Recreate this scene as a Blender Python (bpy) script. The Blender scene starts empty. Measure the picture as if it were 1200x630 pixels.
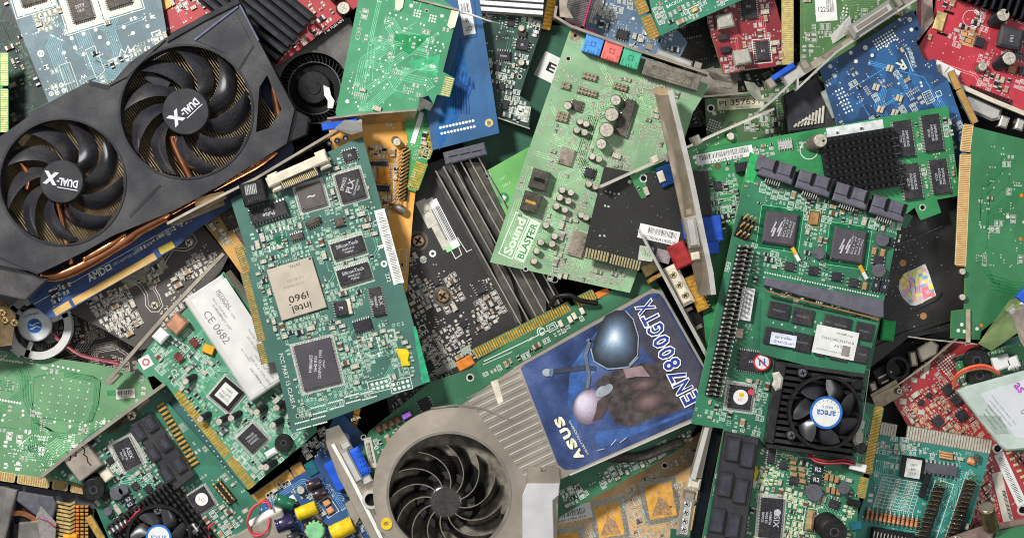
import bpy, math, random
from mathutils import Vector, Matrix, noise as mnoise
random.seed(11)
sc = bpy.context.scene
COL = sc.collection
K = 0.0006            # one layout unit = 0.6 mm
H = 2400.0            # camera height above the pile, in layout units
PI = math.pi

# ------------------------------------------------------------------ materials
def lin(h, k=1.0):
    h = h.lstrip('#')
    out = []
    for i in (0, 2, 4):
        c = int(h[i:i+2], 16) / 255.0
        c = c / 12.92 if c <= 0.04045 else ((c + 0.055) / 1.055) ** 2.4
        out.append(min(1.0, c * k))
    return tuple(out) + (1.0,)

def nd(nt, t, **kw):
    n = nt.nodes.new(t)
    for k, v in kw.items():
        setattr(n, k, v)
    return n

MATS = {}
def mat(name, col='#808080', rough=0.5, metal=0.0, var=0.18, scale=0.12, dust=0.0, bump=0.0, coat=0.0, aniso=None, alpha=None):
    if name in MATS:
        return MATS[name]
    m = bpy.data.materials.new(name); m.use_nodes = True
    nt = m.node_tree; b = nt.nodes['Principled BSDF']
    tc = nd(nt, 'ShaderNodeTexCoord')
    n1 = nd(nt, 'ShaderNodeTexNoise'); n1.inputs['Scale'].default_value = scale; n1.inputs['Detail'].default_value = 6
    if aniso:
        mp = nd(nt, 'ShaderNodeMapping'); mp.inputs['Scale'].default_value = aniso
        nt.links.new(tc.outputs['Object'], mp.inputs['Vector']); nt.links.new(mp.outputs['Vector'], n1.inputs['Vector'])
    else:
        nt.links.new(tc.outputs['Object'], n1.inputs['Vector'])
    c = lin(col) if isinstance(col, str) else col
    dk = tuple(x * (1 - var * 1.6) for x in c[:3]) + (1,)
    lt = tuple(min(1, x * (1 + var * 1.3) + var * 0.015) for x in c[:3]) + (1,)
    mr = nd(nt, 'ShaderNodeMapRange'); mr.inputs['From Min'].default_value = 0.3; mr.inputs['From Max'].default_value = 0.7
    nt.links.new(n1.outputs['Fac'], mr.inputs['Value'])
    mx = nd(nt, 'ShaderNodeMix', data_type='RGBA')
    mx.inputs[6].default_value = dk; mx.inputs[7].default_value = lt
    nt.links.new(mr.outputs['Result'], mx.inputs[0])
    last = mx.outputs[2]
    if dust > 0:
        n2 = nd(nt, 'ShaderNodeTexNoise'); n2.inputs['Scale'].default_value = 0.9; n2.inputs['Detail'].default_value = 8
        n2.inputs['Roughness'].default_value = 0.75
        n3 = nd(nt, 'ShaderNodeTexNoise'); n3.inputs['Scale'].default_value = 0.03; n3.inputs['Detail'].default_value = 4
        for q in (n2, n3): nt.links.new(tc.outputs['Object'], q.inputs['Vector'])
        mul = nd(nt, 'ShaderNodeMath', operation='MULTIPLY_ADD')
        nt.links.new(n3.outputs['Fac'], mul.inputs[0]); mul.inputs[1].default_value = 0.5
        nt.links.new(n2.outputs['Fac'], mul.inputs[2])
        r2 = nd(nt, 'ShaderNodeMapRange'); r2.inputs['From Min'].default_value = 0.74; r2.inputs['From Max'].default_value = 0.98
        r2.inputs['To Max'].default_value = dust
        nt.links.new(mul.outputs[0], r2.inputs['Value'])
        m2 = nd(nt, 'ShaderNodeMix', data_type='RGBA'); m2.inputs[7].default_value = lin('#a89c88')
        nt.links.new(r2.outputs['Result'], m2.inputs[0]); nt.links.new(last, m2.inputs[6])
        last = m2.outputs[2]
    nt.links.new(last, b.inputs['Base Color'])
    rr = nd(nt, 'ShaderNodeMapRange'); rr.inputs['To Min'].default_value = max(0.04, rough - 0.12); rr.inputs['To Max'].default_value = min(1, rough + 0.12)
    nt.links.new(n1.outputs['Fac'], rr.inputs['Value']); nt.links.new(rr.outputs['Result'], b.inputs['Roughness'])
    b.inputs['Metallic'].default_value = metal
    if not metal and not coat: b.inputs['Specular IOR Level'].default_value = .2
    if coat: b.inputs['Coat Weight'].default_value = coat; b.inputs['Coat Roughness'].default_value = 0.2
    if bump:
        n4 = nd(nt, 'ShaderNodeTexNoise'); n4.inputs['Scale'].default_value = 0.6; n4.inputs['Detail'].default_value = 4
        nt.links.new(tc.outputs['Object'], n4.inputs['Vector'])
        bp = nd(nt, 'ShaderNodeBump'); bp.inputs['Strength'].default_value = bump; bp.inputs['Distance'].default_value = 0.0004
        nt.links.new(n4.outputs['Fac'], bp.inputs['Height']); nt.links.new(bp.outputs['Normal'], b.inputs['Normal'])
    elif metal >= .6:
        n4 = nd(nt, 'ShaderNodeTexNoise'); n4.inputs['Scale'].default_value = 0.03; n4.inputs['Detail'].default_value = 2
        nt.links.new(tc.outputs['Object'], n4.inputs['Vector'])
        bp = nd(nt, 'ShaderNodeBump'); bp.inputs['Strength'].default_value = .3; bp.inputs['Distance'].default_value = 0.004
        nt.links.new(n4.outputs['Fac'], bp.inputs['Height']); nt.links.new(bp.outputs['Normal'], b.inputs['Normal'])
    if alpha is not None: b.inputs['Alpha'].default_value = alpha
    MATS[name] = m
    return m

def pcb(name, col='#2a7a4a', col2=None, dust=0.25, contrast=0.5, vs=0.028):
    """solder mask with copper pours showing through as lighter patches"""
    key = 'solder_mask_' + name
    if key in MATS: return MATS[key]
    m = bpy.data.materials.new(key); m.use_nodes = True
    nt = m.node_tree; b = nt.nodes['Principled BSDF']
    tc = nd(nt, 'ShaderNodeTexCoord')
    def gr(q):
        L = .3*q[0]+.6*q[1]+.1*q[2]; return tuple(max(0, (L+(v-L)*.95))*.76 for v in q[:3])+(1,)
    c = gr(lin(col))
    c2 = gr(lin(col2)) if col2 else tuple(min(1, x * 1.35 + 0.012) for x in c[:3]) + (1,)
    vo = nd(nt, 'ShaderNodeTexVoronoi', distance='CHEBYCHEV'); vo.inputs['Scale'].default_value = vs
    vo.inputs['Randomness'].default_value = 0.9
    v2 = nd(nt, 'ShaderNodeTexVoronoi', distance='MANHATTAN'); v2.inputs['Scale'].default_value = vs * 2.3
    n0 = nd(nt, 'ShaderNodeTexNoise'); n0.inputs['Scale'].default_value = 0.018; n0.inputs['Detail'].default_value = 5
    n1 = nd(nt, 'ShaderNodeTexNoise'); n1.inputs['Scale'].default_value = 0.5; n1.inputs['Detail'].default_value = 6
    for q in (vo, v2, n0, n1): nt.links.new(tc.outputs['Object'], q.inputs['Vector'])
    s1 = nd(nt, 'ShaderNodeSeparateColor'); nt.links.new(vo.outputs['Color'], s1.inputs[0])
    s2 = nd(nt, 'ShaderNodeSeparateColor'); nt.links.new(v2.outputs['Color'], s2.inputs[0])
    a1 = nd(nt, 'ShaderNodeMath', operation='MULTIPLY_ADD'); nt.links.new(s1.outputs[0], a1.inputs[0]); a1.inputs[1].default_value = 0.6
    a2 = nd(nt, 'ShaderNodeMath', operation='MULTIPLY'); nt.links.new(s2.outputs[1], a2.inputs[0]); a2.inputs[1].default_value = 0.4
    nt.links.new(a2.outputs[0], a1.inputs[2])
    mr = nd(nt, 'ShaderNodeMapRange'); mr.inputs['From Min'].default_value = 0.35; mr.inputs['From Max'].default_value = 0.65
    mr.inputs['To Max'].default_value = contrast
    nt.links.new(a1.outputs[0], mr.inputs['Value'])
    mx = nd(nt, 'ShaderNodeMix', data_type='RGBA'); mx.inputs[6].default_value = c; mx.inputs[7].default_value = c2
    nt.links.new(mr.outputs['Result'], mx.inputs[0])
    # broad and fine brightness variation
    ad = nd(nt, 'ShaderNodeMath', operation='MULTIPLY_ADD'); nt.links.new(n0.outputs['Fac'], ad.inputs[0]); ad.inputs[1].default_value = 0.9
    a3 = nd(nt, 'ShaderNodeMath', operation='MULTIPLY'); nt.links.new(n1.outputs['Fac'], a3.inputs[0]); a3.inputs[1].default_value = 0.35
    nt.links.new(a3.outputs[0], ad.inputs[2])
    br = nd(nt, 'ShaderNodeMapRange'); br.inputs['From Min'].default_value = 0.35; br.inputs['From Max'].default_value = 0.9
    br.inputs['To Min'].default_value = 0.72; br.inputs['To Max'].default_value = 1.28
    nt.links.new(ad.outputs[0], br.inputs['Value'])
    mb = nd(nt, 'ShaderNodeVectorMath', operation='SCALE'); nt.links.new(mx.outputs[2], mb.inputs[0]); nt.links.new(br.outputs['Result'], mb.inputs['Scale'])
    # dust
    n2 = nd(nt, 'ShaderNodeTexNoise'); n2.inputs['Scale'].default_value = 1.1; n2.inputs['Detail'].default_value = 8; n2.inputs['Roughness'].default_value = 0.7
    nt.links.new(tc.outputs['Object'], n2.inputs['Vector'])
    r2 = nd(nt, 'ShaderNodeMapRange'); r2.inputs['From Min'].default_value = 0.52; r2.inputs['From Max'].default_value = 0.8; r2.inputs['To Max'].default_value = dust
    nt.links.new(n2.outputs['Fac'], r2.inputs['Value'])
    m2 = nd(nt, 'ShaderNodeMix', data_type='RGBA'); m2.inputs[7].default_value = lin('#b5b09c')
    nt.links.new(r2.outputs['Result'], m2.inputs[0]); nt.links.new(mb.outputs[0], m2.inputs[6])
    nt.links.new(m2.outputs[2], b.inputs['Base Color'])
    rr = nd(nt, 'ShaderNodeMapRange'); rr.inputs['To Min'].default_value = 0.3; rr.inputs['To Max'].default_value = 0.62
    nt.links.new(n0.outputs['Fac'], rr.inputs['Value']); nt.links.new(rr.outputs['Result'], b.inputs['Roughness'])
    bp = nd(nt, 'ShaderNodeBump'); bp.inputs['Strength'].default_value = 0.25; bp.inputs['Distance'].default_value = 0.0002
    nt.links.new(a1.outputs[0], bp.inputs['Height']); nt.links.new(bp.outputs['Normal'], b.inputs['Normal'])
    MATS[key] = m
    return m

SILV = mat('tinned_solder', '#bfc0b8', 0.35, 0.4, 0.3, 0.8)
GOLD = mat('gold_plating', '#dca63c', 0.36, 0.72, 0.22, 0.2)
GOLDD = mat('dull_gold', '#b98c3e', 0.5, 0.45, 0.25, 0.2, dust=0.3)
GOLDP = mat('pale_gold', '#d9c183', 0.42, 0.55, 0.2, 0.2)
BEIGEF = mat('tin_grey_fingers', '#b9b1a2', 0.5, 0.3, 0.15, 0.2)
SILK = mat('silkscreen_white', '#cfd4ca', 0.6, 0, 0.12, 0.7)
SILKD = mat('silkscreen_dusty', '#a9b5a5', 0.7, 0, 0.2, 0.5)
FR4 = mat('board_edge', '#8f9a62', 0.7, 0, 0.2)
FR4D = mat('board_edge_dark', '#3c4232', 0.7, 0, 0.2)
BLK = mat('chip_plastic', '#2b2a30', 0.45, 0, 0.2, 0.25, dust=0.18)
BLKB = mat('chip_plastic_brown', '#4a443f', 0.55, 0, 0.25, 0.3, dust=0.5)
BLKG = mat('connector_plastic', '#55555e', 0.5, 0, 0.15, 0.2, dust=0.15)
DARK = mat('dark_plastic', '#141416', 0.45, 0, 0.3, 0.2, dust=0.06)
PITCH = mat('deep_black_plastic', '#060607', 0.6, 0, 0.2)
MARK = mat('chip_marking', '#b9b9bd', 0.6, 0, 0.2, 0.8)
PAPER = mat('label_paper', '#d9d9d5', 0.55, 0, 0.06, 0.1, dust=0.08)
PAPERD = mat('label_paper_dirty', '#bdb9ac', 0.6, 0, 0.15, 0.1, dust=0.3)
INK = mat('label_ink', '#1f1f22', 0.6, 0, 0.3, 1.0)
INKG = mat('label_ink_grey', '#77777a', 0.6, 0, 0.3, 1.0)
STEEL = mat('bracket_steel', '#bdb3a3', 0.28, 0.8, 0.1, 0.03, dust=0.05)
STEELB = mat('bright_steel', '#e2dfd8', 0.2, 0.75, 0.06, 0.03, dust=0.02)
STEELD = mat('dull_steel', '#a09688', 0.36, 0.7, 0.15, 0.03, dust=0.06)
CREAM = mat('cream_plastic', '#cfc6b3', 0.5, 0, 0.12, 0.1, dust=0.2)
WHITEP = mat('white_plastic', '#dcdcd8', 0.45, 0, 0.08, 0.1, dust=0.1)
TAN = mat('ceramic_tan', '#a5805a', 0.45, 0, 0.25, 0.8)
TANL = mat('ceramic_light', '#c0b49a', 0.45, 0, 0.2, 0.8)
BROWN = mat('ceramic_brown', '#6b4632', 0.45, 0, 0.25, 0.8)
RESB = mat('resistor_black', '#222226', 0.4, 0, 0.2, 0.8)
COPPER = mat('copper', '#d08a62', 0.22, 0.95, 0.15, 0.05, dust=0.05)
ALUT = mat('capacitor_top', '#cfc6b6', 0.35, 0.5, 0.15, 0.3, dust=.4)
CAPB = mat('capacitor_sleeve', '#5c574e', 0.45, 0.2, 0.25, 0.3, dust=0.4)
CAPK = mat('capacitor_sleeve_black', '#1d1e22', 0.35, 0, 0.2, 0.3, coat=0.3)
HOLE = mat('hole_dark', '#08090a', 0.8, 0, 0)
RED = mat('red_print', '#c22733', 0.5, 0, 0.1)
BLUEP = mat('blue_connector', '#1f56c4', 0.4, 0, 0.12, 0.1, dust=0.06)
BLUED = mat('blue_connector_dark', '#1c3f74', 0.45, 0, 0.15, 0.1)
YEL = mat('yellow_sleeve', '#e3c01f', 0.4, 0, 0.15, 0.1, dust=0.1)
ORG = mat('orange_lacquer', '#c9762c', 0.5, 0, 0.15)

# ------------------------------------------------------------------ mesh builder
def sarea(p):
    return 0.5 * sum(p[i][0]*p[(i+1) % len(p)][1] - p[(i+1) % len(p)][0]*p[i][1] for i in range(len(p)))

def inpoly(x, y, poly):
    c = False; n = len(poly); j = n - 1
    for i in range(n):
        xi, yi = poly[i]; xj, yj = poly[j]
        if (yi > y) != (yj > y) and x < (xj - xi) * (y - yi) / (yj - yi + 1e-12) + xi: c = not c
        j = i
    return c

GLY = {}
def glyphs(s, bold=0.0):
    k = (s, bold)
    if k in GLY: return GLY[k]
    cu = bpy.data.curves.new('t', 'FONT'); cu.body = s; cu.size = 1; cu.resolution_u = 2; cu.offset = bold
    ob = bpy.data.objects.new('t', cu); COL.objects.link(ob)
    dg = bpy.context.evaluated_depsgraph_get()
    me = ob.evaluated_get(dg).to_mesh()
    vs = [(v.co.x, v.co.y) for v in me.vertices]; fs = [tuple(p.vertices) for p in me.polygons]
    bpy.data.objects.remove(ob); bpy.data.curves.remove(cu)
    if vs:
        x0 = min(v[0] for v in vs); x1 = max(v[0] for v in vs); y0 = min(v[1] for v in vs); y1 = max(v[1] for v in vs)
    else: x0 = y0 = 0; x1 = y1 = 1
    GLY[k] = (vs, fs, x0, x1, y0, y1)
    return GLY[k]

class MB:
    def __init__(s): s.v = []; s.f = []; s.m = []; s.sm = []; s.mats = []
    def mi(s, m):
        if m not in s.mats: s.mats.append(m)
        return s.mats.index(m)
    def face(s, pts, m, sm=False):
        b = len(s.v); s.v += [tuple(p) for p in pts]; s.f.append(tuple(range(b, b + len(pts)))); s.m.append(s.mi(m)); s.sm.append(sm)
    def fidx(s, idx, m, sm=False): s.f.append(tuple(idx)); s.m.append(s.mi(m)); s.sm.append(sm)
    def flat(s, p, z, m):
        if sarea(p) < 0: p = p[::-1]
        s.face([(x, y, z) for x, y in p], m)
    def prism(s, p, z0, z1, m, side=None, ch=0):
        if sarea(p) < 0: p = p[::-1]
        side = side or m; n = len(p)
        top = p; zt = z1
        if ch:
            cx = sum(q[0] for q in p)/n; cy = sum(q[1] for q in p)/n
            top = []
            for i in range(n):
                a = Vector(p[i-1]); b_ = Vector(p[i]); c = Vector(p[(i+1) % n])
                d1 = (b_-a).normalized(); d2 = (c-b_).normalized()
                n1 = Vector((-d1.y, d1.x)); n2 = Vector((-d2.y, d2.x))
                nn = n1+n2; l = max(nn.length_squared, 0.3)
                q = b_ + nn * (2*ch/l); top.append((q.x, q.y))
            zt = z1 - ch * 0.8
        b = len(s.v)
        s.v += [(x, y, z0) for x, y in p] + [(x, y, zt) for x, y in p]
        for i in range(n): s.fidx((b+i, b+(i+1) % n, b+n+(i+1) % n, b+n+i), side)
        if ch:
            b2 = len(s.v); s.v += [(x, y, z1) for x, y in top]
            for i in range(n): s.fidx((b+n+i, b+n+(i+1) % n, b2+(i+1) % n, b2+i), side)
            s.fidx(range(b2, b2+n), m)
        else: s.fidx(range(b+n, b+2*n), m)
        s.fidx(range(b+n-1, b-1, -1), side)
    def box(s, cx, cy, w, h, r, z0, z1, m, side=None, ch=0):
        s.prism(rect(cx, cy, w, h, r), z0, z1, m, side, ch)
    def quad(s, cx, cy, w, h, r, z, m): s.flat(rect(cx, cy, w, h, r), z, m)
    def cyl(s, cx, cy, r, z0, z1, m, seg=16, top=None, ch=0, r1=None):
        r1 = r if r1 is None else r1; b = len(s.v)
        rings = [(r, z0), (r1, z1 - ch)] + ([(r1 - ch, z1)] if ch else [])
        for rr, z in rings:
            for i in range(seg):
                a = 2*PI*i/seg; s.v.append((cx+rr*math.cos(a), cy+rr*math.sin(a), z))
        for k in range(len(rings)-1):
            for i in range(seg):
                j = (i+1) % seg; s.fidx((b+k*seg+i, b+k*seg+j, b+(k+1)*seg+j, b+(k+1)*seg+i), m, True)
        s.fidx(range(b+(len(rings)-1)*seg, b+len(rings)*seg), top or m)
    def disc(s, cx, cy, r, z, m, seg=8, rot=0, ry=None):
        ry = r if ry is None else ry; c, q = math.cos(rot), math.sin(rot)
        s.face([(cx + r*math.cos(2*PI*i/seg)*c - ry*math.sin(2*PI*i/seg)*q, cy + r*math.cos(2*PI*i/seg)*q + ry*math.sin(2*PI*i/seg)*c, z) for i in range(seg)], m)
    def ring(s, cx, cy, r0, r1, z, m, seg=24, z1=None, a0=0, a1=2*PI):
        """annulus; with z1 a solid ring z..z1"""
        full = abs(a1-a0-2*PI) < 1e-6; n = seg if full else seg+1
        P = [(math.cos(a0+(a1-a0)*i/seg), math.sin(a0+(a1-a0)*i/seg)) for i in range(n)]
        b = len(s.v); zt = z if z1 is None else z1
        s.v += [(cx+r0*x, cy+r0*y, zt) for x, y in P] + [(cx+r1*x, cy+r1*y, zt) for x, y in P]
        if z1 is not None: s.v += [(cx+r0*x, cy+r0*y, z) for x, y in P] + [(cx+r1*x, cy+r1*y, z) for x, y in P]
        for i in range(seg):
            j = (i+1) % n
            s.fidx((b+i, b+n+i, b+n+j, b+j), m)
            if z1 is not None:
                s.fidx((b+n+i, b+3*n+i, b+3*n+j, b+n+j), m, True); s.fidx((b+i, b+j, b+2*n+j, b+2*n+i), m, True)
    def line(s, pts, w, z, m, closed=False):
        n = len(pts)
        off = []
        for i in range(n):
            p = Vector(pts[i])
            a = Vector(pts[i-1]) if (i > 0 or closed) else None
            c = Vector(pts[(i+1) % n]) if (i < n-1 or closed) else None
            d1 = (p-a).normalized() if a is not None else (c-p).normalized()
            d2 = (c-p).normalized() if c is not None else d1
            n1 = Vector((-d1.y, d1.x)); n2 = Vector((-d2.y, d2.x)); nn = n1+n2; l = max(nn.length_squared, 0.6)
            off.append(nn * (w/l))
        for i in range(n if closed else n-1):
            j = (i+1) % n; p = Vector(pts[i]); q = Vector(pts[j])
            s.face([(*(p-off[i]), z), (*(q-off[j]), z), (*(q+off[j]), z), (*(p+off[i]), z)], m)
    def tube(s, pts, r, m, seg=8, caps=True):
        P = [Vector(p) for p in pts]; n = len(P); b = len(s.v)
        up = Vector((0.13, 0.21, 1)).normalized()
        for i in range(n):
            d = (P[min(i+1, n-1)] - P[max(i-1, 0)]).normalized()
            x = d.cross(up)
            if x.length < 1e-3: x = d.cross(Vector((1, 0, 0)))
            x.normalize(); y = d.cross(x)
            rr = r[i] if isinstance(r, (list, tuple)) else r
            for k in range(seg):
                a = 2*PI*k/seg; s.v.append(tuple(P[i] + x*rr*math.cos(a) + y*rr*math.sin(a)))
        for i in range(n-1):
            for k in range(seg):
                j = (k+1) % seg; s.fidx((b+i*seg+k, b+i*seg+j, b+(i+1)*seg+j, b+(i+1)*seg+k), m, True)
        if caps:
            s.fidx(range(b, b+seg), m); s.fidx(range(b+(n-1)*seg, b+n*seg), m)
    def text(s, t, cx, cy, h, rot, z, m, w=None, bold=0.0):
        vs, fs, x0, x1, y0, y1 = glyphs(t, bold)
        if not vs: return
        sy = h/(y1-y0+1e-9); sx = (w/(x1-x0)) if w else sy
        c, q = math.cos(rot), math.sin(rot); b = len(s.v)
        for x, y in vs:
            X = (x-(x0+x1)/2)*sx; Y = (y-(y0+y1)/2)*sy
            s.v.append((cx+X*c-Y*q, cy+X*q+Y*c, z))
        for f in fs: s.fidx([b+i for i in f], m)
    def mesh(s, name):
        me = bpy.data.meshes.new(name); me.from_pydata(s.v, [], s.f)
        for m in s.mats: me.materials.append(m)
        me.polygons.foreach_set('material_index', s.m); me.polygons.foreach_set('use_smooth', s.sm)
        me.update(); return me

def rect(cx, cy, w, h, r):
    c, s = math.cos(r), math.sin(r)
    return [(cx+x*c-y*s, cy+x*s+y*c) for x, y in ((-w/2, -h/2), (w/2, -h/2), (w/2, h/2), (-w/2, h/2))]

SHARED = {}
def shared(key, fn):
    if key not in SHARED: SHARED[key] = fn()
    return SHARED[key]

def smd_mesh(kind, w, h, body, z):
    def f():
        b = MB(); e = w*0.27
        b.box(0, 0, w-2*e, h, 0, 0.2, z, body, ch=0.3)
        for q in (-1, 1): b.box(q*(w/2-e/2), 0, e, h*1.02, 0, 0.15, z+0.1, SILV, ch=0.25)
        return b.mesh(kind)
    return shared((kind, w, h, body.name), f)

CARDS = []
GROUP = 'circuit cards heaped in the pile'
class Card:
    def __init__(s, name, label, cat, c, z, a, tilt=(0, 0), group=GROUP):
        s.a = a
        gx, gy = tilt                       # rise per unit along +x and along image-down
        n = Vector((-gx, gy, 1)).normalized()
        ar = math.radians(a)
        d = Vector((math.cos(ar), -math.sin(ar), 0))
        u = (d - n*d.dot(n)).normalized(); v = n.cross(u)
        s.f = (H-z)/H
        s.C = Vector(((c[0]-600)*s.f, (315-c[1])*s.f, z)); s.u, s.v, s.n = u, v, n
        o = bpy.data.objects.new(name, None); COL.objects.link(o); o.empty_display_size = 0.02
        M = Matrix((u, v, n)).transposed().to_4x4()
        o.matrix_world = Matrix.Translation(s.C*K) @ M @ Matrix.Scale(K*s.f, 4)
        o['label'] = label; o['category'] = cat
        if group: o['group'] = group
        s.root = o; s.occ = []; s.poly = None; s.bmb = None; s.rng = random.Random(hash_(label)); s.nsmd = 0
        CARDS.append(s)
    def P(s, x, y, h=0):
        cam = Vector((0, 0, H)); d = Vector((x-600, 315-y, -H))
        c0 = s.C + s.n*(h*s.f)
        t = (c0-cam).dot(s.n)/d.dot(s.n); p = cam+d*t-s.C
        return (p.dot(s.u)/s.f, p.dot(s.v)/s.f)
    def R(s, ang=None): return 0.0 if ang is None else -math.radians(ang-s.a)
    def PP(s, pts, h=0): return [s.P(x, y, h) for x, y in pts]
    def part(s, name, mb, parent=None, label=None, kind=None):
        me = mb.mesh(name) if isinstance(mb, MB) else mb
        o = bpy.data.objects.new(name, me); COL.objects.link(o); o.parent = parent or s.root
        if label: o['label'] = label
        if kind: o['kind'] = kind
        return o
    def ln(s, dx, dy):
        a = s.P(600, 300); b = s.P(600+dx, 300+dy); return (b[0]-a[0], b[1]-a[1])
    def block(s, x, y, w, h, pad=1):
        cx, cy = s.P(x, y); s.occ.append((cx, cy, w/2+pad, h/2+pad))
    def blocka(s, x, y, w, h, ang, pad=1):
        r = s.R(ang); c, q = math.cos(r), math.sin(r)
        if abs(c*q) < .12: s.block(x, y, w*abs(c)+h*abs(q), w*abs(q)+h*abs(c), pad); return
        cx, cy = s.P(x, y); L, T = max(w, h), min(w, h)
        if h > w: c, q = -q, c
        k = max(1, int(L/T*1.6)); m = T*.5*(abs(c)+abs(q))*.92
        for i in range(k):
            o = ((i+.5)/k-.5)*(L-T*.6) if k > 1 else 0
            s.occ.append((cx+o*c, cy+o*q, m+pad, m+pad))
    # --- board
    def board(s, pts, m, thick=3, edge=None, hole=()):
        s.poly = s.PP(pts); s.bm = m; s.bmb = MB()
        s.bmb.prism(s.poly, -thick, 0, m, edge or FR4)
        for x, y, r in hole:
            cx, cy = s.P(x, y); s.bmb.ring(cx, cy, r, r*1.6, 0.22, SILV, 14); s.bmb.disc(cx, cy, r, 0.24, HOLE, 12); s.block(x, y, r*3, r*3)
    def pline(s, pts, w=0.8, m=None, closed=False, z=0.3): s.bmb.line(s.PP(pts), w, z, m or SILK, closed)
    def ppoly(s, pts, m, z=0.12): s.bmb.flat(s.PP(pts), z, m)
    def prect(s, x, y, w, h, ang=None, m=None, lw=0.8, z=0.3):
        cx, cy = s.P(x, y); s.bmb.line(rect(cx, cy, w, h, s.R(ang)), lw, z, m or SILK, True)
    def pquad(s, x, y, w, h, ang=None, m=None, z=0.2):
        cx, cy = s.P(x, y); s.bmb.quad(cx, cy, w, h, s.R(ang), z, m or SILK)
    def ptext(s, t, x, y, h, ang=None, m=None, w=None, bold=0.0, z=0.35):
        cx, cy = s.P(x, y); s.bmb.text(t, cx, cy, h, s.R(ang), z, m or SILK, w, bold); s.blocka(x, y, w or h*len(t)*.75, h+1, ang if ang is not None else s.a, .5)
    def pads(s, x, y, nx, ny, px, py, ang=None, r=1.1, m=None, jit=0):
        cx, cy = s.P(x, y); R = s.R(ang); c, q = math.cos(R), math.sin(R)
        s.blocka(x, y, (nx-1)*px+2*r, (ny-1)*py+2*r, ang if ang is not None else s.a, .6)
        for i in range(nx):
            for j in range(ny):
                X = (i-(nx-1)/2)*px; Y = (j-(ny-1)/2)*py
                s.bmb.disc(cx+X*c-Y*q, cy+X*q+Y*c, r, 0.26, m or SILV, 7)
    # --- scattered print and small parts
    def fill(s, n=120, smd=0.4, traces=30, vias=60, tm=None, clusters=6, spread=45, silk=None, region=None, bodies=None, padm=None, maxstep=4, ics=0):
        g = s.rng; poly = s.PP(region) if region else s.poly
        xs = [p[0] for p in poly]; ys = [p[1] for p in poly]
        x0, x1, y0, y1 = max(min(xs), -420), min(max(xs), 420), max(min(ys), -420), min(max(ys), 420)
        def ins(x, y, mg=2.5): return all(inpoly(x+a, y+b, poly) for a, b in ((mg, mg), (-mg, mg), (mg, -mg), (-mg, -mg)))
        silk = silk or SILKD; padm = padm or SILV
        mask = s.bm
        if tm:
            for _ in range(traces):
                x, y = g.uniform(x0, x1), g.uniform(y0, y1)
                k = g.choice((1, 1, 2, 3, 4, 6, 8)); pitch = g.uniform(1.9, 2.8)
                d = g.choice((0, 2, 4, 6)); pts = [(x, y)]
                for _s in range(g.randint(2, maxstep+1)):
                    L = g.uniform(8, 55); an = d*PI/4
                    x += L*math.cos(an); y += L*math.sin(an); pts.append((x, y)); d = (d+g.choice((-1, 1))) % 8
                if not all(ins(*p) for p in pts): continue
                for q in range(k):
                    of = (q-(k-1)/2)*pitch; pl = []
                    for i in range(len(pts)):
                        p = Vector(pts[i]); a = Vector(pts[max(i-1, 0)]); c = Vector(pts[min(i+1, len(pts)-1)])
                        d1 = (p-a).normalized() if i else (c-p).normalized(); d2 = (c-p).normalized() if i < len(pts)-1 else d1
                        nn = Vector((-d1.y-d2.y, d1.x+d2.x)); nn = nn*(2*of/max(nn.length_squared, .6)); pl.append((p.x+nn.x*1.0, p.y+nn.y*1.0))
                    if all(ins(*p) for p in pl):
                        s.bmb.line(pl, 0.75, 0.1, tm)
                        for e in (pl[0], pl[-1]):
                            s.bmb.disc(e[0], e[1], 1.15, 0.2, padm if g.random() < .6 else tm, 6)
        for _ in range(vias):
            x, y = g.uniform(x0, x1), g.uniform(y0, y1)
            if ins(x, y):
                k = g.choice((1, 1, 1, 2, 3)); dx = g.choice((0, 3.2))
                for q in range(k):
                    if ins(x+q*dx, y+q*(3.2-dx)):
                        s.bmb.disc(x+q*dx, y+q*(3.2-dx), g.uniform(0.7, 1.15), 0.24, padm, 6)
        n = int(n*DENS*(1.15 if region else 1))
        if not hasattr(s, 'cellocc'): s.cellocc = set()
        occ = s.cellocc
        def cells(cx, cy, w, h):
            return [(i, j) for i in range(int((cx-w/2)//1.5), int((cx+w/2)//1.5)+1) for j in range(int((cy-h/2)//1.5), int((cy+h/2)//1.5)+1)]
        bodies = bodies or (TAN, TANL, RESB, RESB, BROWN, TANL)
        cnt = {}; made = 0; tries = 0
        ox, oy = g.uniform(0, 500), g.uniform(0, 500)
        area = max(200.0, abs(sarea(poly))); thr = -.28 if region else .05
        big = ((10.0, 5.4), (7.6, 4.4)); mid = ((6.0, 3.4), (7.0, 4.0)); small = ((4.6, 2.7), (3.8, 2.4), (4.6, 2.7))
        NT = int(min(n*16, area*2.4+400))
        while made < n and tries < NT:
            tries += 1
            x = round(g.uniform(x0, x1)/1.1)*1.1; y = round(g.uniform(y0, y1)/1.1)*1.1
            if mnoise.noise(Vector((x*.03+ox, y*.03+oy, 0))) < thr: continue
            ph = tries/NT; t = g.random()
            rot = 0 if (mnoise.noise(Vector((x*.02+oy, y*.02, 3))) + g.uniform(-.25, .25)) > 0 else PI/2
            if ics and ph < .3 and t > 1-ics*2.5: w, h, kind = g.choice(((11, 9, 'ic'), (8, 8, 'ic'), (15, 9, 'ic')))
            elif ph < .12: (w, h), kind = g.choice(big), 's'
            elif ph < .42:
                (w, h), kind = g.choice(mid), 's'
                if t > .88: w, h, kind = g.uniform(8, 18), 5, 'row'
                elif t > .78: w, h, kind = g.uniform(7, 14), 3, 'tx'
            else:
                (w, h), kind = g.choice(small), 's'
                if t > .9: w, h, kind = g.uniform(5, 9), 2.6, 'tx'
            W, Hh = (w, h) if rot == 0 else (h, w)
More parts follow.
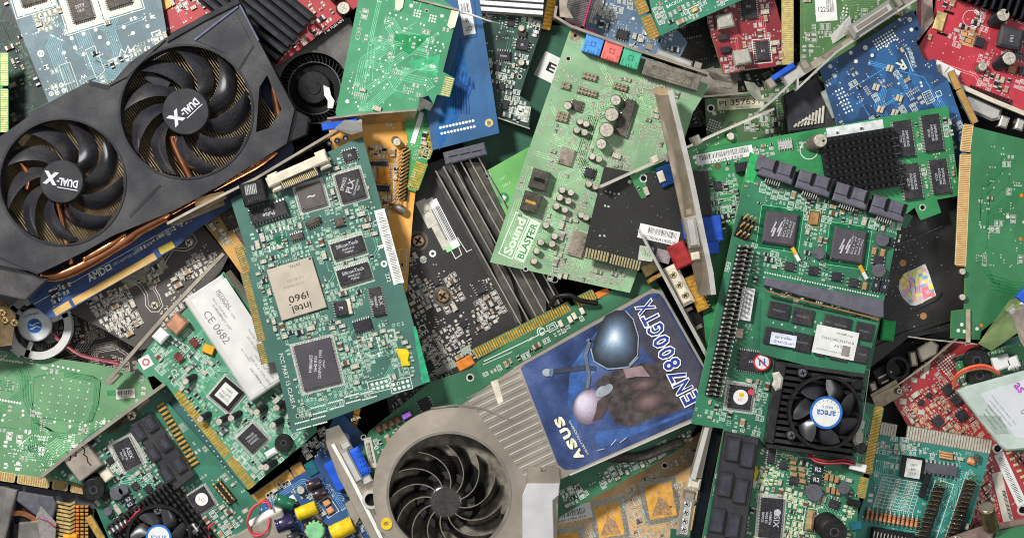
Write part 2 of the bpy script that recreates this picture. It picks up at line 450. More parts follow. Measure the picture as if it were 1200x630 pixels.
            if not all(inpoly(x+a_*(W/2+.8), y+b_*(Hh/2+.8), poly) for a_, b_ in ((-1, -1), (1, -1), (1, 1), (-1, 1))): continue
            if any(abs(x-o[0]) < o[2]+W/2 and abs(y-o[1]) < o[3]+Hh/2 for o in s.occ): continue
            cc = cells(x, y, W+.2, Hh+.2)
            if any(k in occ for k in cc): continue
            occ.update(cc); made += 1
            if kind == 'ic':
                s._chip(x, y, w, h, rot, 'tb', 2.2, BLK, [], MARK, pitch=2.4)
            elif kind == 'row':
                k = int(w/2.4)
                for q in range(k):
                    o = (q-(k-1)/2)*2.4
                    for sd in (-1.6, 1.6):
                        X, Y = (x+o, y+sd) if rot == 0 else (x+sd, y+o)
                        s.bmb.quad(X, Y, 1.3, 2.2, rot, 0.22, padm)
            elif kind == 'tx':
                if g.random() < .5: s.bmb.line(rect(x, y, w, h+1.5, rot), 0.55, 0.3, silk, True)
                k = int(w/1.7)
                for q in range(k):
                    if g.random() < .8:
                        o = (q-(k-1)/2)*1.7; X, Y = (x+o, y) if rot == 0 else (x, y+o)
                        s.bmb.quad(X, Y, g.choice((.6, 1.1)), 2.3, rot, 0.31, silk)
            elif g.random() < smd and s.nsmd < 185 and cnt.get('q', 0) < 80:
                body = g.choice(bodies)
                nm = 'chip_resistor' if body is RESB else 'chip_capacitor'
                me = smd_mesh(nm, w, h, body, h*0.55)
                if cnt.get(nm, 0) < 95:
                    cnt[nm] = cnt.get(nm, 0)+1; cnt['q'] = cnt.get('q', 0)+1; s.nsmd += 1
                    o = s.part(nm, me); o.location = (x, y, 0); o.rotation_euler = (0, 0, rot+g.uniform(-.04, .04))
            else:
                e = w*.38
                for q in (-1, 1):
                    X, Y = (x+q*(w/2-e/2), y) if rot == 0 else (x, y+q*(w/2-e/2))
                    s.bmb.quad(X, Y, e if rot == 0 else h, h if rot == 0 else e, 0, 0.22, padm)
                if g.random() < .45:
                    s.bmb.line(rect(x, y, w+1.8, h+1.8, rot), 0.7, 0.3, silk, True)
    def done(s):
        if s.bmb: s.part('board', s.bmb)
    # --- components
    def _chip(s, cx, cy, w, h, r, legs, z, m, lines, mm, pitch=2.3, trot=None, parent=None, band=None, tsize=None, name='chip', ch=0.7, ll=2.6):
        b = MB(); c, q = math.cos(r), math.sin(r)
        def tr(x, y): return (cx+x*c-y*q, cy+x*q+y*c)
        b.box(cx, cy, w, h, r, 0.5, z, m, ch=ch)
        def leg(x, y, dx, dy, ww):
            px, py = -dy*ww/2, dx*ww/2
            e = ll
            pts = [(x+px, y+py, z*.6), (x-px, y-py, z*.6), (x+dx*e*.4-px, y+dy*e*.4-py, z*.55), (x+dx*e*.4+px, y+dy*e*.4+py, z*.55)]
            b.face([(*tr(p[0], p[1]), p[2]) for p in pts], SILV)
            pts = [(x+dx*e*.4+px, y+dy*e*.4+py, z*.55), (x+dx*e*.4-px, y+dy*e*.4-py, z*.55), (x+dx*e-px, y+dy*e-py, .3), (x+dx*e+px, y+dy*e+py, .3)]
            b.face([(*tr(p[0], p[1]), p[2]) for p in pts], SILV)
        if legs in ('tb', 'all'):
            n = max(2, int((w-1)/pitch))
            for i in range(n):
                x = (i-(n-1)/2)*(w-1.5)/max(1, n-1)*0.98
                leg(x, h/2, 0, 1, pitch*.5); leg(x, -h/2, 0, -1, pitch*.5)
        if legs in ('lr', 'all'):
            n = max(2, int((h-1)/pitch))
            for i in range(n):
                y = (i-(n-1)/2)*(h-1.5)/max(1, n-1)*0.98
                leg(w/2, y, 1, 0, pitch*.5); leg(-w/2, y, -1, 0, pitch*.5)
        if lines:
            tr_ = r if trot is None else trot
            n = len(lines); dirx, diry = math.cos(tr_+PI/2), math.sin(tr_+PI/2)
            tot = sum((l[1] if isinstance(l, tuple) else (tsize or 3)) for l in lines)*1.5
            o = tot/2
            for l in lines:
                t, hh = l if isinstance(l, tuple) else (l, tsize or 3)
                o -= hh*.75; b.text(t, cx+dirx*o, cy+diry*o, hh, tr_, z+.06, mm, bold=0.01); o -= hh*.75
        if w > 12 and h > 8: b.disc(*tr(-w/2+2.2, -h/2+2.2), .8, z+.05, PITCH, 8)
        return s.part(name, b, parent)
    def chip(s, x, y, w, h, ang=None, legs='tb', z=3.5, m=None, lines=(), tang=None, mm=None, **kw):
        cx, cy = s.P(x, y); r = s.R(ang); s.blocka(x, y, w+5, h+5, ang if ang is not None else s.a)
        return s._chip(cx, cy, w, h, r, legs, z, m or BLK, list(lines), mm or MARK, trot=None if tang is None else s.R(tang), **kw)
    def cap(s, x, y, r, h, body=None, lean=(0, 0), vent=True, label=None, name='capacitor'):
        b = MB(); cx, cy = s.P(x, y); body = body or CAPB; seg = 18 if r > 5 else 12
        cx -= lean[0]*0; 
        v0 = len(b.v)
        b.cyl(cx, cy, r*.94, 0.2, h*.15, body, seg); b.cyl(cx, cy, r, h*.12, h-.3, body, seg, ch=r*.12, top=ALUT)
        b.cyl(cx, cy, r*.84, h-.35, h, ALUT, seg, ch=.15)
        if vent and r > 5:
            b.quad(cx, cy, r*1.3, .5, .6, h+.05, INKG); b.quad(cx, cy, r*1.3, .5, .6+PI/2, h+.06, INKG)
        if lean != (0, 0):
            b.v = [(px+lean[0]*pz/h, py+lean[1]*pz/h, pz) for px, py, pz in b.v]
        s.block(x, y, 2*r, 2*r)
        return s.part(name, b, label=label)
    def caplie(s, x, y, L, r, ang, body, tip=None, z=0, name='capacitor', label=None):
        """electrolytic lying on its side; ang points to the silver end"""
        b = MB(); cx, cy = s.P(x, y); R = s.R(ang); c, q = math.cos(R), math.sin(R); zc = z+r+.3
        def pt(t): return (cx+c*t, cy+q*t, zc)
        prof = [(-L/2, .8), (-L/2+.5, .98), (-L/2+L*.7, 1), (L/2-L*.2, 1), (L/2-L*.16, .88), (L/2-L*.12, 1), (L/2-.6, 1)]
        b.tube([pt(t) for t, _ in prof], [k*r for _, k in prof], body, 14)
        b.tube([pt(L/2-.7), pt(L/2+.1), pt(L/2+.3)], [r*.93, r*.9, r*.7], tip or ALUT, 14)
        for o in (-r*.4, r*.4): b.tube([(cx-c*L/2-q*o, cy-q*L/2+c*o, zc), (cx-c*(L/2+3)-q*o, cy-q*(L/2+3)+c*o, zc-r*.3), (cx-c*(L/2+4)-q*o, cy-q*(L/2+4)+c*o, .2)], .5, SILV, 5)
        s.blocka(x, y, L+2, 2*r, ang)
        return s.part(name, b, label=label)
    def boxpart(s, name, x, y, w, h, ang, z0, z1, m, ch=.8, parent=None, hh=None, label=None):
        b = MB(); cx, cy = s.P(x, y, hh if hh is not None else 0); b.box(cx, cy, w, h, s.R(ang), z0, z1, m, ch=ch)
        if z0 < 6: s.blocka(x, y, w, h, ang if ang is not None else s.a)
        return s.part(name, b, parent, label=label)
    def label(s, x, y, w, h, ang=None, lines=(), bars=None, m=None, z=0.5, tang=None, parent=None, name='label_sticker', ink=None, label=None, rot180=False, hh=None):
        """lines: (text, height, dx, dy[, width]) in the label's own frame; bars: (dx,dy,w,h)"""
        b = MB(); cx, cy = s.P(x, y, hh if hh is not None else 0); r = s.R(ang); b.box(cx, cy, w, h, r, z-.4, z, m or PAPER)
        rt = r + (PI if rot180 else 0); c, q = math.cos(rt), math.sin(rt)
        for l in lines:
            t, th, dx, dy = l[:4]; b.text(t, cx+dx*c-dy*q, cy+dx*q+dy*c, th, rt, z+.06, ink or INK, l[4] if len(l) > 4 else None, l[5] if len(l) > 5 else 0.0)
        for dx, dy, bw, bh in (bars or []):
            X = -bw/2
            while X < bw/2:
                t = s.rng.choice((.4, .4, .6, .9))
                px, py = dx+X, dy; b.quad(cx+px*c-py*q, cy+px*q+py*c, t, bh, rt, z+.06, INK); X += t+s.rng.choice((.6, .6, 1.1))
        if parent is None: s.blocka(x, y, w, h, ang if ang is not None else s.a)
        return s.part(name, b, parent, label=label)
    def fingers(s, p0, p1, depth, n, m=None, base=None, side=1, gaps=(), fill=.62, z=-1.5, name='edge_connector', bthick=3, base_d=2, hollow=False):
        """contacts from p0 to p1 (outer edge), depth inward on `side`; gaps are (t0,t1)"""
        a = Vector(s.P(*p0)); c = Vector(s.P(*p1)); d = (c-a); L = d.length; d.normalize(); nn = Vector((-d.y, d.x))*side
        b = MB(); m = m or GOLD; base = base or s.bm
        gs = sorted(gaps); segs = []; t = 0
        for g0, g1 in gs: segs.append((t, g0)); t = g1
        segs.append((t, 1))
        for t0, t1 in segs:
            q0 = a+d*L*t0; q1 = a+d*L*t1
            ce = min(1.6, (t1-t0)*L*.1)
            pl = [q0+d*ce, q1-d*ce, q1+nn*ce, q1+nn*depth, q0+nn*depth, q0+nn*ce]
            b.prism([tuple(p) for p in pl], -bthick+.05, .05, base, FR4)
        w = L/n
        for i in range(n):
            tc = (i+.5)/n
            if any(g0-.5/n < tc < g1+.5/n for g0, g1 in gs): continue
            p = a+d*L*tc+nn*(depth/2+base_d/2*0)
            b.quad(p.x, p.y, w*fill, depth-1.6, math.atan2(d.y, d.x), .22, m)
        return s.part(name, b)
    def wire(s, pts, r, m, name='wire', parent=None, n=6):
        """pts: (px,py,h); smoothed with Catmull-Rom"""
        Q = [Vector((*s.P(x, y, h), h)) for x, y, h in pts]
        out = []
        for i in range(len(Q)-1):
            p0 = Q[max(i-1, 0)]; p1 = Q[i]; p2 = Q[i+1]; p3 = Q[min(i+2, len(Q)-1)]
            for k in range(n):
                t = k/n
                out.append(.5*((2*p1)+(p2-p0)*t+(2*p0-5*p1+4*p2-p3)*t*t+(3*p1-3*p2+p3-p0)*t**3))
        out.append(Q[-1])
        b = MB(); b.tube(out, r, m, 7); return s.part(name, b, parent)
    def wall(s, name, pts, thick, z0, z1, m, parent=None, label=None, hh=0, ch=0):
        """sheet standing on edge along px points"""
        P = [Vector(p) for p in s.PP(pts, hh)]; b = MB()
        L = []; Rr = []
        for i in range(len(P)):
            d1 = (P[i]-P[max(i-1, 0)]); d2 = (P[min(i+1, len(P)-1)]-P[i])
            d1 = d1.normalized() if d1.length else d2.normalized(); d2 = d2.normalized() if d2.length else d1
            n = Vector((-d1.y-d2.y, d1.x+d2.x)); n = n*(thick/max(n.length_squared, .6)); L.append(tuple(P[i]+n)); Rr.append(tuple(P[i]-n))
        b.prism(L+Rr[::-1], z0, z1, m, ch=ch); return s.part(name, b, parent, label=label)
    def plate(s, name, pts, z0, z1, m, parent=None, ch=0, side=None, hh=None, label=None):
        b = MB(); b.prism(s.PP(pts, z1 if hh is None else hh), z0, z1, m, side, ch=ch); return s.part(name, b, parent, label=label)
    def slope(s, name, pts3, thick, m, parent=None, label=None):
        """sheet from four (px,py,h) corners"""
        Q = [Vector((*s.P(x, y, h), h)) for x, y, h in pts3]; b = MB()
        n = (Q[1]-Q[0]).cross(Q[2]-Q[1]).normalized()
        if n.z < 0: Q = Q[::-1]; n = -n
        k = len(Q); v0 = len(b.v); b.v += [tuple(q) for q in Q]+[tuple(q-n*thick) for q in Q]
        b.fidx(range(k), m); b.fidx(range(2*k-1, k-1, -1), m)
        for i in range(k): b.fidx((i, k+i, k+(i+1) % k, (i+1) % k), m)
        return s.part(name, b, parent, label=label)
    def pins(s, x0, y0, x1, y1, n, rows=2, rp=5, h=14, lean=(0, 0), base=None, pm=None, name='pin_header', bh=3, r=.7, w=None):
        a = Vector(s.P(x0, y0)); c = Vector(s.P(x1, y1)); d = c-a; L = d.length; d.normalize(); nn = Vector((-d.y, d.x)); b = MB()
        mid = (a+c)/2; R = math.atan2(d.y, d.x)
        b.box(mid.x, mid.y, L+4, (w or rp*rows), R, .1, bh, base or DARK, ch=.5)
        for i in range(n):
            for j in range(rows):
                p = a+d*L*i/(n-1)+nn*(j-(rows-1)/2)*rp
                b.tube([(p.x, p.y, bh-.5), (p.x+lean[0], p.y+lean[1], h)], r, pm or GOLDD, 4)
                b.quad(p.x+lean[0], p.y+lean[1], r*1.6, r*1.6, R, h+.05, SILV)
        s.blocka((x0+x1)/2, (y0+y1)/2, L+5, (w or rp*rows)+2, math.degrees(math.atan2(y1-y0, x1-x0)))
        return s.part(name, b)
    def fins(s, x, y, w, h, ang, pitch, th, z0, z1, m, base=True, name='heatsink', parent=None, mb=None, basem=None, hh=None, label=None):
        """plate fins running along the first axis"""
        b = mb or MB(); cx, cy = s.P(x, y, z1 if hh is None else hh); r = s.R(ang); c, q = math.cos(r), math.sin(r)
        if base: b.box(cx, cy, w, h, r, z0, z0+1.5, basem or m)
        n = int(h/pitch)
        for i in range(n):
            o = (i-(n-1)/2)*pitch
            b.box(cx-q*o, cy+c*o, w, th, r, z0, z1, m)
        s.blocka(x, y, w, h, ang)
        return b if mb else s.part(name, b, parent, label=label)
    def pingrid(s, x, y, w, h, ang, nx, ny, z0, z1, m, pw=.55, name='heatsink'):
        b = MB(); cx, cy = s.P(x, y, z1*.5); r = s.R(ang); c, q = math.cos(r), math.sin(r)
        b.box(cx, cy, w, h, r, z0, z0+2, m)
        for i in range(nx):
            for j in range(ny):
                X = (i-(nx-1)/2)*w/nx; Y = (j-(ny-1)/2)*h/ny
                b.box(cx+X*c-Y*q, cy+X*q+Y*c, w/nx*pw, h/ny*pw*.8, r, z0+2, z1, m, ch=.3)
        s.blocka(x, y, w, h, ang); return s.part(name, b)
    def rotor(s, x, y, r, rh, n, sweep, chord, z0, z1, m, hubm=None, a0=0, pitch=1.0, name='fan_rotor', hubz=None, hh=None, tipw=1.0):
        b = MB(); cx, cy = s.P(x, y, z1 if hh is None else hh); hz = hubz or z1
        NT, NS = 12, 6
        for k in range(n):
            base = a0+2*PI*k/n; v0 = len(b.v)
            for i in range(NT+1):
                t = i/NT; rr = rh*.92+(r-rh*.92)*t
                for j in range(NS+1):
                    u = j/NS-.5
                    wch = chord*(1-.28*t)*(tipw if t > .9 else 1)
                    an = base+sweep*(t**1.25)+u*wch*(1.0+.5*math.sin(PI*t))
                    zz = z0+(z1-z0)*(.5+u*pitch)+.9*math.cos(u*PI)*2
                    b.v.append((cx+rr*math.cos(an), cy+rr*math.sin(an), zz))
            for i in range(NT):
                for j in range(NS):
                    q = v0+i*(NS+1)+j; b.fidx((q, q+NS+1, q+NS+2, q+1), m, True)
        b.cyl(cx, cy, rh, z0, hz, hubm or m, 40, ch=1.2)
        return s.part(name, b), (cx, cy, hz)
    def ring(s, name, x, y, r0, r1, z0, z1, m, parent=None, seg=56, hh=None):
        b = MB(); cx, cy = s.P(x, y, z1 if hh is None else hh); b.ring(cx, cy, r0, r1, z0, m, seg, z1); return s.part(name, b, parent)
    def screw(s, x, y, r, z=1.2, m=None, parent=None, hh=None):
        b = MB(); cx, cy = s.P(x, y, z if hh is None else hh); b.cyl(cx, cy, r, .1 if hh is None else hh-2, z, m or SILV, 16, ch=r*.25)
        b.quad(cx, cy, r*1.2, r*.28, .5, z+.05, PITCH); b.quad(cx, cy, r*1.2, r*.28, .5+PI/2, z+.06, PITCH); s.block(x, y, 2*r, 2*r)
        return s.part('screw', b, parent)
    def coil(s, x, y, r, h=8, m=None, core=None):
        b = MB(); cx, cy = s.P(x, y); b.cyl(cx, cy, r*.9, .2, h*.75, core or BROWN, 16); b.cyl(cx, cy, r, h*.6, h, m or BLKG, 18, ch=.6)
        b.cyl(cx, cy, r*1.02, 0.2, 1.2, m or BLKG, 16); s.block(x, y, 2*r, 2*r); return s.part('coil', b)
    def buzzer(s, x, y, r, h, lean=(0, 0), lx=0):
        b = MB(); cx, cy = s.P(x, y); b.cyl(cx, cy, r, .2, h, DARK, 28, ch=.8); b.disc(cx, cy, r*.16, h+.05, PITCH, 12); b.ring(cx, cy, r*.3, r*.34, h+.04, BLKG, 20)
        if lean != (0, 0): b.v = [(px+lean[0]*pz/h, py+lean[1]*pz/h, pz) for px, py, pz in b.v]
        s.block(x, y, 2*r, 2*r); return s.part('buzzer', b)
    def dsub(s, x, y, L, d, ang, z, shell=None, body=None, blen=0, hh=None):
        """D-shaped connector shell seen from its side plus two hex posts"""
        pass

def hash_(t):
    h = 5381
    for ch in t: h = (h*33+ord(ch)) & 0xffffff
    return h

def thing(name, label, cat, kind=None, group=None, me=None):
    o = bpy.data.objects.new(name, me); COL.objects.link(o)
    if label: o['label'] = label
    if cat: o['category'] = cat
    if kind: o['kind'] = kind
    if group: o['group'] = group
    return o
DENS = 2.3
WORLD, KEY, FILL = .22, 50, 7
from mathutils.geometry import tessellate_polygon
def holeplate(mb, outer, holes, z0, z1, m, side=None, ch=0.0):
    side = side or m
    if sarea(outer) < 0: outer = outer[::-1]
    loops = [[Vector((x, y, 0)) for x, y in outer]] + [[Vector((x, y, 0)) for x, y in h] for h in holes]
    tris = tessellate_polygon(loops); flatp = [p for l in loops for p in l]
    b = len(mb.v); mb.v += [(p.x, p.y, z1) for p in flatp]
    for t in tris:
        a, c, d = [flatp[i] for i in t]
        if (c-a).cross(d-a).z < 0: t = t[::-1]
        mb.fidx([b+i for i in t], m)
    for li, l in enumerate(loops):
        n = len(l); b = len(mb.v); mb.v += [(p.x, p.y, z0) for p in l]+[(p.x, p.y, z1) for p in l]
        for i in range(n):
            j = (i+1) % n; q = (b+i, b+j, b+n+j, b+n+i)
            if (sarea([(p.x, p.y) for p in l]) > 0) != (li == 0): q = q[::-1]
            mb.fidx(q, side, li > 0)
def circ(cx, cy, r, n=64, ry=None, rot=0):
    ry = ry or r; c, q = math.cos(rot), math.sin(rot)
    return [(cx+r*math.cos(2*PI*i/n)*c-ry*math.sin(2*PI*i/n)*q, cy+r*math.cos(2*PI*i/n)*q+ry*math.sin(2*PI*i/n)*c) for i in range(n)]

# ================================================================= ground
g = MB(); g.box(0, 0, 7000, 7000, 0, -60, -50, mat('floor_black', '#0a0a0b', 0.7, 0, 0.2, 0.01))  # gap darkness is put into the ground's black colour
o = thing('ground', None, None, 'structure', None, g.mesh('ground')); o.scale = (K, K, K)

# ================================================================= twin-fan graphics card
SHR = mat('shroud_plastic', '#35363a', 0.42, 0, 0.15, 0.03, dust=0.14, bump=0.2)
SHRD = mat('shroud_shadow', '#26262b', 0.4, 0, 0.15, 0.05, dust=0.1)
BLADE = mat('fan_blade_gloss', '#26262c', 0.17, 0, 0.25, 0.05, coat=1.0, dust=0.16)
FIN = mat('dusty_fin', '#8f7a58', 0.5, 0.2, 0.4, 0.12, dust=0.4)
c = Card('graphics_card', 'large black graphics card with two glossy nine-blade fans in one cover', 'graphics card', (170, 170), 60, -28)
c.board([(33, 352), (57, 372), (66, 372), (206, 290), (232, 268), (330, 205), (345, 175), (310, 80), (100, 190), (-40, 260), (-40, 330)], pcb('navy', '#22427c', '#2b579a', dust=.15), edge=FR4D)
c.pline([(40, 356), (208, 262)], .7)
c.ptext('AMD', 113, 321, 9, -27, SILK, bold=.03, w=23); c.prect(127, 313.5, 5.5, 5.5, -27, lw=1.8); c.ptext('109-C42207-00D 02', 146, 303, 3, -28, w=30)
c.fill(60, .4, 10, 40, tm=mat('trace_navy', '#33609f', .4), clusters=1, spread=14, region=[(55, 335), (88, 325), (85, 345), (60, 365)])
c.fill(20, .4, 10, 40, tm=mat('trace_navy', '#33609f', .4), clusters=3, spread=30, region=[(150, 296), (225, 250), (228, 258), (160, 298)])
GS_ = mat('sand_gold', '#c7a262', .45, .35, .12, .05)
for f0, f1, m_ in (((66, 371), (85, 360), GS_), ((87, 359), (186, 303), GS_), ((189, 299), (206, 290), mat('olive_gold', '#bba53c', .5, .3, .1))):
    c.fingers(f0, f1, 10, 1, m_, fill=.97, base_d=0, side=1 if c.P(120, 300)[1] > c.P(130, 340)[1] else -1)
# finned block below the fans
hb = MB(); p0 = c.P(145, 172, 20)
hb.box(*p0, 330, 150, 0, 2, 5, PITCH)
for i in range(118):
    hb.box(p0[0]-163+i*2.8, p0[1], .75, 150, 0.12, 5, 19+.5*math.sin(i*2.1), FIN)
c.part('heatsink', hb)
for pts in ([(62, 215), (72, 262), (82, 300), (84, 320)], [(200, 160), (212, 188), (226, 214), (232, 230)], [(318, 95), (324, 118), (328, 145)], [(30, 222), (33, 205), (24, 190)]):
    c.wire([(x, y, 23) for x, y in pts], 4.8, COPPER, 'heat_pipe')
c.wire([(50, 323, 22), (70, 322, 24), (100, 309, 26), (148, 280, 26), (165, 268, 24), (200, 250, 18)], 7.5, COPPER, 'heat_pipe')
c.wire([(98, 304, 30), (125, 289, 31), (148, 274, 28)], 5, COPPER, 'heat_pipe')
c.wire([(200, 252, 12), (240, 229, 14), (300, 196, 14), (325, 178, 12)], 4.5, COPPER, 'heat_pipe')
sh = MB()
outer = c.PP([(-45, 190), (0, 160), (56, 121), (101, 97), (128, 101), (152, 73), (200, 41), (240, 17), (281, 3), (303, 48), (345, 128), (336, 168), (258, 217), (205, 246), (171, 260), (132, 276), (100, 294), (70, 309), (46, 320), (-45, 301)], 42)
LF = (73, 213); RF = (218, 131)
holes = [circ(*c.P(*LF, 42), 72, 64, 79, math.radians(90-28)) , circ(*c.P(*RF, 42), 76, 64)]
holes[0] = circ(*c.P(*LF, 42), 72)
slot = c.PP([(313, 88), (304, 102), (300, 155), (316, 150), (330, 128)], 42)
holeplate(sh, outer, holes+[slot], 12, 42, SHR, SHRD)
c.part('shroud', sh)
# moulded steps, grooves and rims on the cover
def strip(pts, w, z0, z1, m, nm='shroud_rib'): c.wall(nm, pts, w, z0, z1, m, hh=42)
strip([(297, 54), (279, 83)], 3, 41, 42.4, SHRD); strip([(188, 217), (152, 254)], 3.5, 41, 42.4, SHRD)
strip([(0, 302), (45, 321)], 2, 41, 42.5, SHRD); strip([(104, 97), (128, 103)], 5, 41, 42.6, SHRD)
strip([(281, 6), (303, 48)], 2, 42, 43.6, mat('shroud_edge', '#5d6078', .3, 0, .1)); strip([(228, 47), (279, 8)], 2.2, 42, 43.6, mat('shroud_edge', '#5d6078', .3, 0, .1))
c.plate('shroud_panel', [(230, 48), (276, 14), (297, 54), (279, 82), (262, 62)], 42, 43, SHR, ch=.6)
c.plate('shroud_panel', [(128, 101), (152, 76), (194, 47), (180, 60), (150, 90)], 42, 44, SHR, ch=.8)
c.plate('shroud_panel', [(200, 39), (278, -2), (282, 4), (238, 26), (196, 50)], 34, 44.5, SHRD, ch=.8)
c.plate('end_cap', [(345, 128), (362, 137), (359, 158), (336, 168)], 8, 36, mat('end_gloss', '#1c1c20', .25, 0, .1, coat=.3), ch=1)
c.plate('shroud_corner', [(-40, 312), (0, 306), (44, 322), (56, 327), (30, 352), (0, 346), (-40, 340)], 6, 33, mat('corner_gloss', '#3b3a3d', .22, 0, .3, .05, coat=.6, dust=.2), ch=1.5)
for (fx, fy), hr, R_, a0, ta, tl in ((LF, 25, 71, .1, 190, (71, 215)), (RF, 27, 75, .35, 137, (218, 128))):
    rot, (hx, hy, hz) = c.rotor(fx, fy, R_-1.5, hr, 9, .78, .40, 22, 37, BLADE, hubm=mat('hub_plastic', '#2c2d31', .4, 0, .1, .1, dust=.12), a0=a0, pitch=.9, hubz=41)
    hub = MB(); r_ = c.R(ta); cc, q = math.cos(r_), math.sin(r_)
    LW = mat('hub_lettering', '#c9cbd2', .35, .2, .05)
    hub.text('DUAL', hx-cc*8, hy-q*8, 9, r_, hz+.25, LW, w=22, bold=.04)
    hub.text('X', hx+cc*13+q*2, hy+q*13-cc*2, 15, r_, hz+.26, LW, w=17, bold=.06)
    hub.text('-', hx+cc*4, hy+q*4, 1.8, r_, hz+.27, LW, w=3)
    n_ = (-q, cc); hub.box(hx-cc*8+n_[0]*7, hy-q*8+n_[1]*7, 24, 1, r_, hz, hz+.3, LW)
    c.part('hub_lettering', hub, rot)
    c.ring('fan_rim', fx, fy, R_+.5, R_+3, 38, 43.2, SHRD, hh=42)
c.boxpart('motor_post', 30, 160, 22, 10, -50, 19, 26, FIN, hh=22); c.boxpart('motor_post', 185, 95, 30, 12, 30, 19, 27, SHRD, hh=22)
# rear bracket corner with small fittings
c.boxpart('power_socket', 33, 345, 9, 8, -20, 0, 12, WHITEP)
c.plate('bracket', [(-30, 350), (5, 352), (18, 370), (14, 404), (-30, 410)], 4, 7, mat('brown_steel', '#6e5a3e', .4, .7, .3, .05, dust=.3))
for x, y in ((6, 375), (17, 378), (3, 366)): c.screw(x, y, 4.5, 10, mat('brass', '#c7ab74', .3, .8, .2), hh=8)
c.plate('bracket', [(260, 222), (263, 240), (205, 264), (200, 262)], 1, 2, mat('tan_tab', '#b09b80', .4, .5, .15), hh=5)
c.done()

# ================================================================= far left dark boards
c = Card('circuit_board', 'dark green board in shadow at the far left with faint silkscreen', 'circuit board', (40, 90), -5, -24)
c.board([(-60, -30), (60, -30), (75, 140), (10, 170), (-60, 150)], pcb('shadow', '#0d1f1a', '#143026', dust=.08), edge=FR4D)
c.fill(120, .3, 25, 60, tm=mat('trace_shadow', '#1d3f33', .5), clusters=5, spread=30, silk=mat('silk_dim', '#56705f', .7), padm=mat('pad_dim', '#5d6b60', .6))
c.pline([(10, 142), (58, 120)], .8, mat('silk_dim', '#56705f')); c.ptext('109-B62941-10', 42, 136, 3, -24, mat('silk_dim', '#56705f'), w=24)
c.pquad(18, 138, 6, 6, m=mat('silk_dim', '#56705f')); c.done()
c = Card('circuit_board', 'green board with upright gold contacts cut by the left picture edge', 'circuit board', (-5, 105), 30, 90)
c.board([(-60, 66), (3, 66), (3, 155), (-60, 160)], pcb('bright', '#2f9a4d'), edge=FR4); 
c.fingers((10, 62), (10, 155), 10, 44, GOLDP, gaps=((.42, .45),), side=1 if c.P(0, 100)[1] > c.P(10, 100)[1] else -1, fill=.6)
c.done()

# ================================================================= blue-grey card, top left
c = Card('circuit_board', 'dusty blue-grey circuit board above the twin-fan card with silver-framed chips', 'circuit board', (110, 50), 24, -20.5)
c.board([(-15, -60), (165, -60), (188, -5), (199, 60), (215, 110), (80, 175), (56, 118)], pcb('greyblue', '#54707b', '#6c858d', dust=.8, contrast=.7), edge=FR4D)
fr = mat('solder_frame', '#a8aaa2', .45, .5, .2, .4, dust=.3)
for x, y, w, h, a in ((95, 10, 30, 34, -17), (138, -4, 34, 28, -17), (38, -6, 34, 26, -17)):
    c.pquad(x, y, w+14, h+14, a, fr, .15); c.prect(x, y, w+18, h+18, a, SILK, 1); c.pads(x, y, 12, 13, (w+12)/12, (h+12)/13, a, .8, mat('pad_cream', '#cfc5b0', .5))
    c.chip(x, y, w-6, h-4, a, 'all', 4, BLKB, [('S5T9', 4), ('10LA', 3)])
for pts in ([(69, 77), (82, 73), (92, 102), (80, 109)], [(100, 59), (111, 54), (123, 83), (113, 92)]): c.pline(pts, .8, SILK, True)
for i in range(3): c.pline([(73+3*i, 80-i), (84+3*i, 108-i)], .6, SILKD)
for x, y, r in ((48, 63, 4.2), (65, 104, 3), (72, 100, 3), (60, 110, 3), (67, 109, 3), (75, 106, 3)): 
    q = c.P(x, y); c.bmb.ring(*q, r*.55, r, .25, SILK, 14); c.bmb.disc(*q, r*.4, .3, SILV, 8)
for x, y in ((88, 56), (75, 62), (117, 44), (145, 32), (156, 39), (127, 51), (178, 20), (98, 64), (112, 35), (98, 40), (84, 45), (173, 31)):
    q = c.P(x, y); c.bmb.ring(*q, 1.3, 2.4, .25, SILK, 12); c.bmb.disc(*q, 1.4, .3, SILV, 8)
c.ptext('W', 98, 90, 5, 155, bold=.02); c.ptext('M', 54, 79, 6, 70, bold=.02); c.prect(184, 42, 10, 10, -20, lw=1.6); c.ptext('E', 101, 96, 4, 150)
c.pline([(126, 72), (140, 66), (142, 58), (147, 62), (150, 54), (153, 60), (160, 52)], 1.1, SILK)
c.fill(90, .25, 45, 120, tm=mat('trace_greyblue', '#83aab3', .5), clusters=3, spread=20, padm=mat('pad_cream', '#cfc5b0', .5), region=[(20, -10), (80, -10), (85, 35), (45, 40)], bodies=(TANL, TANL, TAN, BLKB))
c.fill(40, .2, 30, 80, tm=mat('trace_greyblue', '#83aab3', .5), clusters=3, spread=14, region=[(120, 75), (195, 30), (200, 50), (125, 85)])
c.fill(14, .1, 30, 140, tm=mat('trace_greyblue', '#83aab3', .5), clusters=8, spread=60)
c.done()

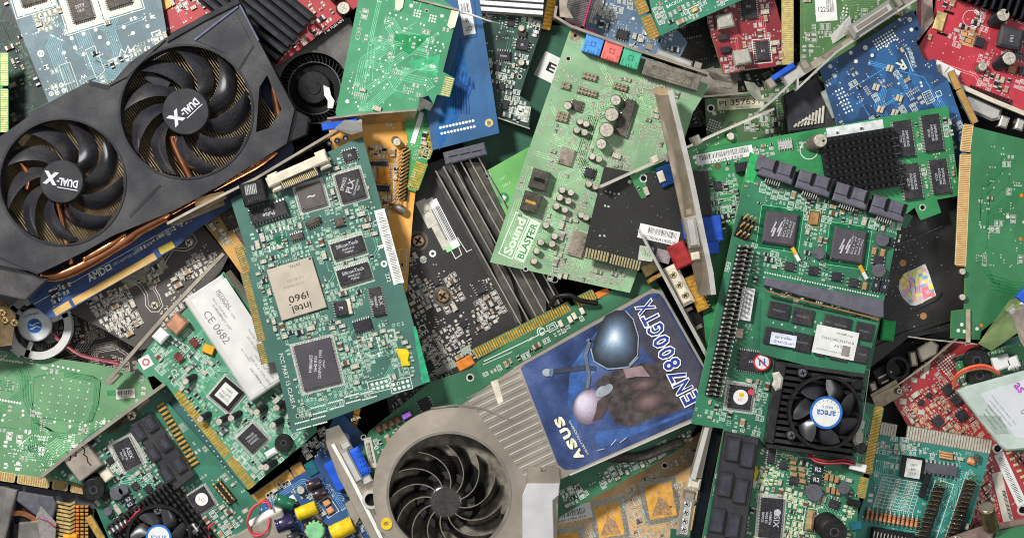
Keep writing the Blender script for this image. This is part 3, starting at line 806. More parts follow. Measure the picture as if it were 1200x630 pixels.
# ================================================================= red pieces at the top
redm = pcb('red', '#b01c28', '#c42a34', dust=.12)
redt = mat('trace_red', '#d2606a', .45)
c = Card('circuit_board', 'narrow red board strip between the blue-grey board and black heatsink card', 'circuit board', (230, 10), 14, -30)
c.board([(150, -30), (250, -60), (300, 0), (262, 18), (206, 40), (193, 40)], redm, edge=FR4D)
c.plate('mounting_tab', [(190, 14), (200, 8), (204, 0), (190, -6)], 0, 2, GOLDD)
c.fill(60, .5, 20, 60, tm=redt, clusters=4, spread=20); c.done()
c = Card('graphics_card', 'red card with a long black finned heatsink beside the twin-fan card', 'graphics card', (350, 20), 34, -36)
c.board([(300, -50), (470, -50), (421, 6), (325, 78), (310, 40)], redm, edge=FR4D)
q = c.P(369, 33); c.bmb.ring(*q, 8.5, 9.3, .3, SILK, 28); c.bmb.disc(*c.P(366, 26), 2.4, .3, SILV)
c.ptext('1 10 TUSS NP3 2', 393, 30, 3, -36, w=30)
b = c.fins(299, 8, 118, 74, 39, 10, 5, 4, 24, mat('black_anodised', '#1d2027', .35, .5, .2, .1, coat=.2), basem=PITCH, hh=20)
c.cap(401, 11, 8, 15, CAPK, lean=(2, -2)); c.cap(392, -4, 7, 14, CAPK)
c.fill(90, .6, 10, 40, tm=redt, clusters=3, spread=13, region=[(320, 58), (350, 40), (358, 48), (328, 74)]); c.fill(24, .5, 10, 40, tm=redt, clusters=4, spread=30); c.done()

# ================================================================= black blower fan
c = Card('blower_fan', 'black radial blower with a white smear on its hub beneath the red heatsink card', 'fan', (368, 90), 8, -35, group=None)
pl = MB(); fx, fy = c.P(368, 103, 12)
holeplate(pl, c.PP([(318, 70), (410, 20), (425, 60), (400, 145), (350, 145), (318, 110)], 14), [circ(fx, fy, 41, 48)], 0, 14, mat('blower_case', '#4b4a49', .4, .1, .25, .05, dust=.3), DARK); c.part('housing', pl)
fl = MB(); fl.disc(fx, fy, 44, .5, PITCH, 40); c.part('housing_floor', fl)
rt = MB()
for i in range(46):
    a = 2*PI*i/46; rt.box(fx+35*math.cos(a), fy+35*math.sin(a), 8, .9, a+.5, 1, 12, DARK)
rt.cyl(fx, fy, 30, 1, 3, PITCH, 40); rt.cyl(fx, fy+1, 20, 2, 11, DARK, 36, ch=2); rt.cyl(fx, fy, 8, 10, 12, DARK, 24, ch=.5); rt.ring(fx, fy, 30, 31.2, 1, BLKG, 40, 9)
rotor = c.part('fan_rotor', rt)
c.plate('smear', [(379, 100), (386, 103), (388, 112), (392, 118), (390, 127), (384, 127), (384, 118), (380, 112)], 11, 11.6, PAPER, rotor)

# ================================================================= green board face down (top centre)
c = Card('circuit_board', 'upturned emerald green board with white solder dots and a tan bracket edge', 'circuit board', (465, 75), 74, 13, tilt=(0.02, -0.03))
c.board([(426, -30), (480, -30), (537, 13), (519, 84), (533, 92), (527, 114), (512, 111), (508, 122), (502, 112), (493, 115), (489, 131), (395, 137), (393, 132)], pcb('emerald', '#339463', '#4fa67c', dust=.25, contrast=.6, vs=.012), hole=((500, 13, 1.5),))
tr = mat('trace_emerald', '#75bf95', .45)
tgr = mat('trace_emerald_dark', '#23854f', .45)
for k in range(6):
    c.pline([(420+k*3, 130), (446+k*3, 108), (460+k*3, 88), (476+k*3, 80), (514-k, 84-k*2)], .8, tr, z=.14)
for k in range(3): c.pline([(428+k*4, 95), (432+k*4, 50-k*2), (440+k*2, 44+k*3), (470, 50+k*2)], .8, tr, z=.14)
c.ppoly([(478, 72), (516, 64), (512, 90), (486, 82)], mat('pour_emerald', '#3fa271', .5)); c.ppoly([(462, 40), (505, 42), (480, 64), (460, 52)], tgr)
g_ = random.Random(5)
for (x, y) in ((438, 67), (445, 69), (452, 71), (447, 78), (434, 79), (442, 82), (449, 84), (431, 88), (440, 94), (438, 101), (444, 97), (450, 103), (454, 99), (449, 90), (457, 91), (463, 76), (461, 67), (472, 68), (470, 57), (461, 54), (492, 47), (501, 46), (507, 49), (513, 50), (499, 55), (505, 57), (511, 59), (516, 60), (519, 52), (486, 44), (457, 16), (464, 18), (470, 21), (477, 23), (455, 25), (460, 28), (465, 38), (493, 28), (497, 30), (496, 75), (499, 94), (498, 100), (410, 95), (414, 103), (408, 104), (421, 58), (417, 120), (420, 125), (457, 123)):
    c.pads(x, y, 1, 1, 1, 1, r=1.3, m=SILK)
c.pads(489, 16, 3, 3, 3.2, 3.2, r=1.3, m=SILK); c.pads(507, 22, 3, 3, 3.2, 3.2, r=1.3, m=SILK); c.pads(482, 7, 1, 1, 1, 1, r=2.4, m=SILK); c.pads(518, 19, 1, 1, 1, 1, r=2.2, m=SILK); c.pads(507, 78, 2, 1, 3, 3, r=2, m=SILK); c.pads(407, 119, 1, 1, 1, 1, r=2.5, m=SILK)
c.fill(10, .1, 60, 90, tm=tr, clusters=6, spread=40)
c.fingers((533, 92), (527, 114), 12, 9, GOLDP, side=-1, fill=.6)
cm = mat('tab_cream', '#cfc9b4', .5, .2, .1, .1, dust=.15)
c.plate('bracket_tab', [(464, -12), (475, -10), (472, 9), (468, 13), (463, 11)], .3, 1.6, cm); c.plate('bracket_tab', [(529, 12), (538, 14), (533, 32), (528, 34), (524, 30)], .3, 1.6, cm)
c.wall('bracket', [(478, -3), (537, 12)], 2.2, -8, 3, STEEL)
c.wall('bracket', [(384, 139), (425, 134), (489, 129)], 2.2, -14, 4, STEEL)
c.slope('bracket_face', [(386, 139, 2), (489, 130, 2), (485, 141, -22), (392, 149, -22)], 1.2, mat('bracket_tan', '#a8906f', .4, .5, .2, .05))
c.plate('cable_clip', [(492, 113), (508, 122), (504, 130), (497, 127), (489, 131)], .3, 2.5, mat('clip_grey', '#54564f', .5, .4, .2))
c.done()

# long gold contact card behind it
c = Card('circuit_board', 'green card showing a long slanted row of gold contacts beside the blue board', 'circuit board', (505, 160), 46, 107)
c.board([(470, 120), (505, 90), (528, 116), (487, 225), (478, 222), (480, 180)], pcb('bright', '#2f9a4d'))
c.fingers((529, 117), (490, 224), 15, 38, GOLD, side=1 if c.P(490, 150)[1] > c.P(520, 150)[1] else -1, gaps=((.30, .34), (.66, .69)), fill=.6)
c.label(489, 150, 6, 38, 17, lines=(), m=PAPER)
c.fill(20, .3, 10, 40, tm=tr, clusters=3, spread=20); c.done()

# ================================================================= orange card
orm = pcb('orange', '#f0a832', '#ffbe58', dust=.2, contrast=.6); ort = mat('trace_orange', '#b37a26', .5)
c = Card('circuit_board', 'orange board with a double row of slanted black pins beside the white-chip card', 'circuit board', (455, 220), 42, 3)
c.board([(385, 150), (489, 138), (492, 180), (484, 250), (477, 342), (440, 340), (400, 250)], orm, hole=((482, 149, 3),))
c.pins(478, 175, 472, 232, 14, 2, 6, 16, lean=(-7, -6), base=DARK, bh=4, w=11, r=.9)
c.chip(450, 206, 14, 20, 3, 'all', 2.5, mat('orange_die', '#c07f2a', .5, 0, .3), [])
c.prect(450, 206, 24, 28, 3, SILK, 1)
c.cap(463, 164, 5, 10, CAPB, lean=(3, -3)); c.caplie(470, 245, 12, 5, 30, CAPB); c.chip(448, 221, 17, 7, 3, 'tb'); c.chip(443, 192, 22, 5, 0, 'tb')
c.ptext('OPTI', 474, 300, 3, 93); c.prect(472, 305, 9, 26, 3)
c.fill(150, .55, 25, 60, tm=ort, clusters=4, spread=24, region=[(430, 170), (485, 165), (480, 255), (440, 255)]); c.fill(15, .4, 25, 30, tm=ort, clusters=4, spread=30); c.done()

# ================================================================= blue board
c = Card('circuit_board', 'bright blue upturned board with two rows of solder joints and a barcode sticker', 'circuit board', (540, 90), 52, -12)
bl = pcb('blueplate', '#1f5c90', '#2a6ea2', dust=.08, contrast=.5, vs=.01)
c.board([(480, -40), (556, -40), (585, 156), (507, 176), (495, 100)], bl, edge=FR4D)
bdk = mat('trace_blue_dark', '#123a72', .45)
for k in range(7): c.pline([(531+k*4, 75+k*3), (527+k*4, 92+k*3), (531+k*3, 112), (531+k*3.2, 134)], 1.8 if k % 2 else .9, bdk, z=.14)
for k in range(5): c.pline([(537+k*4.3, 92+(k % 3)*4), (538+k*4.3, 101+(k % 3)*4)], 3, bdk, z=.16)
c.pads(536, 149, 11, 2, 3.9, 7, -12, r=1.7, m=PAPER)
q = c.P(573, 144); c.bmb.ring(*q, 2.4, 4.8, .3, GOLDP, 20); c.bmb.disc(*q, 2.4, .32, STEELD, 14)
c.pline([(537, 47), (559, 43)], .8, bdk, z=.2); c.pline([(556, 1), (559, 43)], .8, bdk, z=.2)
c.label(547, 20, 14, 42, -10, lines=(('R', 5, 0, -4), ('2D', 5, 0, -14)), bars=((0, 10, 9, 12),), rot180=False)
c.ppoly([(512, 150), (540, 40), (552, 110), (515, 176)], mat('pour_blue', '#195993', .5), z=.11)
c.boxpart('connector', 545, 180, 50, 15, -14, -12, 1, BLKG, ch=1.5)
cb = MB(); q = c.P(545, 180)
for i in (-1, 0, 1): cb.box(q[0]+i*14, q[1], 12, 1.2, c.R(-14), 1, 1.3, PITCH)
c.part('connector_slots', cb)
c.done()

# ================================================================= dark green card with white heatsink
dkg = pcb('darkgreen', '#173f33', '#21513f', dust=.2, contrast=.5); dkt = mat('trace_darkgreen', '#3d705c', .5)
c = Card('graphics_card', 'dark green card crowded with tiny parts under a white finned heatsink', 'graphics card', (600, 80), 34, 12)
c.board([(552, -40), (645, -40), (636, 30), (609, 112), (623, 121), (620, 150), (583, 137), (560, 30)], dkg, hole=((609, 90, 1.8),))
c.wall('bracket', [(583, 138), (621, 151)], 1.4, -4, 2, STEELB)
c.fins(597, -2, 80, 36, 4, 7.2, 4.6, 3, 18, mat('white_anodised', '#d9d9dc', .4, .2, .08, .1), basem=STEELD)
c.chip(590, 66, 16, 11, 5, 'tb', lines=[('LM358', 2)]); c.chip(612, 53, 15, 12, 10, 'lr', lines=[('IR', 3)]); c.pquad(612, 133, 14, 17, 12); q = c.P(610, 130); c.bmb.disc(*q, 2, .4, HOLE, 10)
c.cap(611, 34, 4, 7, STEELD); c.cap(611, 74, 4, 7, STEELD); c.chip(612, 40, 10, 8, 10, 'tb')
c.fill(420, .45, 30, 200, tm=dkt, clusters=9, spread=26, ics=.05, silk=SILK, bodies=(TANL, RESB, BLKG, WHITEP)); c.done()
o = c
c = Card('wire', 'short pale wire lying across the blue board and dark green card', 'wire', (555, 18), 80, 0, group=None)
b = MB(); b.tube([(*c.P(x, y, z), z) for x, y, z in ((536, 14, -4), (548, 16, -6), (562, 21, -12), (573, 25, -18), (584, 27, -26))], [1.2, 1.4, 1.3, 1.1, .8], PAPER, 8); c.part('wire_strand', b)

c = Card('circuit_board', 'gold-fingered board end poking up beside the white heatsink', 'circuit board', (640, 10), 26, 105)
c.board([(630, -40), (658, -40), (652, 5), (644, 30), (626, 26)], pcb('darkgreen', '#173f33'))
c.fingers((657, -25), (645, 36), 11, 14, GOLD, side=1 if c.P(630, 0)[1] > c.P(650, 0)[1] else -1, fill=.75, base=GOLDD); c.done()

c = Card('circuit_board', 'deep dark green board carrying a white CE sticker', 'circuit board', (620, 150), 16, 22)
c.board([(560, 30), (680, 30), (690, 200), (560, 250), (540, 190)], pcb('deepgreen', '#1c5a41', '#23684a', dust=.05), edge=FR4D)
c.label(643, 79, 24, 31, 26, lines=(('E', 11, 3, 1, 10, .03),), tang=0)
c.done()
c = Card('circuit_board', 'lime green blank board corner with a round logo left of the sound card', 'circuit board', (590, 215), 36, -28)
c.board([(563, 204), (620, 172), (650, 240), (600, 262), (583, 255)], pcb('lime', '#6fbf62', '#7bc76c', dust=.1, contrast=.3), hole=((572, 206, 2.2),))
q = c.P(590, 232); c.bmb.disc(*q, 6.5, .3, mat('logo_green', '#3f8a58'), 20); c.bmb.quad(*q, 6, 5, .4, .4, SILK); c.ptext('DVS', 589, 209, 3, -28); c.ptext('DACE', 594, 216, 3, -28)
c.done()
# ================================================================= ribbon cable + blue-grey board 2
c = Card('ribbon_cable', 'grey ribbon cable with a magenta edge folded at the top of the pile', 'cable', (680, 12), 44, 20, group=None)
RIB = mat('ribbon_grey', '#8e8a86', .5, 0, .15, .3); MAG = mat('ribbon_magenta', '#b03a68', .5)
b = MB()
for i in range(14):
    t = i/13; b.tube([(*c.P(662+t*2, 24-t*26, 6), 6), (*c.P(684+t*6, 30-t*26, 9), 9)], 1.05, RIB, 6)
for i in range(12):
    b.tube([(*c.P(676+i*2.4, -6, 4), 4), (*c.P(688+i*2.6-(i*.9), 30-i*2, 5), 5)], 1.1, RIB, 6)
b.tube([(*c.P(660, 25, 7), 7), (*c.P(684, 31, 10), 10), (*c.P(694, -6, 9), 9)], 1.4, MAG, 6)
b.tube([(*c.P(684, 33, 7), 7), (*c.P(700, 40, 7), 7)], 1.4, MAG, 6); c.part('ribbon', b)

gb2 = pcb('greyblue2', '#53718f', '#6a86a2', dust=.35)
c = Card('circuit_board', 'slate blue board full of tiny parts behind the sound card bracket', 'circuit board', (745, 25), 24, 12)
c.board([(705, -50), (765, -50), (770, 5), (806, 50), (790, 80), (680, 50)], gb2)
c.chip(729, 41, 14, 11, 14, 'tb'); q = c.P(742, 22); c.bmb.disc(*q, 2, .3, SILK)
c.fill(330, .5, 30, 120, tm=mat('trace_gb2', '#8aa2b8', .5), clusters=8, spread=26, silk=SILK, bodies=(TANL, RESB, WHITEP)); c.done()

# ================================================================= sound card
c = Card('sound_card', 'pale green dusty sound card with blue, pink and green audio jacks', 'sound card', (705, 190), 58, 18, tilt=(0, 0))
sbm = pcb('sound', '#88b586', '#9bc595', dust=.6, contrast=.6, vs=.012)
c.board([(668, 35), (832, 100), (812, 132), (800, 170), (738, 343), (574, 307)], sbm, hole=((666, 69, 2.2), (616, 315, 2)))
q = c.P(674, 42); c.bmb.ring(*q, 2, 6.5, .25, mat('rusty_ring', '#9a8468', .5, .4, .2), 18); c.bmb.disc(*q, 2, .3, HOLE, 10)
for nm, col, x, y in (('blue', '#4a8ed8', 695, 53), ('pink', '#df7069', 717, 61), ('green', '#4aa883', 739, 69)):
    m = mat('jack_'+nm, col, .5, 0, .1, .1, dust=.12); m2 = mat('jack_dark_'+nm, lin(col, .35), .5)
    j = c.boxpart('audio_jack', x, y, 21.5, 22, 17, 0, 17, m, hh=8, label='%s audio jack' % nm)
    b = MB(); px, py = c.P(x, y, 17); R_ = c.R(17); cc, s_ = math.cos(R_), math.sin(R_)
    def tt(X, Y): return (px+X*cc-Y*s_, py+X*s_+Y*cc)
    b.line(rect(*tt(0, 1), 5, 5, R_), .8, 17.1, m2, True)
    for X in (-8, 8):
        for Y in (-3, -5.4, -7.8): b.quad(*tt(X, Y), 1.6, 1.1, R_, 17.1, m2)
    for X in (-3, 0, 3): b.quad(*tt(X, -8), 1.2, 2.2, R_, 17.1, m2)
    b.quad(*tt(0, 9.6), 19, 1.6, R_, 17.1, m2); c.part('jack_moulding', b, j)
conn = c.boxpart('game_port', 787, 88, 68, 19, 17, 0, 14, mat('port_dusty', '#6a655c', .6, .2, .3, .1, dust=.6), hh=10)
c.boxpart('port_recess', 787, 89, 50, 12, 17, 14, 14.8, mat('recess_dusty', '#5c584f', .7, 0, .3, .15, dust=.8), parent=conn, hh=14)
c.plate('port_shell', [(772, 57), (812, 72), (811, 80), (802, 77), (768, 65)], 4, 16, STEELB, ch=2)
for x, y in ((760, 56), (817, 78)): c.boxpart('hex_post', x, y, 9, 8, 17, 4, 13, STEEL)
c.wall('bracket', [(652, 8), (650, 20), (668, 31), (745, 59), (830, 87)], 3, -12, 18, STEEL, hh=12)
c.slope('bracket_tongue', [(828, 83, 12), (838, 86, 12), (859, 98, 2), (835, 93, 8)], 1.2, STEELD)
c.plate('bracket_flange', [(655, -8), (668, -14), (664, 8), (672, 22), (656, 20)], 14, 16, mat('flange_pinkgrey', '#a79a8c', .4, .5, .15))
for x, y, r, h in ((722, 117, 6.5, 15), (717, 134, 8.5, 20), (711, 152, 9, 20), (705, 168, 6.5, 15), (666, 123, 5, 10)): c.cap(x, y, r, h, CAPB, lean=(-.5, -2))
for x, y in ((679, 144), (686, 147), (675, 154), (684, 157), (693, 185), (701, 188), (689, 217), (697, 220), (658, 224), (668, 227), (655, 233), (665, 237), (651, 243), (661, 247), (639, 265), (649, 278), (633, 285), (646, 287), (628, 295), (625, 307), (680, 253), (686, 256)):
    c.cap(x, y, 4.2, 9, CAPB, lean=(.5, 1.5), vent=False)
c.chip(733, 139, 13, 42, 17, 'lr', 6, BLKB); c.chip(691, 184+19, 12, 11, 17, 'all'); c.chip(664, 184, 17, 20, 17, 'lr', 3, mat('chip_pinkgrey', '#847a6e', .6, 0, .3, .2, dust=.5))
c.chip(676, 124, 13, 12, 17, 'lr', 4, BLKB); c.chip(738, 122, 10, 10, 17, 'tb', 4, BLKB); c.chip(677, 286, 18, 30, 17, 'lr', 3, mat('chip_pinkgrey', '#847a6e'))
for x, y in ((632, 211), (622, 237)):
    p = c.boxpart('audio_header', x, y, 21, 23, 17, 0, 12, mat('header_dusty', '#3c3833', .6, 0, .3, .2, dust=.6))
    c.boxpart('header_slot', x, y, 13, 4, 17, 12, 12.6, PITCH if y < 220 else GOLDD, parent=p, hh=12)
PK = mat('dusty_pins', '#82755c', .6, .3, .3, .3, dust=.5)
for x, y, n, r_ in ((688, 108, 6, 2), (691, 90, 4, 2), (659, 137, 3, 3), (727, 102, 4, 2), (663, 101, 2, 2)):
    c.pins(x-n*1.6, y-n*.4, x+n*1.6, y+n*.5, n, r_, 4, 6, base=PK, pm=PK, bh=3)
# logo
WB = mat('logo_fill', '#cfe3c6', .6, 0, .1, .3)
c.pquad(618, 282, 51, 13, -67, WB, .2); c.ptext('BLASTER', 618, 282, 8, -67, mat('logo_ink', '#4c8f57'), w=44, bold=.02, z=.4)
c.prect(602.5, 276, 52, 17, -67, WB, 1.2); c.ptext('Sound', 603, 277, 11, -67, WB, w=46, bold=.035)
for p in ([(640, 125), (655, 125), (648, 148), (634, 146)], [(680, 96), (702, 103), (697, 121), (674, 114)], [(755, 150), (772, 155), (752, 205), (738, 200)], [(653, 150), (662, 152)]):
    c.pline(p, .6, SILKD, len(p) > 2)
for x, y in ((640, 299), (634, 312), (651, 316), (650, 327)):
    q = c.P(x, y); c.bmb.ring(*q, 3.6, 4.3, .3, SILKD, 18)
tsb = mat('trace_sound', '#a3cd9c', .5)
pd = mat('pad_dusty', '#a39d8c', .6, .3, .3, .5, dust=.5)
bd = (mat('smd_dust', '#938876', .6, 0, .2, .5, dust=.4), mat('smd_dust2', '#756b5c', .6, 0, .2, .5, dust=.4), TANL)
c.fill(190, .4, 6, 40, tm=tsb, clusters=4, spread=16, region=[(645, 155), (675, 150), (685, 200), (640, 205)], padm=pd, bodies=bd)
c.fill(200, .4, 6, 40, tm=tsb, clusters=4, spread=20, region=[(690, 80), (760, 95), (750, 115), (690, 100)], padm=pd, bodies=bd)
c.fill(280, .4, 4, 40, tm=tsb, clusters=4, spread=16, region=[(752, 85), (800, 108), (785, 150), (745, 130)], padm=pd, bodies=bd)
c.fill(160, .4, 4, 40, tm=tsb, clusters=3, spread=14, region=[(715, 175), (745, 175), (738, 200), (715, 200)], padm=pd, bodies=bd)
c.fill(240, .4, 6, 60, tm=tsb, clusters=6, spread=26, region=[(660, 225), (690, 235), (684, 290), (665, 330), (640, 330), (650, 280)], padm=pd, bodies=bd)
c.fill(170, .3, 6, 60, tm=tsb, clusters=6, spread=26, region=[(655, 300), (735, 315), (730, 338), (650, 325)], padm=pd, bodies=bd)
c.fill(60, .2, 60, 160, tm=tsb, clusters=12, spread=60, padm=pd, bodies=bd)
c.done()

# ================================================================= black square card on the sound card
c = Card('network_card', 'small square black card with pale gold contacts lying on the sound card', 'network card', (745, 250), 75, 13)
bk = pcb('blacksq', '#191818', '#1e1d1d', dust=.2, contrast=.3)
c.board([(708, 195), (748, 203), (830, 200), (835, 262), (775, 305), (752, 312), (748, 308), (684, 292)], bk, edge=DARK)
GC_ = mat('worn_gold', '#a89c70', .45, .3, .2, .3)
c.fingers((684, 302), (712, 308), 13, 8, GC_, fill=.62, side=1 if c.P(690, 290)[1] > c.P(690, 300)[1] else -1)
c.fingers((713, 309), (749, 318), 13, 11, GC_, fill=.55, side=1 if c.P(690, 290)[1] > c.P(690, 300)[1] else -1)
g_ = random.Random(9)
for x, y in ((710, 224), (715, 225), (720, 227), (725, 227), (709, 241), (713, 242), (703, 276), (708, 276)): c.pads(x, y, 1, 1, 1, 1, r=1.4, m=SILKD)
for _ in range(50):
    x, y = g_.uniform(690, 790), g_.uniform(205, 300); c.pads(x, y, 1, 1, 1, 1, r=g_.choice((.25, .35, .5)), m=SILKD)
c.label(772, 275, 48, 17, 13, lines=(('PC0006A1905001', 3.6, 3, -5.5, 42),), bars=((4, 3, 34, 7),))
c.label(757, 297, 17, 17, 8, lines=(('VHS', 6, 0, 0, 12),), m=mat('label_pale', '#b7c0ae', .5), ink=mat('ink_green', '#5d8a62'))
c.label(777, 300, 17, 15, 14, lines=(), m=mat('label_smoke', '#8f8689', .5))
c.pads(738, 213, 1, 1, 1, 1, r=2.6, m=SILV)
c.done()

# ================================================================= top green/gold, red small, dark stack
tl = pcb('tealtop', '#2a8264', '#369474', dust=.1); tlt = mat('trace_teal', '#58ac8c', .5)
c = Card('circuit_board', 'green board at the top edge with orange-gold contacts on its left', 'circuit board', (815, 5), 52, -26)
c.board([(755, -30), (900, -60), (890, -10), (870, 0), (774, 42), (764, 15)], tl)
c.fingers((747, -22), (774, 42), 14, 20, mat('gold_orange', '#d08f3c', .35, .6, .2, .3), side=1 if c.P(800, 0)[1] > c.P(765, 0)[1] else -1, gaps=((.55, .58),), fill=.7)
c.prect(814, 12, 14, 8, -26, SILK, 1); c.boxpart('crystal', 814, 12, 8, 5, -26, 0, 3, GOLDP)
c.ptext('BACKUS', 790, 4, 4, -26, bold=.02); c.ptext('D', 800, 17, 4, -26); c.prect(848, -2, 12, 8, -20, SILK, 1)
c.fill(45, .4, 20, 60, tm=tlt, clusters=4, spread=22, silk=SILK); c.done()

c = Card('circuit_board', 'small dark red memory board with two grey cube coils', 'circuit board', (880, 45), 26, -7, tilt=(-.06, 0))
c.board([(822, -30), (900, -30), (928, 75), (848, 87), (830, 30)], pcb('darkred', '#8f1f2c', '#a52b36', dust=.15))
GC = mat('coil_grey', '#a5a497', .5, .1, .1, .2, dust=.15)
for x, y in ((848, 26), (868, 68)): c.boxpart('coil', x, y, 19, 17, -12, 0, 14, GC, ch=2)
c.ptext('R', 852, 22, 4, 60, z=14.2)
c.chip(877, 8, 18, 30, -6, 'lr', lines=[('KD', 3)]); c.chip(893, 60, 15, 23, -6, 'lr', lines=[('A1', 3)]); c.prect(893, 60, 21, 28, -6, SILK, 1); c.pline([(873, 82), (888, 80)], .8, SILK)
for x, y in ((847, 44), (850, 59)): c.boxpart('diode', x, y, 11, 7, -8, 0, 5, BLK)
c.fill(260, .5, 20, 100, tm=redt, clusters=6, spread=22, silk=mat('silk_pink', '#c49a9a', .6), bodies=(TAN, BROWN, TANL)); c.done()

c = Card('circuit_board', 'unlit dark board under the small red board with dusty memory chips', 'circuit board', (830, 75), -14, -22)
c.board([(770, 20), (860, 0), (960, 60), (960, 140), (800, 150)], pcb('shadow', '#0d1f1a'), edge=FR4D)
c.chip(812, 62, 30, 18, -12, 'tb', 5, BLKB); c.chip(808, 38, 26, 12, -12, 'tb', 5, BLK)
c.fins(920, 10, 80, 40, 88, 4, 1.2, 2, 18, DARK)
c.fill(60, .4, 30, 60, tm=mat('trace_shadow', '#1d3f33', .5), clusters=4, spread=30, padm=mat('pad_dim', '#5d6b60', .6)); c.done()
c = Card('metal_plate', 'grey label plate printed upside down beneath the sound card bracket', 'plate', (840, 97), 8, -4, group=None)
c.plate('plate', [(815, 82), (866, 78), (864, 112), (812, 112)], -1, 1, mat('plate_taupe', '#7d776c', .5, .2, .15, .1, dust=.3))
q = c.P(848, 92); b = MB(); b.text('CARD BUS', q[0], q[1], 3.5, PI, 1.1, INK, w=22); q = c.P(846, 104); b.text('MMB2C/32C', q[0], q[1], 3, PI, 1.1, INK, w=24); b.line(c.PP([(820, 96), (822, 108), (862, 106)]), .6, 1.1, INKG); c.part('plate_print', b)

c = Card('circuit_board', 'olive green board with a cream sticker reading PI 357631', 'circuit board', (880, 140), 14, -4)
c.board([(826, 116), (900, 105), (1000, 80), (1000, 165), (830, 200)], pcb('olive', '#45683a', '#54784a', dust=.1), hole=((833, 127, 3),))
c.label(868, 121, 55, 14, -4, lines=(('PI', 6, -21, 1, 8), ('357631', 7, 5, 1.5, 34), ('CAUTION CARD', 2.2, 3, -5, 18)), m=mat('label_cream', '#c3bfa4', .5))
c.pads(836, 148, 5, 5, 3, 3, 20, r=1.1); c.pads(837, 133, 1, 1, 1, 1, r=2.5)
for k in range(3): c.pline([(850+k*10, 150-k*3), (856+k*12, 143), (872+k*8, 146), (880+k*8, 153)], 1.3, mat('trace_olive_dark', '#243d1f', .5), z=.15)
c.fill(30, .2, 30, 50, tm=mat('trace_olive', '#6b8c5c', .5), clusters=4, spread=40)
c.wall('bracket', [(815, 115), (850, 112), (884, 109)], 2.2, 6, 12, STEEL); c.done()
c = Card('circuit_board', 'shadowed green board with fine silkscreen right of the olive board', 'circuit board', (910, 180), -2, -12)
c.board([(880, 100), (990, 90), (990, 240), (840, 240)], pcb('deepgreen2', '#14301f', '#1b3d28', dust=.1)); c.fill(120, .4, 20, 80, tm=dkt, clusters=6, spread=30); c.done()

# ================================================================= olive board top right
c = Card('circuit_board', 'olive board at the top edge with upright gold contacts and a white barcode sticker', 'circuit board', (990, 25), 26, 0)
c.board([(938, -60), (1085, -60), (1078, 10), (960, 80), (938, 80)], pcb('olive2', '#4a7a42', '#5b8a50', dust=.2))
c.fingers((930, -50), (930, 76), 14, 52, GOLDP, side=1 if c.P(950, 0)[1] > c.P(935, 0)[1] else -1, fill=.55, base=mat('finger_base', '#a59a5e'))
c.label(968, 11, 25, 28, -4, lines=(('1225', 6, -3, 0, 12),), bars=((5, 4, 8, 16),)); c.pads(990, 14, 2, 3, 4, 4, 10, r=1.3, m=SILK)
c.slope('torn_sticker', [(973, 42, 1), (996, 18, 6), (999, 36, 3), (976, 52, 1)], .4, mat('paper_grey', '#b5b5ae', .5, 0, .1))
c.fill(40, .2, 40, 130, tm=mat('trace_olive', '#6b8c5c', .5), clusters=5, spread=40); c.done()

# ================================================================= small green bracket card over black square card
c = Card('circuit_board', 'small green board corner with a blue port on a long thin bracket rod', 'circuit board', (780, 195), 70, -24, tilt=(-.22, 0))
c.board([(738, 206), (775, 190), (862, 148), (866, 168), (815, 200), (795, 250), (780, 222), (752, 233)], pcb('bright2', '#2f9148', '#3ba155', dust=.06), hole=((754, 209, 3.2),))
ROD = mat('rod_steel', '#c4bdb0', .3, .5, .06, .03)
c.wall('bracket', [(702, 219), (760, 193), (840, 156), (905, 128)], 3, -4, 7, ROD)
c.boxpart('port_body', 781, 205, 24, 24, -20, 0, 10, BLUED)
c.boxpart('port_latch', 775, 207, 8, 13, -20, 10, 12, CREAM, hh=11)
c.boxpart('port_shell', 786, 182, 20, 10, -24, -2, 10, STEELB, ch=2); c.boxpart('hex_post', 766, 187, 8, 8, -24, -2, 8, CREAM); c.boxpart('hex_post', 814, 165, 10, 11, -24, -2, 10, CREAM, ch=1.5)
c.cap(855, 160, 5, 5, STEELD, vent=False); c.pads(813, 163, 1, 1, 1, 1, r=3)
c.fill(110, .5, 10, 40, tm=tr, clusters=4, spread=22, region=[(778, 222), (800, 210), (806, 262), (795, 260)], silk=SILK); c.fill(16, .4, 10, 30, tm=tr, clusters=3, spread=30); c.done()

# ================================================================= nvidia-type card
c = Card('graphics_card', 'green video card with a black pin heatsink and four memory chips', 'graphics card', (970, 200), 62, -10)
nvm = pcb('nv', '#1f8a4a', '#2ba05c', dust=.08, contrast=.6)
c.board([(806, 178), (1111, 124), (1125, 229), (1098, 234), (1103, 249), (1079, 258), (1072, 243), (1000, 300), (870, 420), (830, 430)], nvm, hole=((1081, 243, 2.6),))
c.pingrid(1009, 190, 88, 70, -9, 13, 9, 2, 17, mat('black_pins', '#17181b', .4, .2, .2, .2, coat=.2), pw=.5)
b = MB()
for i in range(7): q = c.P(1048+i*1.4, 162+i*9, 8); b.tube([(q[0]-4, q[1], 10), (q[0]+4, q[1], 6), (q[0]+5, q[1], 1)], .7, SILV, 5)
c.part('fin_tips', b)
for x, y, w, h in ((1059, 163, 21, 43), (1092, 156, 21, 43), (1068, 213, 21, 42), (1101, 207, 20, 40)):
    c.chip(x, y, w, h, -8, 'lr', 4, BLK, [('SAMSUNG', 3), ('K4D263238E', 2.6), ('GC2A', 2.6)], tang=82, pitch=1.7)
c.pquad(1002, 151, 67, 12, -9, mat('silk_block', '#cdd2d0', .6), .4)
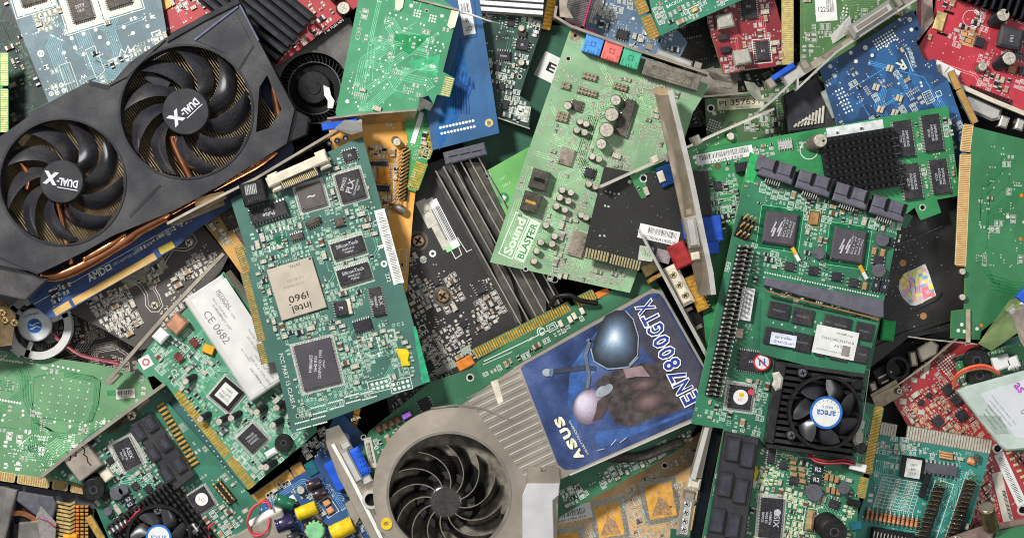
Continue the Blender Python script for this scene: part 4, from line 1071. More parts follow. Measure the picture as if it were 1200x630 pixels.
c.label(849, 182, 67, 13, -10.5, lines=(('1AA0512958', 3.5, 2, -4.4, 38),), bars=((0, 2, 58, 6.5),))
c.cap(951, 170, 8.5, 17, CAPB, lean=(9, 3)); q = c.P(948, 176); c.bmb.ring(*q, 10, 11, .3, SILK, 24); 
c.boxpart('socket', 869, 196, 16, 11, -10, 0, 8, BLK); c.chip(920, 170, 17, 10, -8, 'tb', 2.5, SILV)
c.ptext('NVIDIA', 826, 199, 3.6, -10, w=17); c.pads(841, 195, 1, 1, 1, 1, r=4, m=mat('pad_brown', '#5d4f3a')); c.pads(852, 198, 1, 1, 1, 1, r=2.3)
c.pads(820, 216, 2, 6, 4.4, 4, -6, r=1.2); c.prect(823, 217, 14, 26, -8)
for k in range(3):
    q = c.P(850, 222+k*8); c.bmb.disc(*q, 11, .3, SILKD, 24, 0, 3); c.bmb.disc(*q, 9.5, .33, nvm, 24, 0, 2.2)
nvt = mat('trace_nv', '#5fc48c', .45)
c.fill(170, .5, 25, 80, tm=nvt, clusters=4, spread=20, region=[(820, 205), (868, 200), (868, 270), (835, 290)], silk=SILK, padm=mat('pad_mint', '#93b59f', .45, .2, .3, .5), bodies=(RESB, BLKG, TANL), ics=.05)
c.fill(110, .5, 10, 80, tm=nvt, clusters=6, spread=20, region=[(1042, 145), (1118, 135), (1122, 225), (1080, 235), (1048, 190)], silk=SILK)
c.fill(60, .4, 30, 100, tm=nvt, clusters=6, spread=26, region=[(815, 182), (1040, 142), (960, 175), (820, 200)], silk=SILK)
# upright bracket with its blue monitor port
c.slope('bracket', [(767, 108, 44), (786, 106, 44), (828, 300, 20), (834, 345, 18), (819, 346, 18), (808, 300, 22)], 1.5, mat('bracket_shade', '#9c8f7c', .35, .85, .12, .03))  # darker face and brighter edge paint the bracket's shaded and lit sides
c.wall('bracket_edge', [(785, 106), (796, 150), (809, 205), (833, 320), (836, 345)], 6, 14, 45, STEELB, hh=43)
c.plate('bracket_tab', [(762, 106), (768, 102), (786, 104), (789, 112), (772, 112)], 42, 44, mat('bracket_tan', '#a8906f'))
c.boxpart('monitor_port', 834, 268, 25, 30, -6, 6, 22, mat('port_royal', '#1a49a8', .4, 0, .12, .1, dust=.06), hh=24, ch=1.5); c.boxpart('monitor_port_base', 833, 290, 18, 14, -6, 0, 18, BLUEP, hh=14)
c.boxpart('port_shell', 811, 272, 13, 36, -10, 8, 30, STEELB, hh=28, ch=3); c.boxpart('port_rim', 803, 268, 5, 24, -10, 8, 22, BLUEP, hh=22)
c.boxpart('hex_post', 807, 248, 9, 8, -10, 8, 28, STEEL, hh=26, ch=1.5); c.boxpart('hex_post', 815, 300, 10, 9, -10, 8, 26, CREAM, hh=24, ch=1.5)
c.slope('clear_film', [(812, 310, 20), (829, 312, 20), (828, 348, 14), (818, 342, 14)], .4, mat('clear_plastic', '#a9b2b8', .15, 0, .2, .2, alpha=.55))
c.done()

# ================================================================= blue card + silver bracket
c = Card('graphics_card', 'deep blue upturned board behind a silver bracket with two monitor ports', 'graphics card', (1050, 90), 48, -31)
blm = pcb('blue', '#15406f', '#1f6aa6', dust=.12, contrast=.9, vs=.02)
c.board([(960, 80), (1070, 12), (1080, 36), (1074, 50), (1084, 72), (1096, 69), (1099, 84), (1110, 92), (1134, 160), (1128, 225), (985, 160)], blm)
brp = mat('tongue_gold', '#b5883f', .5, .3, .15, .1, dust=.2)
c.fingers((1110, 85), (1119, 106), 9, 1, brp, side=1 if c.P(1090, 100)[1] > c.P(1110, 100)[1] else -1, fill=1.0)
c.fingers((1120, 107), (1139, 146), 9, 1, brp, side=1 if c.P(1090, 100)[1] > c.P(1110, 100)[1] else -1, fill=1.0)
c.pads(1037, 47, 8, 4, 3.6, 3.6, -31, r=1.25, m=SILK); c.pads(989, 118, 3, 7, 4, 4.6, -25, r=1.3, m=SILK)
for x, y, r in ((1066, 23, 3), (1068, 35, 2.4), (1014, 56, 3), (973, 78, 2.6), (997, 62, 2.4), (1003, 72, 2.4), (978, 89, 2.6), (1051, 46, 2), (1039, 54, 2), (1022, 65, 2.2), (1054, 23, 1.8), (1053, 111-13, 1.5), (1079, 97, 1.6), (1080, 101, 1.6)): c.pads(x, y, 1, 1, 1, 1, r=r, m=SILK)
q = c.P(1074, 34); c.bmb.disc(*q, 2.4, .35, HOLE)
for x, y in ((1042, 80), (1026, 102), (1053, 115), (1031, 128), (1048, 132)):
    c.boxpart('capacitor', x-1.5, y, 3.4, 8, 20, 0, 3, TANL); c.boxpart('capacitor', x+2.5, y+1, 3.4, 8, 20, 0, 3, TANL)
c.ptext('R', 1056, 77, 12, 150, bold=.02); c.pline([(1060, 60), (1070, 84)], .8, SILK)
for k in range(4): c.ptext('X29', 1066+k*1.5, 60+k*5, 4, 60)
c.prect(1088, 114, 10, 14, -25); c.pads(1088, 114, 3, 4, 3, 3, -25, r=1); c.prect(1100, 110, 6, 6, -25)
c.fill(22, .3, 60, 160, tm=mat('trace_blue', '#4a93cf', .45), clusters=6, spread=40, silk=SILK)
# bracket
c.wall('bracket', [(1080, -4), (1035, 24), (980, 61), (934, 104), (934, 90), (905, 118), (890, 130)], 2.4, -10, 20, STEELB, hh=14)
c.slope('bracket_face', [(1076, -8, 16), (1080, -4, 16), (925, 100, 8), (915, 96, 8)], 1.2, STEEL)
c.boxpart('digital_port_shell', 1022, 22, 58, 16, -33, -4, 26, STEELB, ch=4, hh=22)
b = MB(); q = c.P(1022, 22, 26); b.box(*q, 44, 7, c.R(-33), 22, 26.4, STEELD, ch=1.5); c.part('port_rim', b)
for x, y in ((1053, 2), (1000, 40)): c.boxpart('hex_post', x, y, 8, 14, -33, -4, 22, STEEL, ch=1.5, hh=20)
c.boxpart('monitor_port', 918, 84, 30, 6, -33, 4, 18, BLUEP, hh=16); c.boxpart('port_shell', 930, 88, 26, 13, -33, -2, 14, STEELB, ch=2, hh=12)
for x, y in ((943, 76), (903, 98)): c.boxpart('hex_post', x, y, 10, 12, -33, -2, 18, STEEL, ch=1.5, hh=14)
c.boxpart('slot_vent', 975, 60, 26, 5, -33, 10, 14, STEELD, ch=1, hh=14)
c.plate('bracket_hook', [(872, 95), (884, 97), (890, 104), (893, 116), (905, 112), (902, 120), (886, 118), (876, 106)], 4, 6, mat('hook_grey', '#8c8f80', .4, .5, .2))
c.done()
c = Card('cable_plug', 'black cable plug with a ribbed pale strain relief left of the blue board', 'plug', (945, 120), 22, -20, group=None)
c.plate('plug_body', [(918, 112), (958, 88), (985, 140), (985, 150), (925, 155)], 0, 20, mat('plug_black', '#2c2d33', .5, 0, .2, .1, dust=.2), ch=2)
for i in range(9):
    c.wall('relief_rib', [(932+i*4, 147-i*1.5), (941+i*3.5, 141-i*3.2 - (i*.2)), (951+i*2.2, 143-i*1.7)], 1.6, 19, 24, PAPERD) if i < 1 else None
b = MB()
for i in range(9):
    p0 = c.P(931+i*4.1, 149-i*.6, 22); p1 = c.P(934+i*3.9, 147-i*2.6-2, 22)
    b.tube([(p0[0], p0[1], 21), (p1[0], p1[1], 22)], 1.5, PAPERD, 6)
c.part('strain_relief', b)
c.boxpart('plug_rim', 972, 122, 8, 34, -25, 18, 24, mat('rim_grey', '#8c9290', .5), hh=22)

# ================================================================= big red card top right
c = Card('graphics_card', 'bright red card with silver capacitors, a black cube coil and black fins', 'graphics card', (1150, 60), 34, 19)
rbm = pcb('crimson', '#c42238', '#d2364a', dust=.1, contrast=.5)
c.board([(1103, -40), (1250, -40), (1250, 150), (1200, 132), (1117, 97), (1073, 64), (1076, 55), (1092, 30)], rbm, edge=FR4)
c.fins(1178, -22, 70, 110, 109, 9, 3, 3, 20, mat('black_anodised', '#1d2027'), basem=PITCH)
c.boxpart('gold_pad', 1101, 25, 12, 22, 17, 0, 3, GOLDP); 
for x, y in ((1112, 15), (1104, 40)): c.boxpart('slot', x, y, 13, 3, 17, 0, .5, HOLE)
c.cap(1164, 26, 8, 20, CAPK, lean=(5, 8)); c.cap(1170, 76, 8.5, 20, CAPK, lean=(6, 8)); c.cap(1147, 81, 5.5, 9, CAPB, lean=(2, 3))
q = c.P(1138, 22); c.bmb.ring(*q, 8, 12, .3, SILK, 28, a0=-1.3, a1=1.5) ; c.bmb.ring(*q, 9.4, 10, .3, SILK, 28)
c.boxpart('coil', 1182, 46, 27, 24, 12, 0, 14, mat('coil_black', '#3a3a3f', .5, 0, .1, .2, dust=.1), ch=3); c.ptext('1R0', 1182, 47, 4, 100, MARK, z=14.2)
c.pquad(1134, 45, 17, 18, 17, mat('copper_pad', '#d9a273', .4, .5, .1), .3); c.boxpart('transistor', 1147, 50, 11, 11, 17, .2, 6, BLK)
c.wall('bracket', [(1073, 66), (1117, 98), (1160, 117), (1230, 146)], 5, -2, 5, CREAM)
c.slope('bracket_face', [(1098, 70, 2), (1126, 84, 2), (1120, 98, 4), (1096, 84, 4)], 1, PAPER)
c.plate('bracket_clip', [(1091, 90), (1098, 84), (1103, 75), (1112, 78), (1102, 92), (1093, 95)], 1, 4, PAPER)
c.chip(1193, 66, 12, 8, 17, 'tb'); c.chip(1198, 84, 10, 9, 17, 'tb'); c.boxpart('capacitor', 1185, 82, 9, 8, 17, 0, 4, TAN)
for k in range(13): c.boxpart('port_pin', 1137+k*3.9, 103+k*1.45, 1.6, 7, 17, 0, 2.5, DARK, ch=0)
c.fill(420, .5, 15, 200, tm=mat('trace_crimson', '#e08a92', .45), clusters=10, spread=28, silk=mat('silk_pink2', '#e3c3c3', .6), bodies=(TAN, TANL, RESB, BROWN), ics=.03, padm=mat('pad_pinkish', '#cfa8a4', .45, .3, .2, .5))
c.plate('digital_port_shell', [(1128, 113), (1136, 110), (1175, 128), (1172, 140), (1163, 142), (1126, 126)], -26, -8, STEELB, ch=3, hh=-8)
for x, y in ((1177, 143), (1196, 146)): c.boxpart('hex_post', x, y, 10, 14, 19, -30, -8, STEELB, ch=2, hh=-8)
c.done()
c = Card('bracket', 'loose pinkish steel bracket leaning between the blue and the red board', 'bracket', (1085, 25), 30, 100, group=None)
c.slope('plate', [(1072, -10, 10), (1092, -10, 12), (1094, 25, 8), (1076, 48, 0)], 1.4, mat('steel_pink', '#b09a92', .35, .6, .15)); c.slope('plate_fold', [(1077, -10, 14), (1080, -10, 14), (1079, 44, 4), (1075, 42, 4)], 1.4, mat('edge_red', '#a35b60', .4))

# ================================================================= right green card face down
c = Card('circuit_board', 'plain green upturned board at the right edge with cream contacts down its left side', 'circuit board', (1165, 260), 72, 3)
c.board([(1139, 148), (1260, 178), (1260, 300), (1150, 388), (1148, 398), (1114, 396), (1115, 364), (1130, 362), (1131, 312)], pcb('rightgreen', '#2a7d49', '#338c55', dust=.12, contrast=.55, vs=.02), edge=mat('edge_lime', '#79a84f'))
sd = 1 if c.P(1150, 200)[1] > c.P(1130, 200)[1] else -1
FC = mat('finger_cream', '#dcc795', .5, .1, .1); FO = mat('finger_ochre', '#b8792e', .45, .4, .15)
c.fingers((1129, 145), (1125, 177), 12, 16, FO, base=FC, side=sd, fill=.5); c.fingers((1125, 180), (1119, 311), 13, 60, FO, base=FC, side=sd, fill=.5)
tk = mat('trace_green_dark', '#1c6e3a', .45)
for k in range(5): c.pline([(1160, 322+k*4), (1176, 326+k*4), (1185, 330+k*3.4), (1206, 332+k*3)], 1.1, tk, z=.14)
for k in range(3): c.pline([(1143+k*3, 306), (1152+k*3, 316-k), (1160+k*2, 328), (1172, 336-k*3)], .9, tk, z=.14)
for x, y, m_ in ((1196, 280, ORG), (1200, 260, SILV), (1181, 254, SILK), (1145, 385, SILK), (1127, 380, SILK), (1123, 387, SILK), (1130, 388, SILK), (1137, 390, ORG), (1150, 381, ORG), (1197, 229, ORG)): c.pads(x, y, 1, 1, 1, 1, r=2.3, m=m_)
c.fill(4, .2, 90, 60, tm=tk, clusters=4, spread=40, region=[(1145, 160), (1200, 175), (1200, 320), (1140, 320)])
c.wall('bracket', [(1064, 394), (1085, 397), (1145, 403)], 1.6, -4, 3, STEEL); c.wall('bracket_post', [(1134, 362), (1134, 402)], 5, .3, 3, mat('post_tan', '#b5a88e', .45, .4, .15))
for y in (318, 348): c.cap(1127, y, 4, 6, STEELD, vent=False)
c.done()
c = Card('bracket', 'olive steel bracket plate with torn edge and blue port at the right edge', 'bracket', (1175, 380), 90, -50, group=None)
c.slope('plate', [(1147, 403, -10), (1152, 396, -8), (1184, 352, 8), (1203, 346, 12), (1195, 388, 6), (1182, 397, 2), (1162, 411, -6)], 1.2, mat('olive_steel', '#7f9460', .35, .5, .15, .05, dust=.1))
c.boxpart('monitor_port', 1202, 343, 22, 10, -48, 4, 18, BLUEP, hh=14); c.boxpart('port_shell', 1206, 350, 24, 8, -48, 4, 14, STEELB, hh=12, ch=2)
c.boxpart('rivet', 1186, 364, 10, 9, -40, 4, 12, STEELB, ch=2, hh=10)
c.slope('second_plate', [(1184, 366, 12), (1215, 350, 14), (1215, 430, 2), (1196, 400, 4)], 1.4, mat('flange_pinkgrey', '#a79a8c'))
# ================================================================= black card with long fins (centre)
c = Card('graphics_card', 'black dusty graphics card with long grey fins and two copper-ringed screws', 'graphics card', (560, 330), 22, -29)
bkc = pcb('blackcentre', '#232020', '#2b2828', dust=.35, contrast=.4)
c.board([(470, 205), (545, 175), (670, 380), (640, 440), (500, 500), (460, 500), (440, 400)], bkc, edge=DARK)
FG = mat('fin_grey', '#5a5650', .35, .7, .2, .06, dust=.15)
c.fins(583, 278, 205, 62, 61, 10.2, 1.6, 3, 20, mat('fin_edge', '#b3aea4', .3, .8, .1, .05), basem=mat('fin_base', '#3b3936', .5, .3, .2)); c.plate('cover_strip', [(545, 190), (562, 190), (640, 352), (640, 385), (622, 365)], 14, 17, FG); c.plate('cover_strip', [(528, 193), (534, 193), (600, 330), (612, 378), (604, 378)], 12, 15, FG)
c.label(513, 262, 17, 62, -27, lines=(), bars=((3, -2, 6, 40),), m=PAPERD); b = MB()
c.label(500, 250, 13, 34, -27, lines=(('S/N', 4, 0, 2),), m=PAPERD, z=.9, tang=0); c.label(530, 290, 16, 5, -27, m=mat('label_green', '#8fd08a', .5), z=1)
c.label(521, 262, 10, 62, -27, bars=((0, 0, 7, 44),), z=1.1)
c.pline([(528, 292), (534, 303), (541, 298), (537, 288)], 1); c.pline([(536, 278), (547, 295), (553, 292)], 1)
for x, y in ((490, 282), (519, 347)):
    q = c.P(x, y); c.bmb.ring(*q, 8.6, 12, .3, mat('ring_grey', '#5c5852', .6), 30); c.screw(x, y, 8, 4, mat('screw_copper', '#a98a6e', .35, .8, .3, .2, dust=.2))
for x, y in ((496, 304), (507, 297)): q = c.P(x, y); c.bmb.ring(*q, 1.8, 4.2, .35, SILK, 20)
c.ptext('CE', 496, 386, 9, 60, bold=.01, w=12); c.ptext('X', 504, 406, 6, 60); c.pline([(499, 412), (505, 423), (500, 425)], 1)
c.chip(562, 337, 11, 14, -27, 'lr', 3); c.chip(511, 330, 8, 10, -27, 'lr', 2.5)
for x, y, w, h in ((522, 431, 26, 8), (499, 456, 24, 9), (546, 410, 12, 8)):
    c.pquad(x, y, w, h, -27, SILKD, .15); c.pads(x, y, int(w/2.6), 3, 2.6, 2.6, -27, .7, INKG)
mk = mat('silk_mid', '#b5b0a8', .6); tbk = mat('trace_black', '#45403d', .5)
for x, y in ((534, 376), (540, 370), (555, 370), (560, 362), (508, 388), (527, 382), (524, 395), (548, 388), (475, 461), (484, 468)): c.pads(x, y, 1, 1, 1, 1, r=2, m=mk)
c.fill(260, .45, 40, 260, tm=tbk, clusters=7, spread=18, region=[(480, 290), (540, 320), (560, 420), (490, 470), (470, 400)], silk=mk, ics=.02, padm=mk)
c.fill(60, .5, 10, 60, tm=tbk, clusters=3, spread=14, region=[(545, 330), (580, 320), (600, 370), (555, 395)], silk=mk, padm=mk)
c.fill(80, .3, 20, 100, tm=tbk, clusters=6, spread=30, region=[(470, 430), (540, 420), (500, 500), (450, 500)], silk=mk, padm=mk)
c.done()

# ================================================================= silver blower card with the blue sticker
c = Card('graphics_card', 'silver graphics card with a curved-blade blower and a blue picture sticker', 'graphics card', (640, 480), 46, -28)
gm = pcb('gtxgreen', '#2a6f4b', '#35835a', dust=.2, contrast=.6); gt = mat('trace_gtx', '#5f9f7c', .5)
c.board([(415, 560), (432, 505), (505, 447), (552, 432), (560, 423), (668, 360), (692, 347), (700, 352), (745, 318), (765, 322), (825, 420), (835, 470), (800, 525), (655, 605), (640, 700), (450, 700)], gm, hole=((551, 442, 3), (426, 512, 2.2)))
c.fingers((553, 409), (694, 338), 13, 52, GOLD, side=-1 if c.P(600, 400)[1] < c.P(600, 380)[1] else 1, gaps=((.80, .835),), fill=.55)
c.boxpart('orange_tab', 545, 425, 20, 12, -28, .2, 1, ORG); c.boxpart('orange_tab', 706, 343, 16, 8, -28, .2, 1, ORG)
c.ptext('C', 634, 388, 6, -28, bold=.03); c.bmb.ring(*c.P(634, 388), 4, 5, .3, SILK, 20); c.prect(647, 383, 11, 8, -28); c.prect(647, 383, 6, 4, -28); c.pline([(567, 423), (655, 381)], 1); c.pline([(566, 427), (600, 412)], .7); c.ptext('1437', 622, 397, 3, -28)
for x, y in ((673, 370), (682, 364), (668, 374), (657, 379)): c.boxpart('capacitor', x, y, 5, 8, -28, 0, 4, CREAM)
c.chip(498, 473, 14, 12, -28, 'lr'); c.boxpart('violet_plug', 477, 486, 11, 6, -28, 0, 9, mat('violet', '#a06ad8', .4), ch=1)
for k in range(4): c.boxpart('coil', 444+k*7.4, 502-k*3.6, 5.4, 8, -28, 0, 5, BROWN)
c.label(434, 530, 9, 36, -12, bars=((0, 0, 5, 24),), m=PAPERD); c.ptext('0', 441, 524, 6, 70, bold=.02)
c.fill(150, .5, 12, 60, tm=gt, clusters=8, spread=30, region=[(430, 520), (560, 440), (690, 365), (740, 330), (700, 365), (610, 425), (500, 470), (440, 545)], silk=SILK)
c.fill(60, .4, 12, 40, tm=gt, clusters=6, spread=30, region=[(655, 575), (810, 500), (815, 515), (660, 600)], silk=SILK)
c.wire([(645, 358, 3), (652, 348, 10), (668, 346, 14), (680, 352, 12), (700, 355, 6)], 3, DARK, 'sleeved_wire')
SG = mat('cover_grey', '#b5aa9c', .32, .7, .25, .014, dust=.3)
SGD = mat('cover_side', '#827c74', .45, .4, .15, .05, dust=.3)
HG = 26
fcx, fcy = c.P(526, 578, HG)
sh = MB()
arc = []
for i in range(33):
    t = math.radians(118 - i*(196/32)); arc.append(None)
out = []
for i in range(0, 29):   # round housing, in picture directions, from lower left over the top
    t = math.radians(130 + i*5.2); out.append((528+91*math.cos(t), 574+97*math.sin(t)))
out = [p for p in out if p[0] < 560]
out += [(572, 452), (612, 425), (745, 349), (765, 338), (776, 341), (838, 450), (820, 492), (806, 496), (668, 556), (655, 562), (650, 700), (450, 700)]
holeplate(sh, c.PP(out, HG), [circ(fcx, fcy, 69.5, 72)], 4, HG, SG, SGD)
cover = c.part('cover', sh)
c.ring('fan_lip', 526, 578, 69.5, 72.5, HG-1, HG+1, SGD, hh=HG)
c.wall('cover_seam', [(505, 478), (535, 474), (565, 478), (600, 492)], 2, HG-1, HG+1.6, SGD, hh=HG)
# ribbed panel
rb = MB()
for i in range(22):
    x0, y0 = 566+i*4.1, 470-i*2.1
    t = i/21
    a0 = (520+i*5.2 if i < 10 else 572+(i-10)*3.3, 478-i*2.3 if i < 10 else 455-(i-10)*2.4)
for i in range(26):
    t = i/25
    p0 = (612-40*(1-t)*1.0-0+(-0)+0, 430+0)
    s0 = (609-42*0+ (654-609)*t, 436+(548-436)*t)      # along the sticker's edge
    s1 = (s0[0]-62+t*28, s0[1]+30-t*14)
    rb.line(c.PP([s1, s0], HG), 1.3, HG+.5, STEELB if i % 2 else SGD)
c.part('ribs', rb, cover)
c.slope('rib_gap', [(575, 447, HG+.7), (583, 444, HG+.7), (590, 470, HG+.7), (584, 474, HG+.7)], .3, CREAM)
# floor of the blower and the blades
fl = MB(); fl.disc(fcx, fcy, 74, 1.5, PITCH, 48); fl.ring(fcx, fcy, 42, 73, 2.5, mat('dusty_floor_sheen', '#6f695f', .8, 0, .4, .1, dust=.5), 48); c.part('blower_floor', fl)  # lighter ring paints the metal floor's grey reflection, with dust specks over it
rt = MB(); hx, hy = c.P(522, 588, 22); BE = mat('blade_edge_lit', '#6f685f', .4, .1, .2, .2, dust=.4); BD = mat('blade_black', '#0f0f10', .25, 0, .2, .2, dust=.16, coat=.5)
for k in range(12):
    a0 = 2*PI*k/12+.2; L = []
    for i in range(31):
        t = i/30; r_ = 17+49*t; an = a0+.85*t**1.3; L.append((r_, an))
    for i in range(30):
        (ra, aa), (rb_, ab) = L[i], L[i+1]
        def pt(r_, an, z, o=0): return (hx+r_*math.cos(an+o), hy+r_*math.sin(an+o), z)
        za = 22-2*(i/30); zb = 22-2*((i+1)/30)
        rt.face([pt(ra, aa, za), pt(rb_, ab, zb), pt(rb_, ab, 3, -.2), pt(ra, aa, 3, -.3)], BD, True)
        rt.face([pt(ra, aa, za), pt(ra, aa, za, 1.5/ra), pt(rb_, ab, zb, 1.3/rb_), pt(rb_, ab, zb)], BE, False)  # grey strip paints the light caught along the blade's edge
rt.cyl(hx, hy, 25, 3, 21.5, BD, 48, ch=8); rt.cyl(hx, hy, 34, 3, 5, BD, 40)
rot = c.part('fan_rotor', rt)
b = MB(); b.disc(hx, hy, 5.6, 21.2, mat('hub_disc', '#8e8a78', .5, 0, .1), 24); b.ring(hx, hy, 5.6, 6.3, 21.15, PITCH, 24); c.part('hub_cap', b, rot)
# steel plates at the picture's bottom
c.plate('end_plate', [(618, 546), (634, 546), (634, 552), (640, 552), (640, 546), (655, 548), (657, 566), (617, 566)], HG+1, HG+4, STEELD, ch=.5)
c.plate('end_plate', [(618, 566), (656, 566), (655, 580), (648, 586), (650, 660), (612, 660), (612, 580)], HG+2, HG+7, mat('plate_pale', '#c9c8c8', .35, .3, .06, .05), ch=1)
# sticker
ST = mat('sticker_blue', '#1b3a70', .25, 0, .42, .03, dust=.26, coat=.3); ST2 = mat('sticker_blue_bright', '#2a5a9e', .25, 0, .4, .05, dust=.24, coat=.3)
sk = MB(); stp = [(610, 431), (618, 424), (757, 346), (766, 343), (773, 344), (778, 350), (835, 450), (829, 478), (812, 489), (676, 549), (662, 550), (654, 544)]
sk.prism(c.PP(stp, HG), HG-.2, HG+.5, ST); zz = [HG+.5]
def lay(pts, m): zz[0] += .035; sk.flat(c.PP(pts, HG), zz[0], m)
def ell(x, y, rx, ry, ang, m):
    zz[0] += .035; q = c.P(x, y, HG); sk.disc(*q, rx, zz[0], m, 40, c.R(ang), ry)
lay([(668, 432), (690, 400), (712, 372), (705, 425), (688, 446), (672, 520), (665, 470)], ST2); lay([(700, 505), (760, 498), (812, 478), (812, 482), (690, 530)], ST2)
BRN = mat('figure_brown', '#352b2c', .4, 0, .5, .12, dust=.22, coat=.3)
lay([(762, 350), (773, 349), (778, 356), (833, 450), (828, 470), (810, 470), (745, 400), (740, 360)], mat('sticker_dark', '#39384a', .35, 0, .3, .04, dust=.1, coat=.3))
lay([(705, 440), (730, 432), (752, 425), (790, 425), (812, 460), (798, 480), (762, 490), (740, 500), (722, 496), (712, 480), (700, 466)], BRN)
SKN = [mat('skin_%d' % i, c_, .4, 0, .15, .1, coat=.3) for i, c_ in enumerate(('#4c3a3a', '#6a5150', '#8b7477', '#aea3b2', '#cbc3d2'))]
for i in range(7): ell(760, 470, 21-i*2.6, 12-i*1.5, -18, mat('chest_%d' % i, ('#3a2e2e', '#443534', '#4e3d3b', '#584543', '#634e4b', '#6d5653', '#755e5b')[i], .4, 0, .1, .2, coat=.3))
for i in range(6): ell(754, 450, 17-i*2.4, 8-i*1.2, -12, mat('chest_%d' % i))
HD = ('#6d5f6a', '#7d6f7e', '#8f8191', '#a091a5', '#aea0b3', '#bbaebf', '#c6bbca', '#d0c6d3')
for i, h_ in enumerate(HD): ell(690-i*1.0, 476-i*.8, 18-i*1.7, 21-i*2, 20, mat('head_shade_%d' % i, h_, .4, 0, .06, .3, coat=.3))
lay([(700, 470), (708, 464), (712, 478), (704, 490), (694, 494), (698, 482)], SKN[0]); ell(708, 457, 11, 6, -30, mat('mask_silver', '#aab2b8', .3, .3, .2, .1)); lay([(695, 452), (702, 444), (733, 436), (730, 441), (708, 452)], BRN)
SHD = ['#20252d', '#3b4653', '#4b5a6a', '#5d7086', '#768ba2', '#98aec2', '#c0d0dd', '#e6edf2']
SP = [(710, 369), (722, 363), (733, 364), (742, 374), (748, 394), (747, 416), (737, 427), (714, 431), (698, 425), (693, 413), (697, 396), (703, 380)]
NSH = 15
def hexmix(t):
    t = t*(len(SHD)-1); i = min(int(t), len(SHD)-2); f = t-i
    a_, b_ = [tuple(int(h_[k:k+2], 16) for k in (1, 3, 5)) for h_ in (SHD[i], SHD[i+1])]
    return '#%02x%02x%02x' % tuple(int(p_+(q_-p_)*f) for p_, q_ in zip(a_, b_))
for i in range(NSH):
    t = i/(NSH-1); k = 1-t*.9; lay([(719+(x-719)*k, 394+(y-394)*k) for x, y in SP], mat('shield_shade_%d' % i, hexmix(t**1.25), .3, .1, .06, .3, coat=.3))
mat('shield_3', SHD[3], .3)
mat('shield_rim', '#8f9aa5', .3)
zz[0] += .03; sk.line(c.PP([(733, 364), (742, 374), (748, 394), (747, 416), (737, 427)], HG), 1.2, zz[0], mat('shield_rim'))
zz[0] += .03; sk.line(c.PP([(692, 408), (696, 423), (712, 432), (736, 430), (748, 418)], HG), 1.4, zz[0], mat('shield_rim'))
lay([(730, 432), (752, 428), (762, 441), (745, 441), (734, 443)], mat('skin_2'))
zz[0] += .03; SW = mat('sword_dark', '#3b3f4c', .35, .2, .2, .1)
sk.line(c.PP([(642, 436), (655, 434), (684, 430), (698, 431)], HG), 5, zz[0], SW); ell(641, 436, 5.5, 4.5, 0, mat('mask_silver', '#aab2b8')); ell(646, 436, 2.5, 5, 5, mat('shield_3', SHD[3]))
zz[0] += .03; sk.line(c.PP([(688, 397), (691, 400), (686, 415), (690, 440), (688, 455)], HG), 4, zz[0], mat('sword_grey', '#67707c', .35, .2, .2, .1)); sk.line(c.PP([(691, 400), (698, 396)], HG), 3, zz[0], SW)
zz[0] += .05
OUT_ = mat('letter_white', '#e9e9f0', .4, 0, .03); INB = mat('letter_blue', '#2c3f8e', .4, 0, .1, .1)
n_ = 9
for i, ch_ in enumerate('EN7800GTX'):
    t = i/8; x, y = 806-50*t+(3 if i == 0 else 0), 466-106*t; q = c.P(x, y, HG)
    sk.text(ch_, *q, 22.5, c.R(-117), zz[0]+i*.01, OUT_, w=14.5, bold=.075); sk.text(ch_, *q, 20, c.R(-117), zz[0]+.14, INB, w=11.4, bold=.02)
q = c.P(667, 514, HG); AS = mat('letter_cream', '#e6e2c8', .4)
for i, ch_ in enumerate('ASUS'):
    t = i/3; q = c.P(677-21*t, 532-38*t, HG); sk.text(ch_, *q, 11, c.R(-119), zz[0]+.1, AS, w=12.5, bold=.06)
q = c.P(678, 512, HG); sk.text('HEARTTOUCHING', *q, 2.6, c.R(-119), zz[0]+.1, AS, w=44)
for p in ([(716, 521), (722, 514)], [(726, 518), (734, 512)], [(708, 525), (700, 527)]): sk.line(c.PP(p, HG), .7, zz[0]+.1, SILK)
c.part('picture_sticker', sk, cover)
for p in ([(668, 556), (806, 496), (824, 488)],): c.wall('cover_edge', p, 1.8, HG-6, HG+1, STEELB, hh=HG)
c.wall('cover_edge', [(602, 432), (745, 352), (764, 340)], 3, HG-4, HG+.8, STEEL, hh=HG)
# bracket end with monitor port, right of the sticker
c.slope('bracket', [(747, 269, 52), (750.5, 269, 52), (838, 430, 30), (834, 432, 30)], 2, STEELB)
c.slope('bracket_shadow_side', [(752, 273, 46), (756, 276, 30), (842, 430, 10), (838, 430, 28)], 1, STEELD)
c.boxpart('port_red_cap', 797, 299, 21, 29, -25, 26, 40, mat('red_cap', '#93282a', .35, 0, .2, .1, dust=.1), ch=2, hh=38)
c.boxpart('digital_port', 796, 334, 17, 50, -26, 20, 32, CREAM, ch=4, hh=30)
for k in range(3): q = 1; c.screw(789+k*7, 322+k*12, 4.5, 33, mat('brass2', '#cdbf9a', .3, .7, .2), hh=32)
c.boxpart('port_contacts', 816, 343, 15, 44, -24, 12, 24, GOLD, ch=1, hh=22)
for k in range(9): c.boxpart('contact_gap', 808+k*2.2, 326+k*4.2, 15, 1.1, -24, 24, 24.5, GOLDD, hh=24, ch=0)
c.boxpart('port_shadow_body', 826, 385, 22, 50, -26, 0, 14, DARK, ch=1, hh=14)
for x, y in ((808, 362), (819, 383)): c.boxpart('rivet', x, y, 9, 5, -25, 12, 16, STEELD, hh=16)
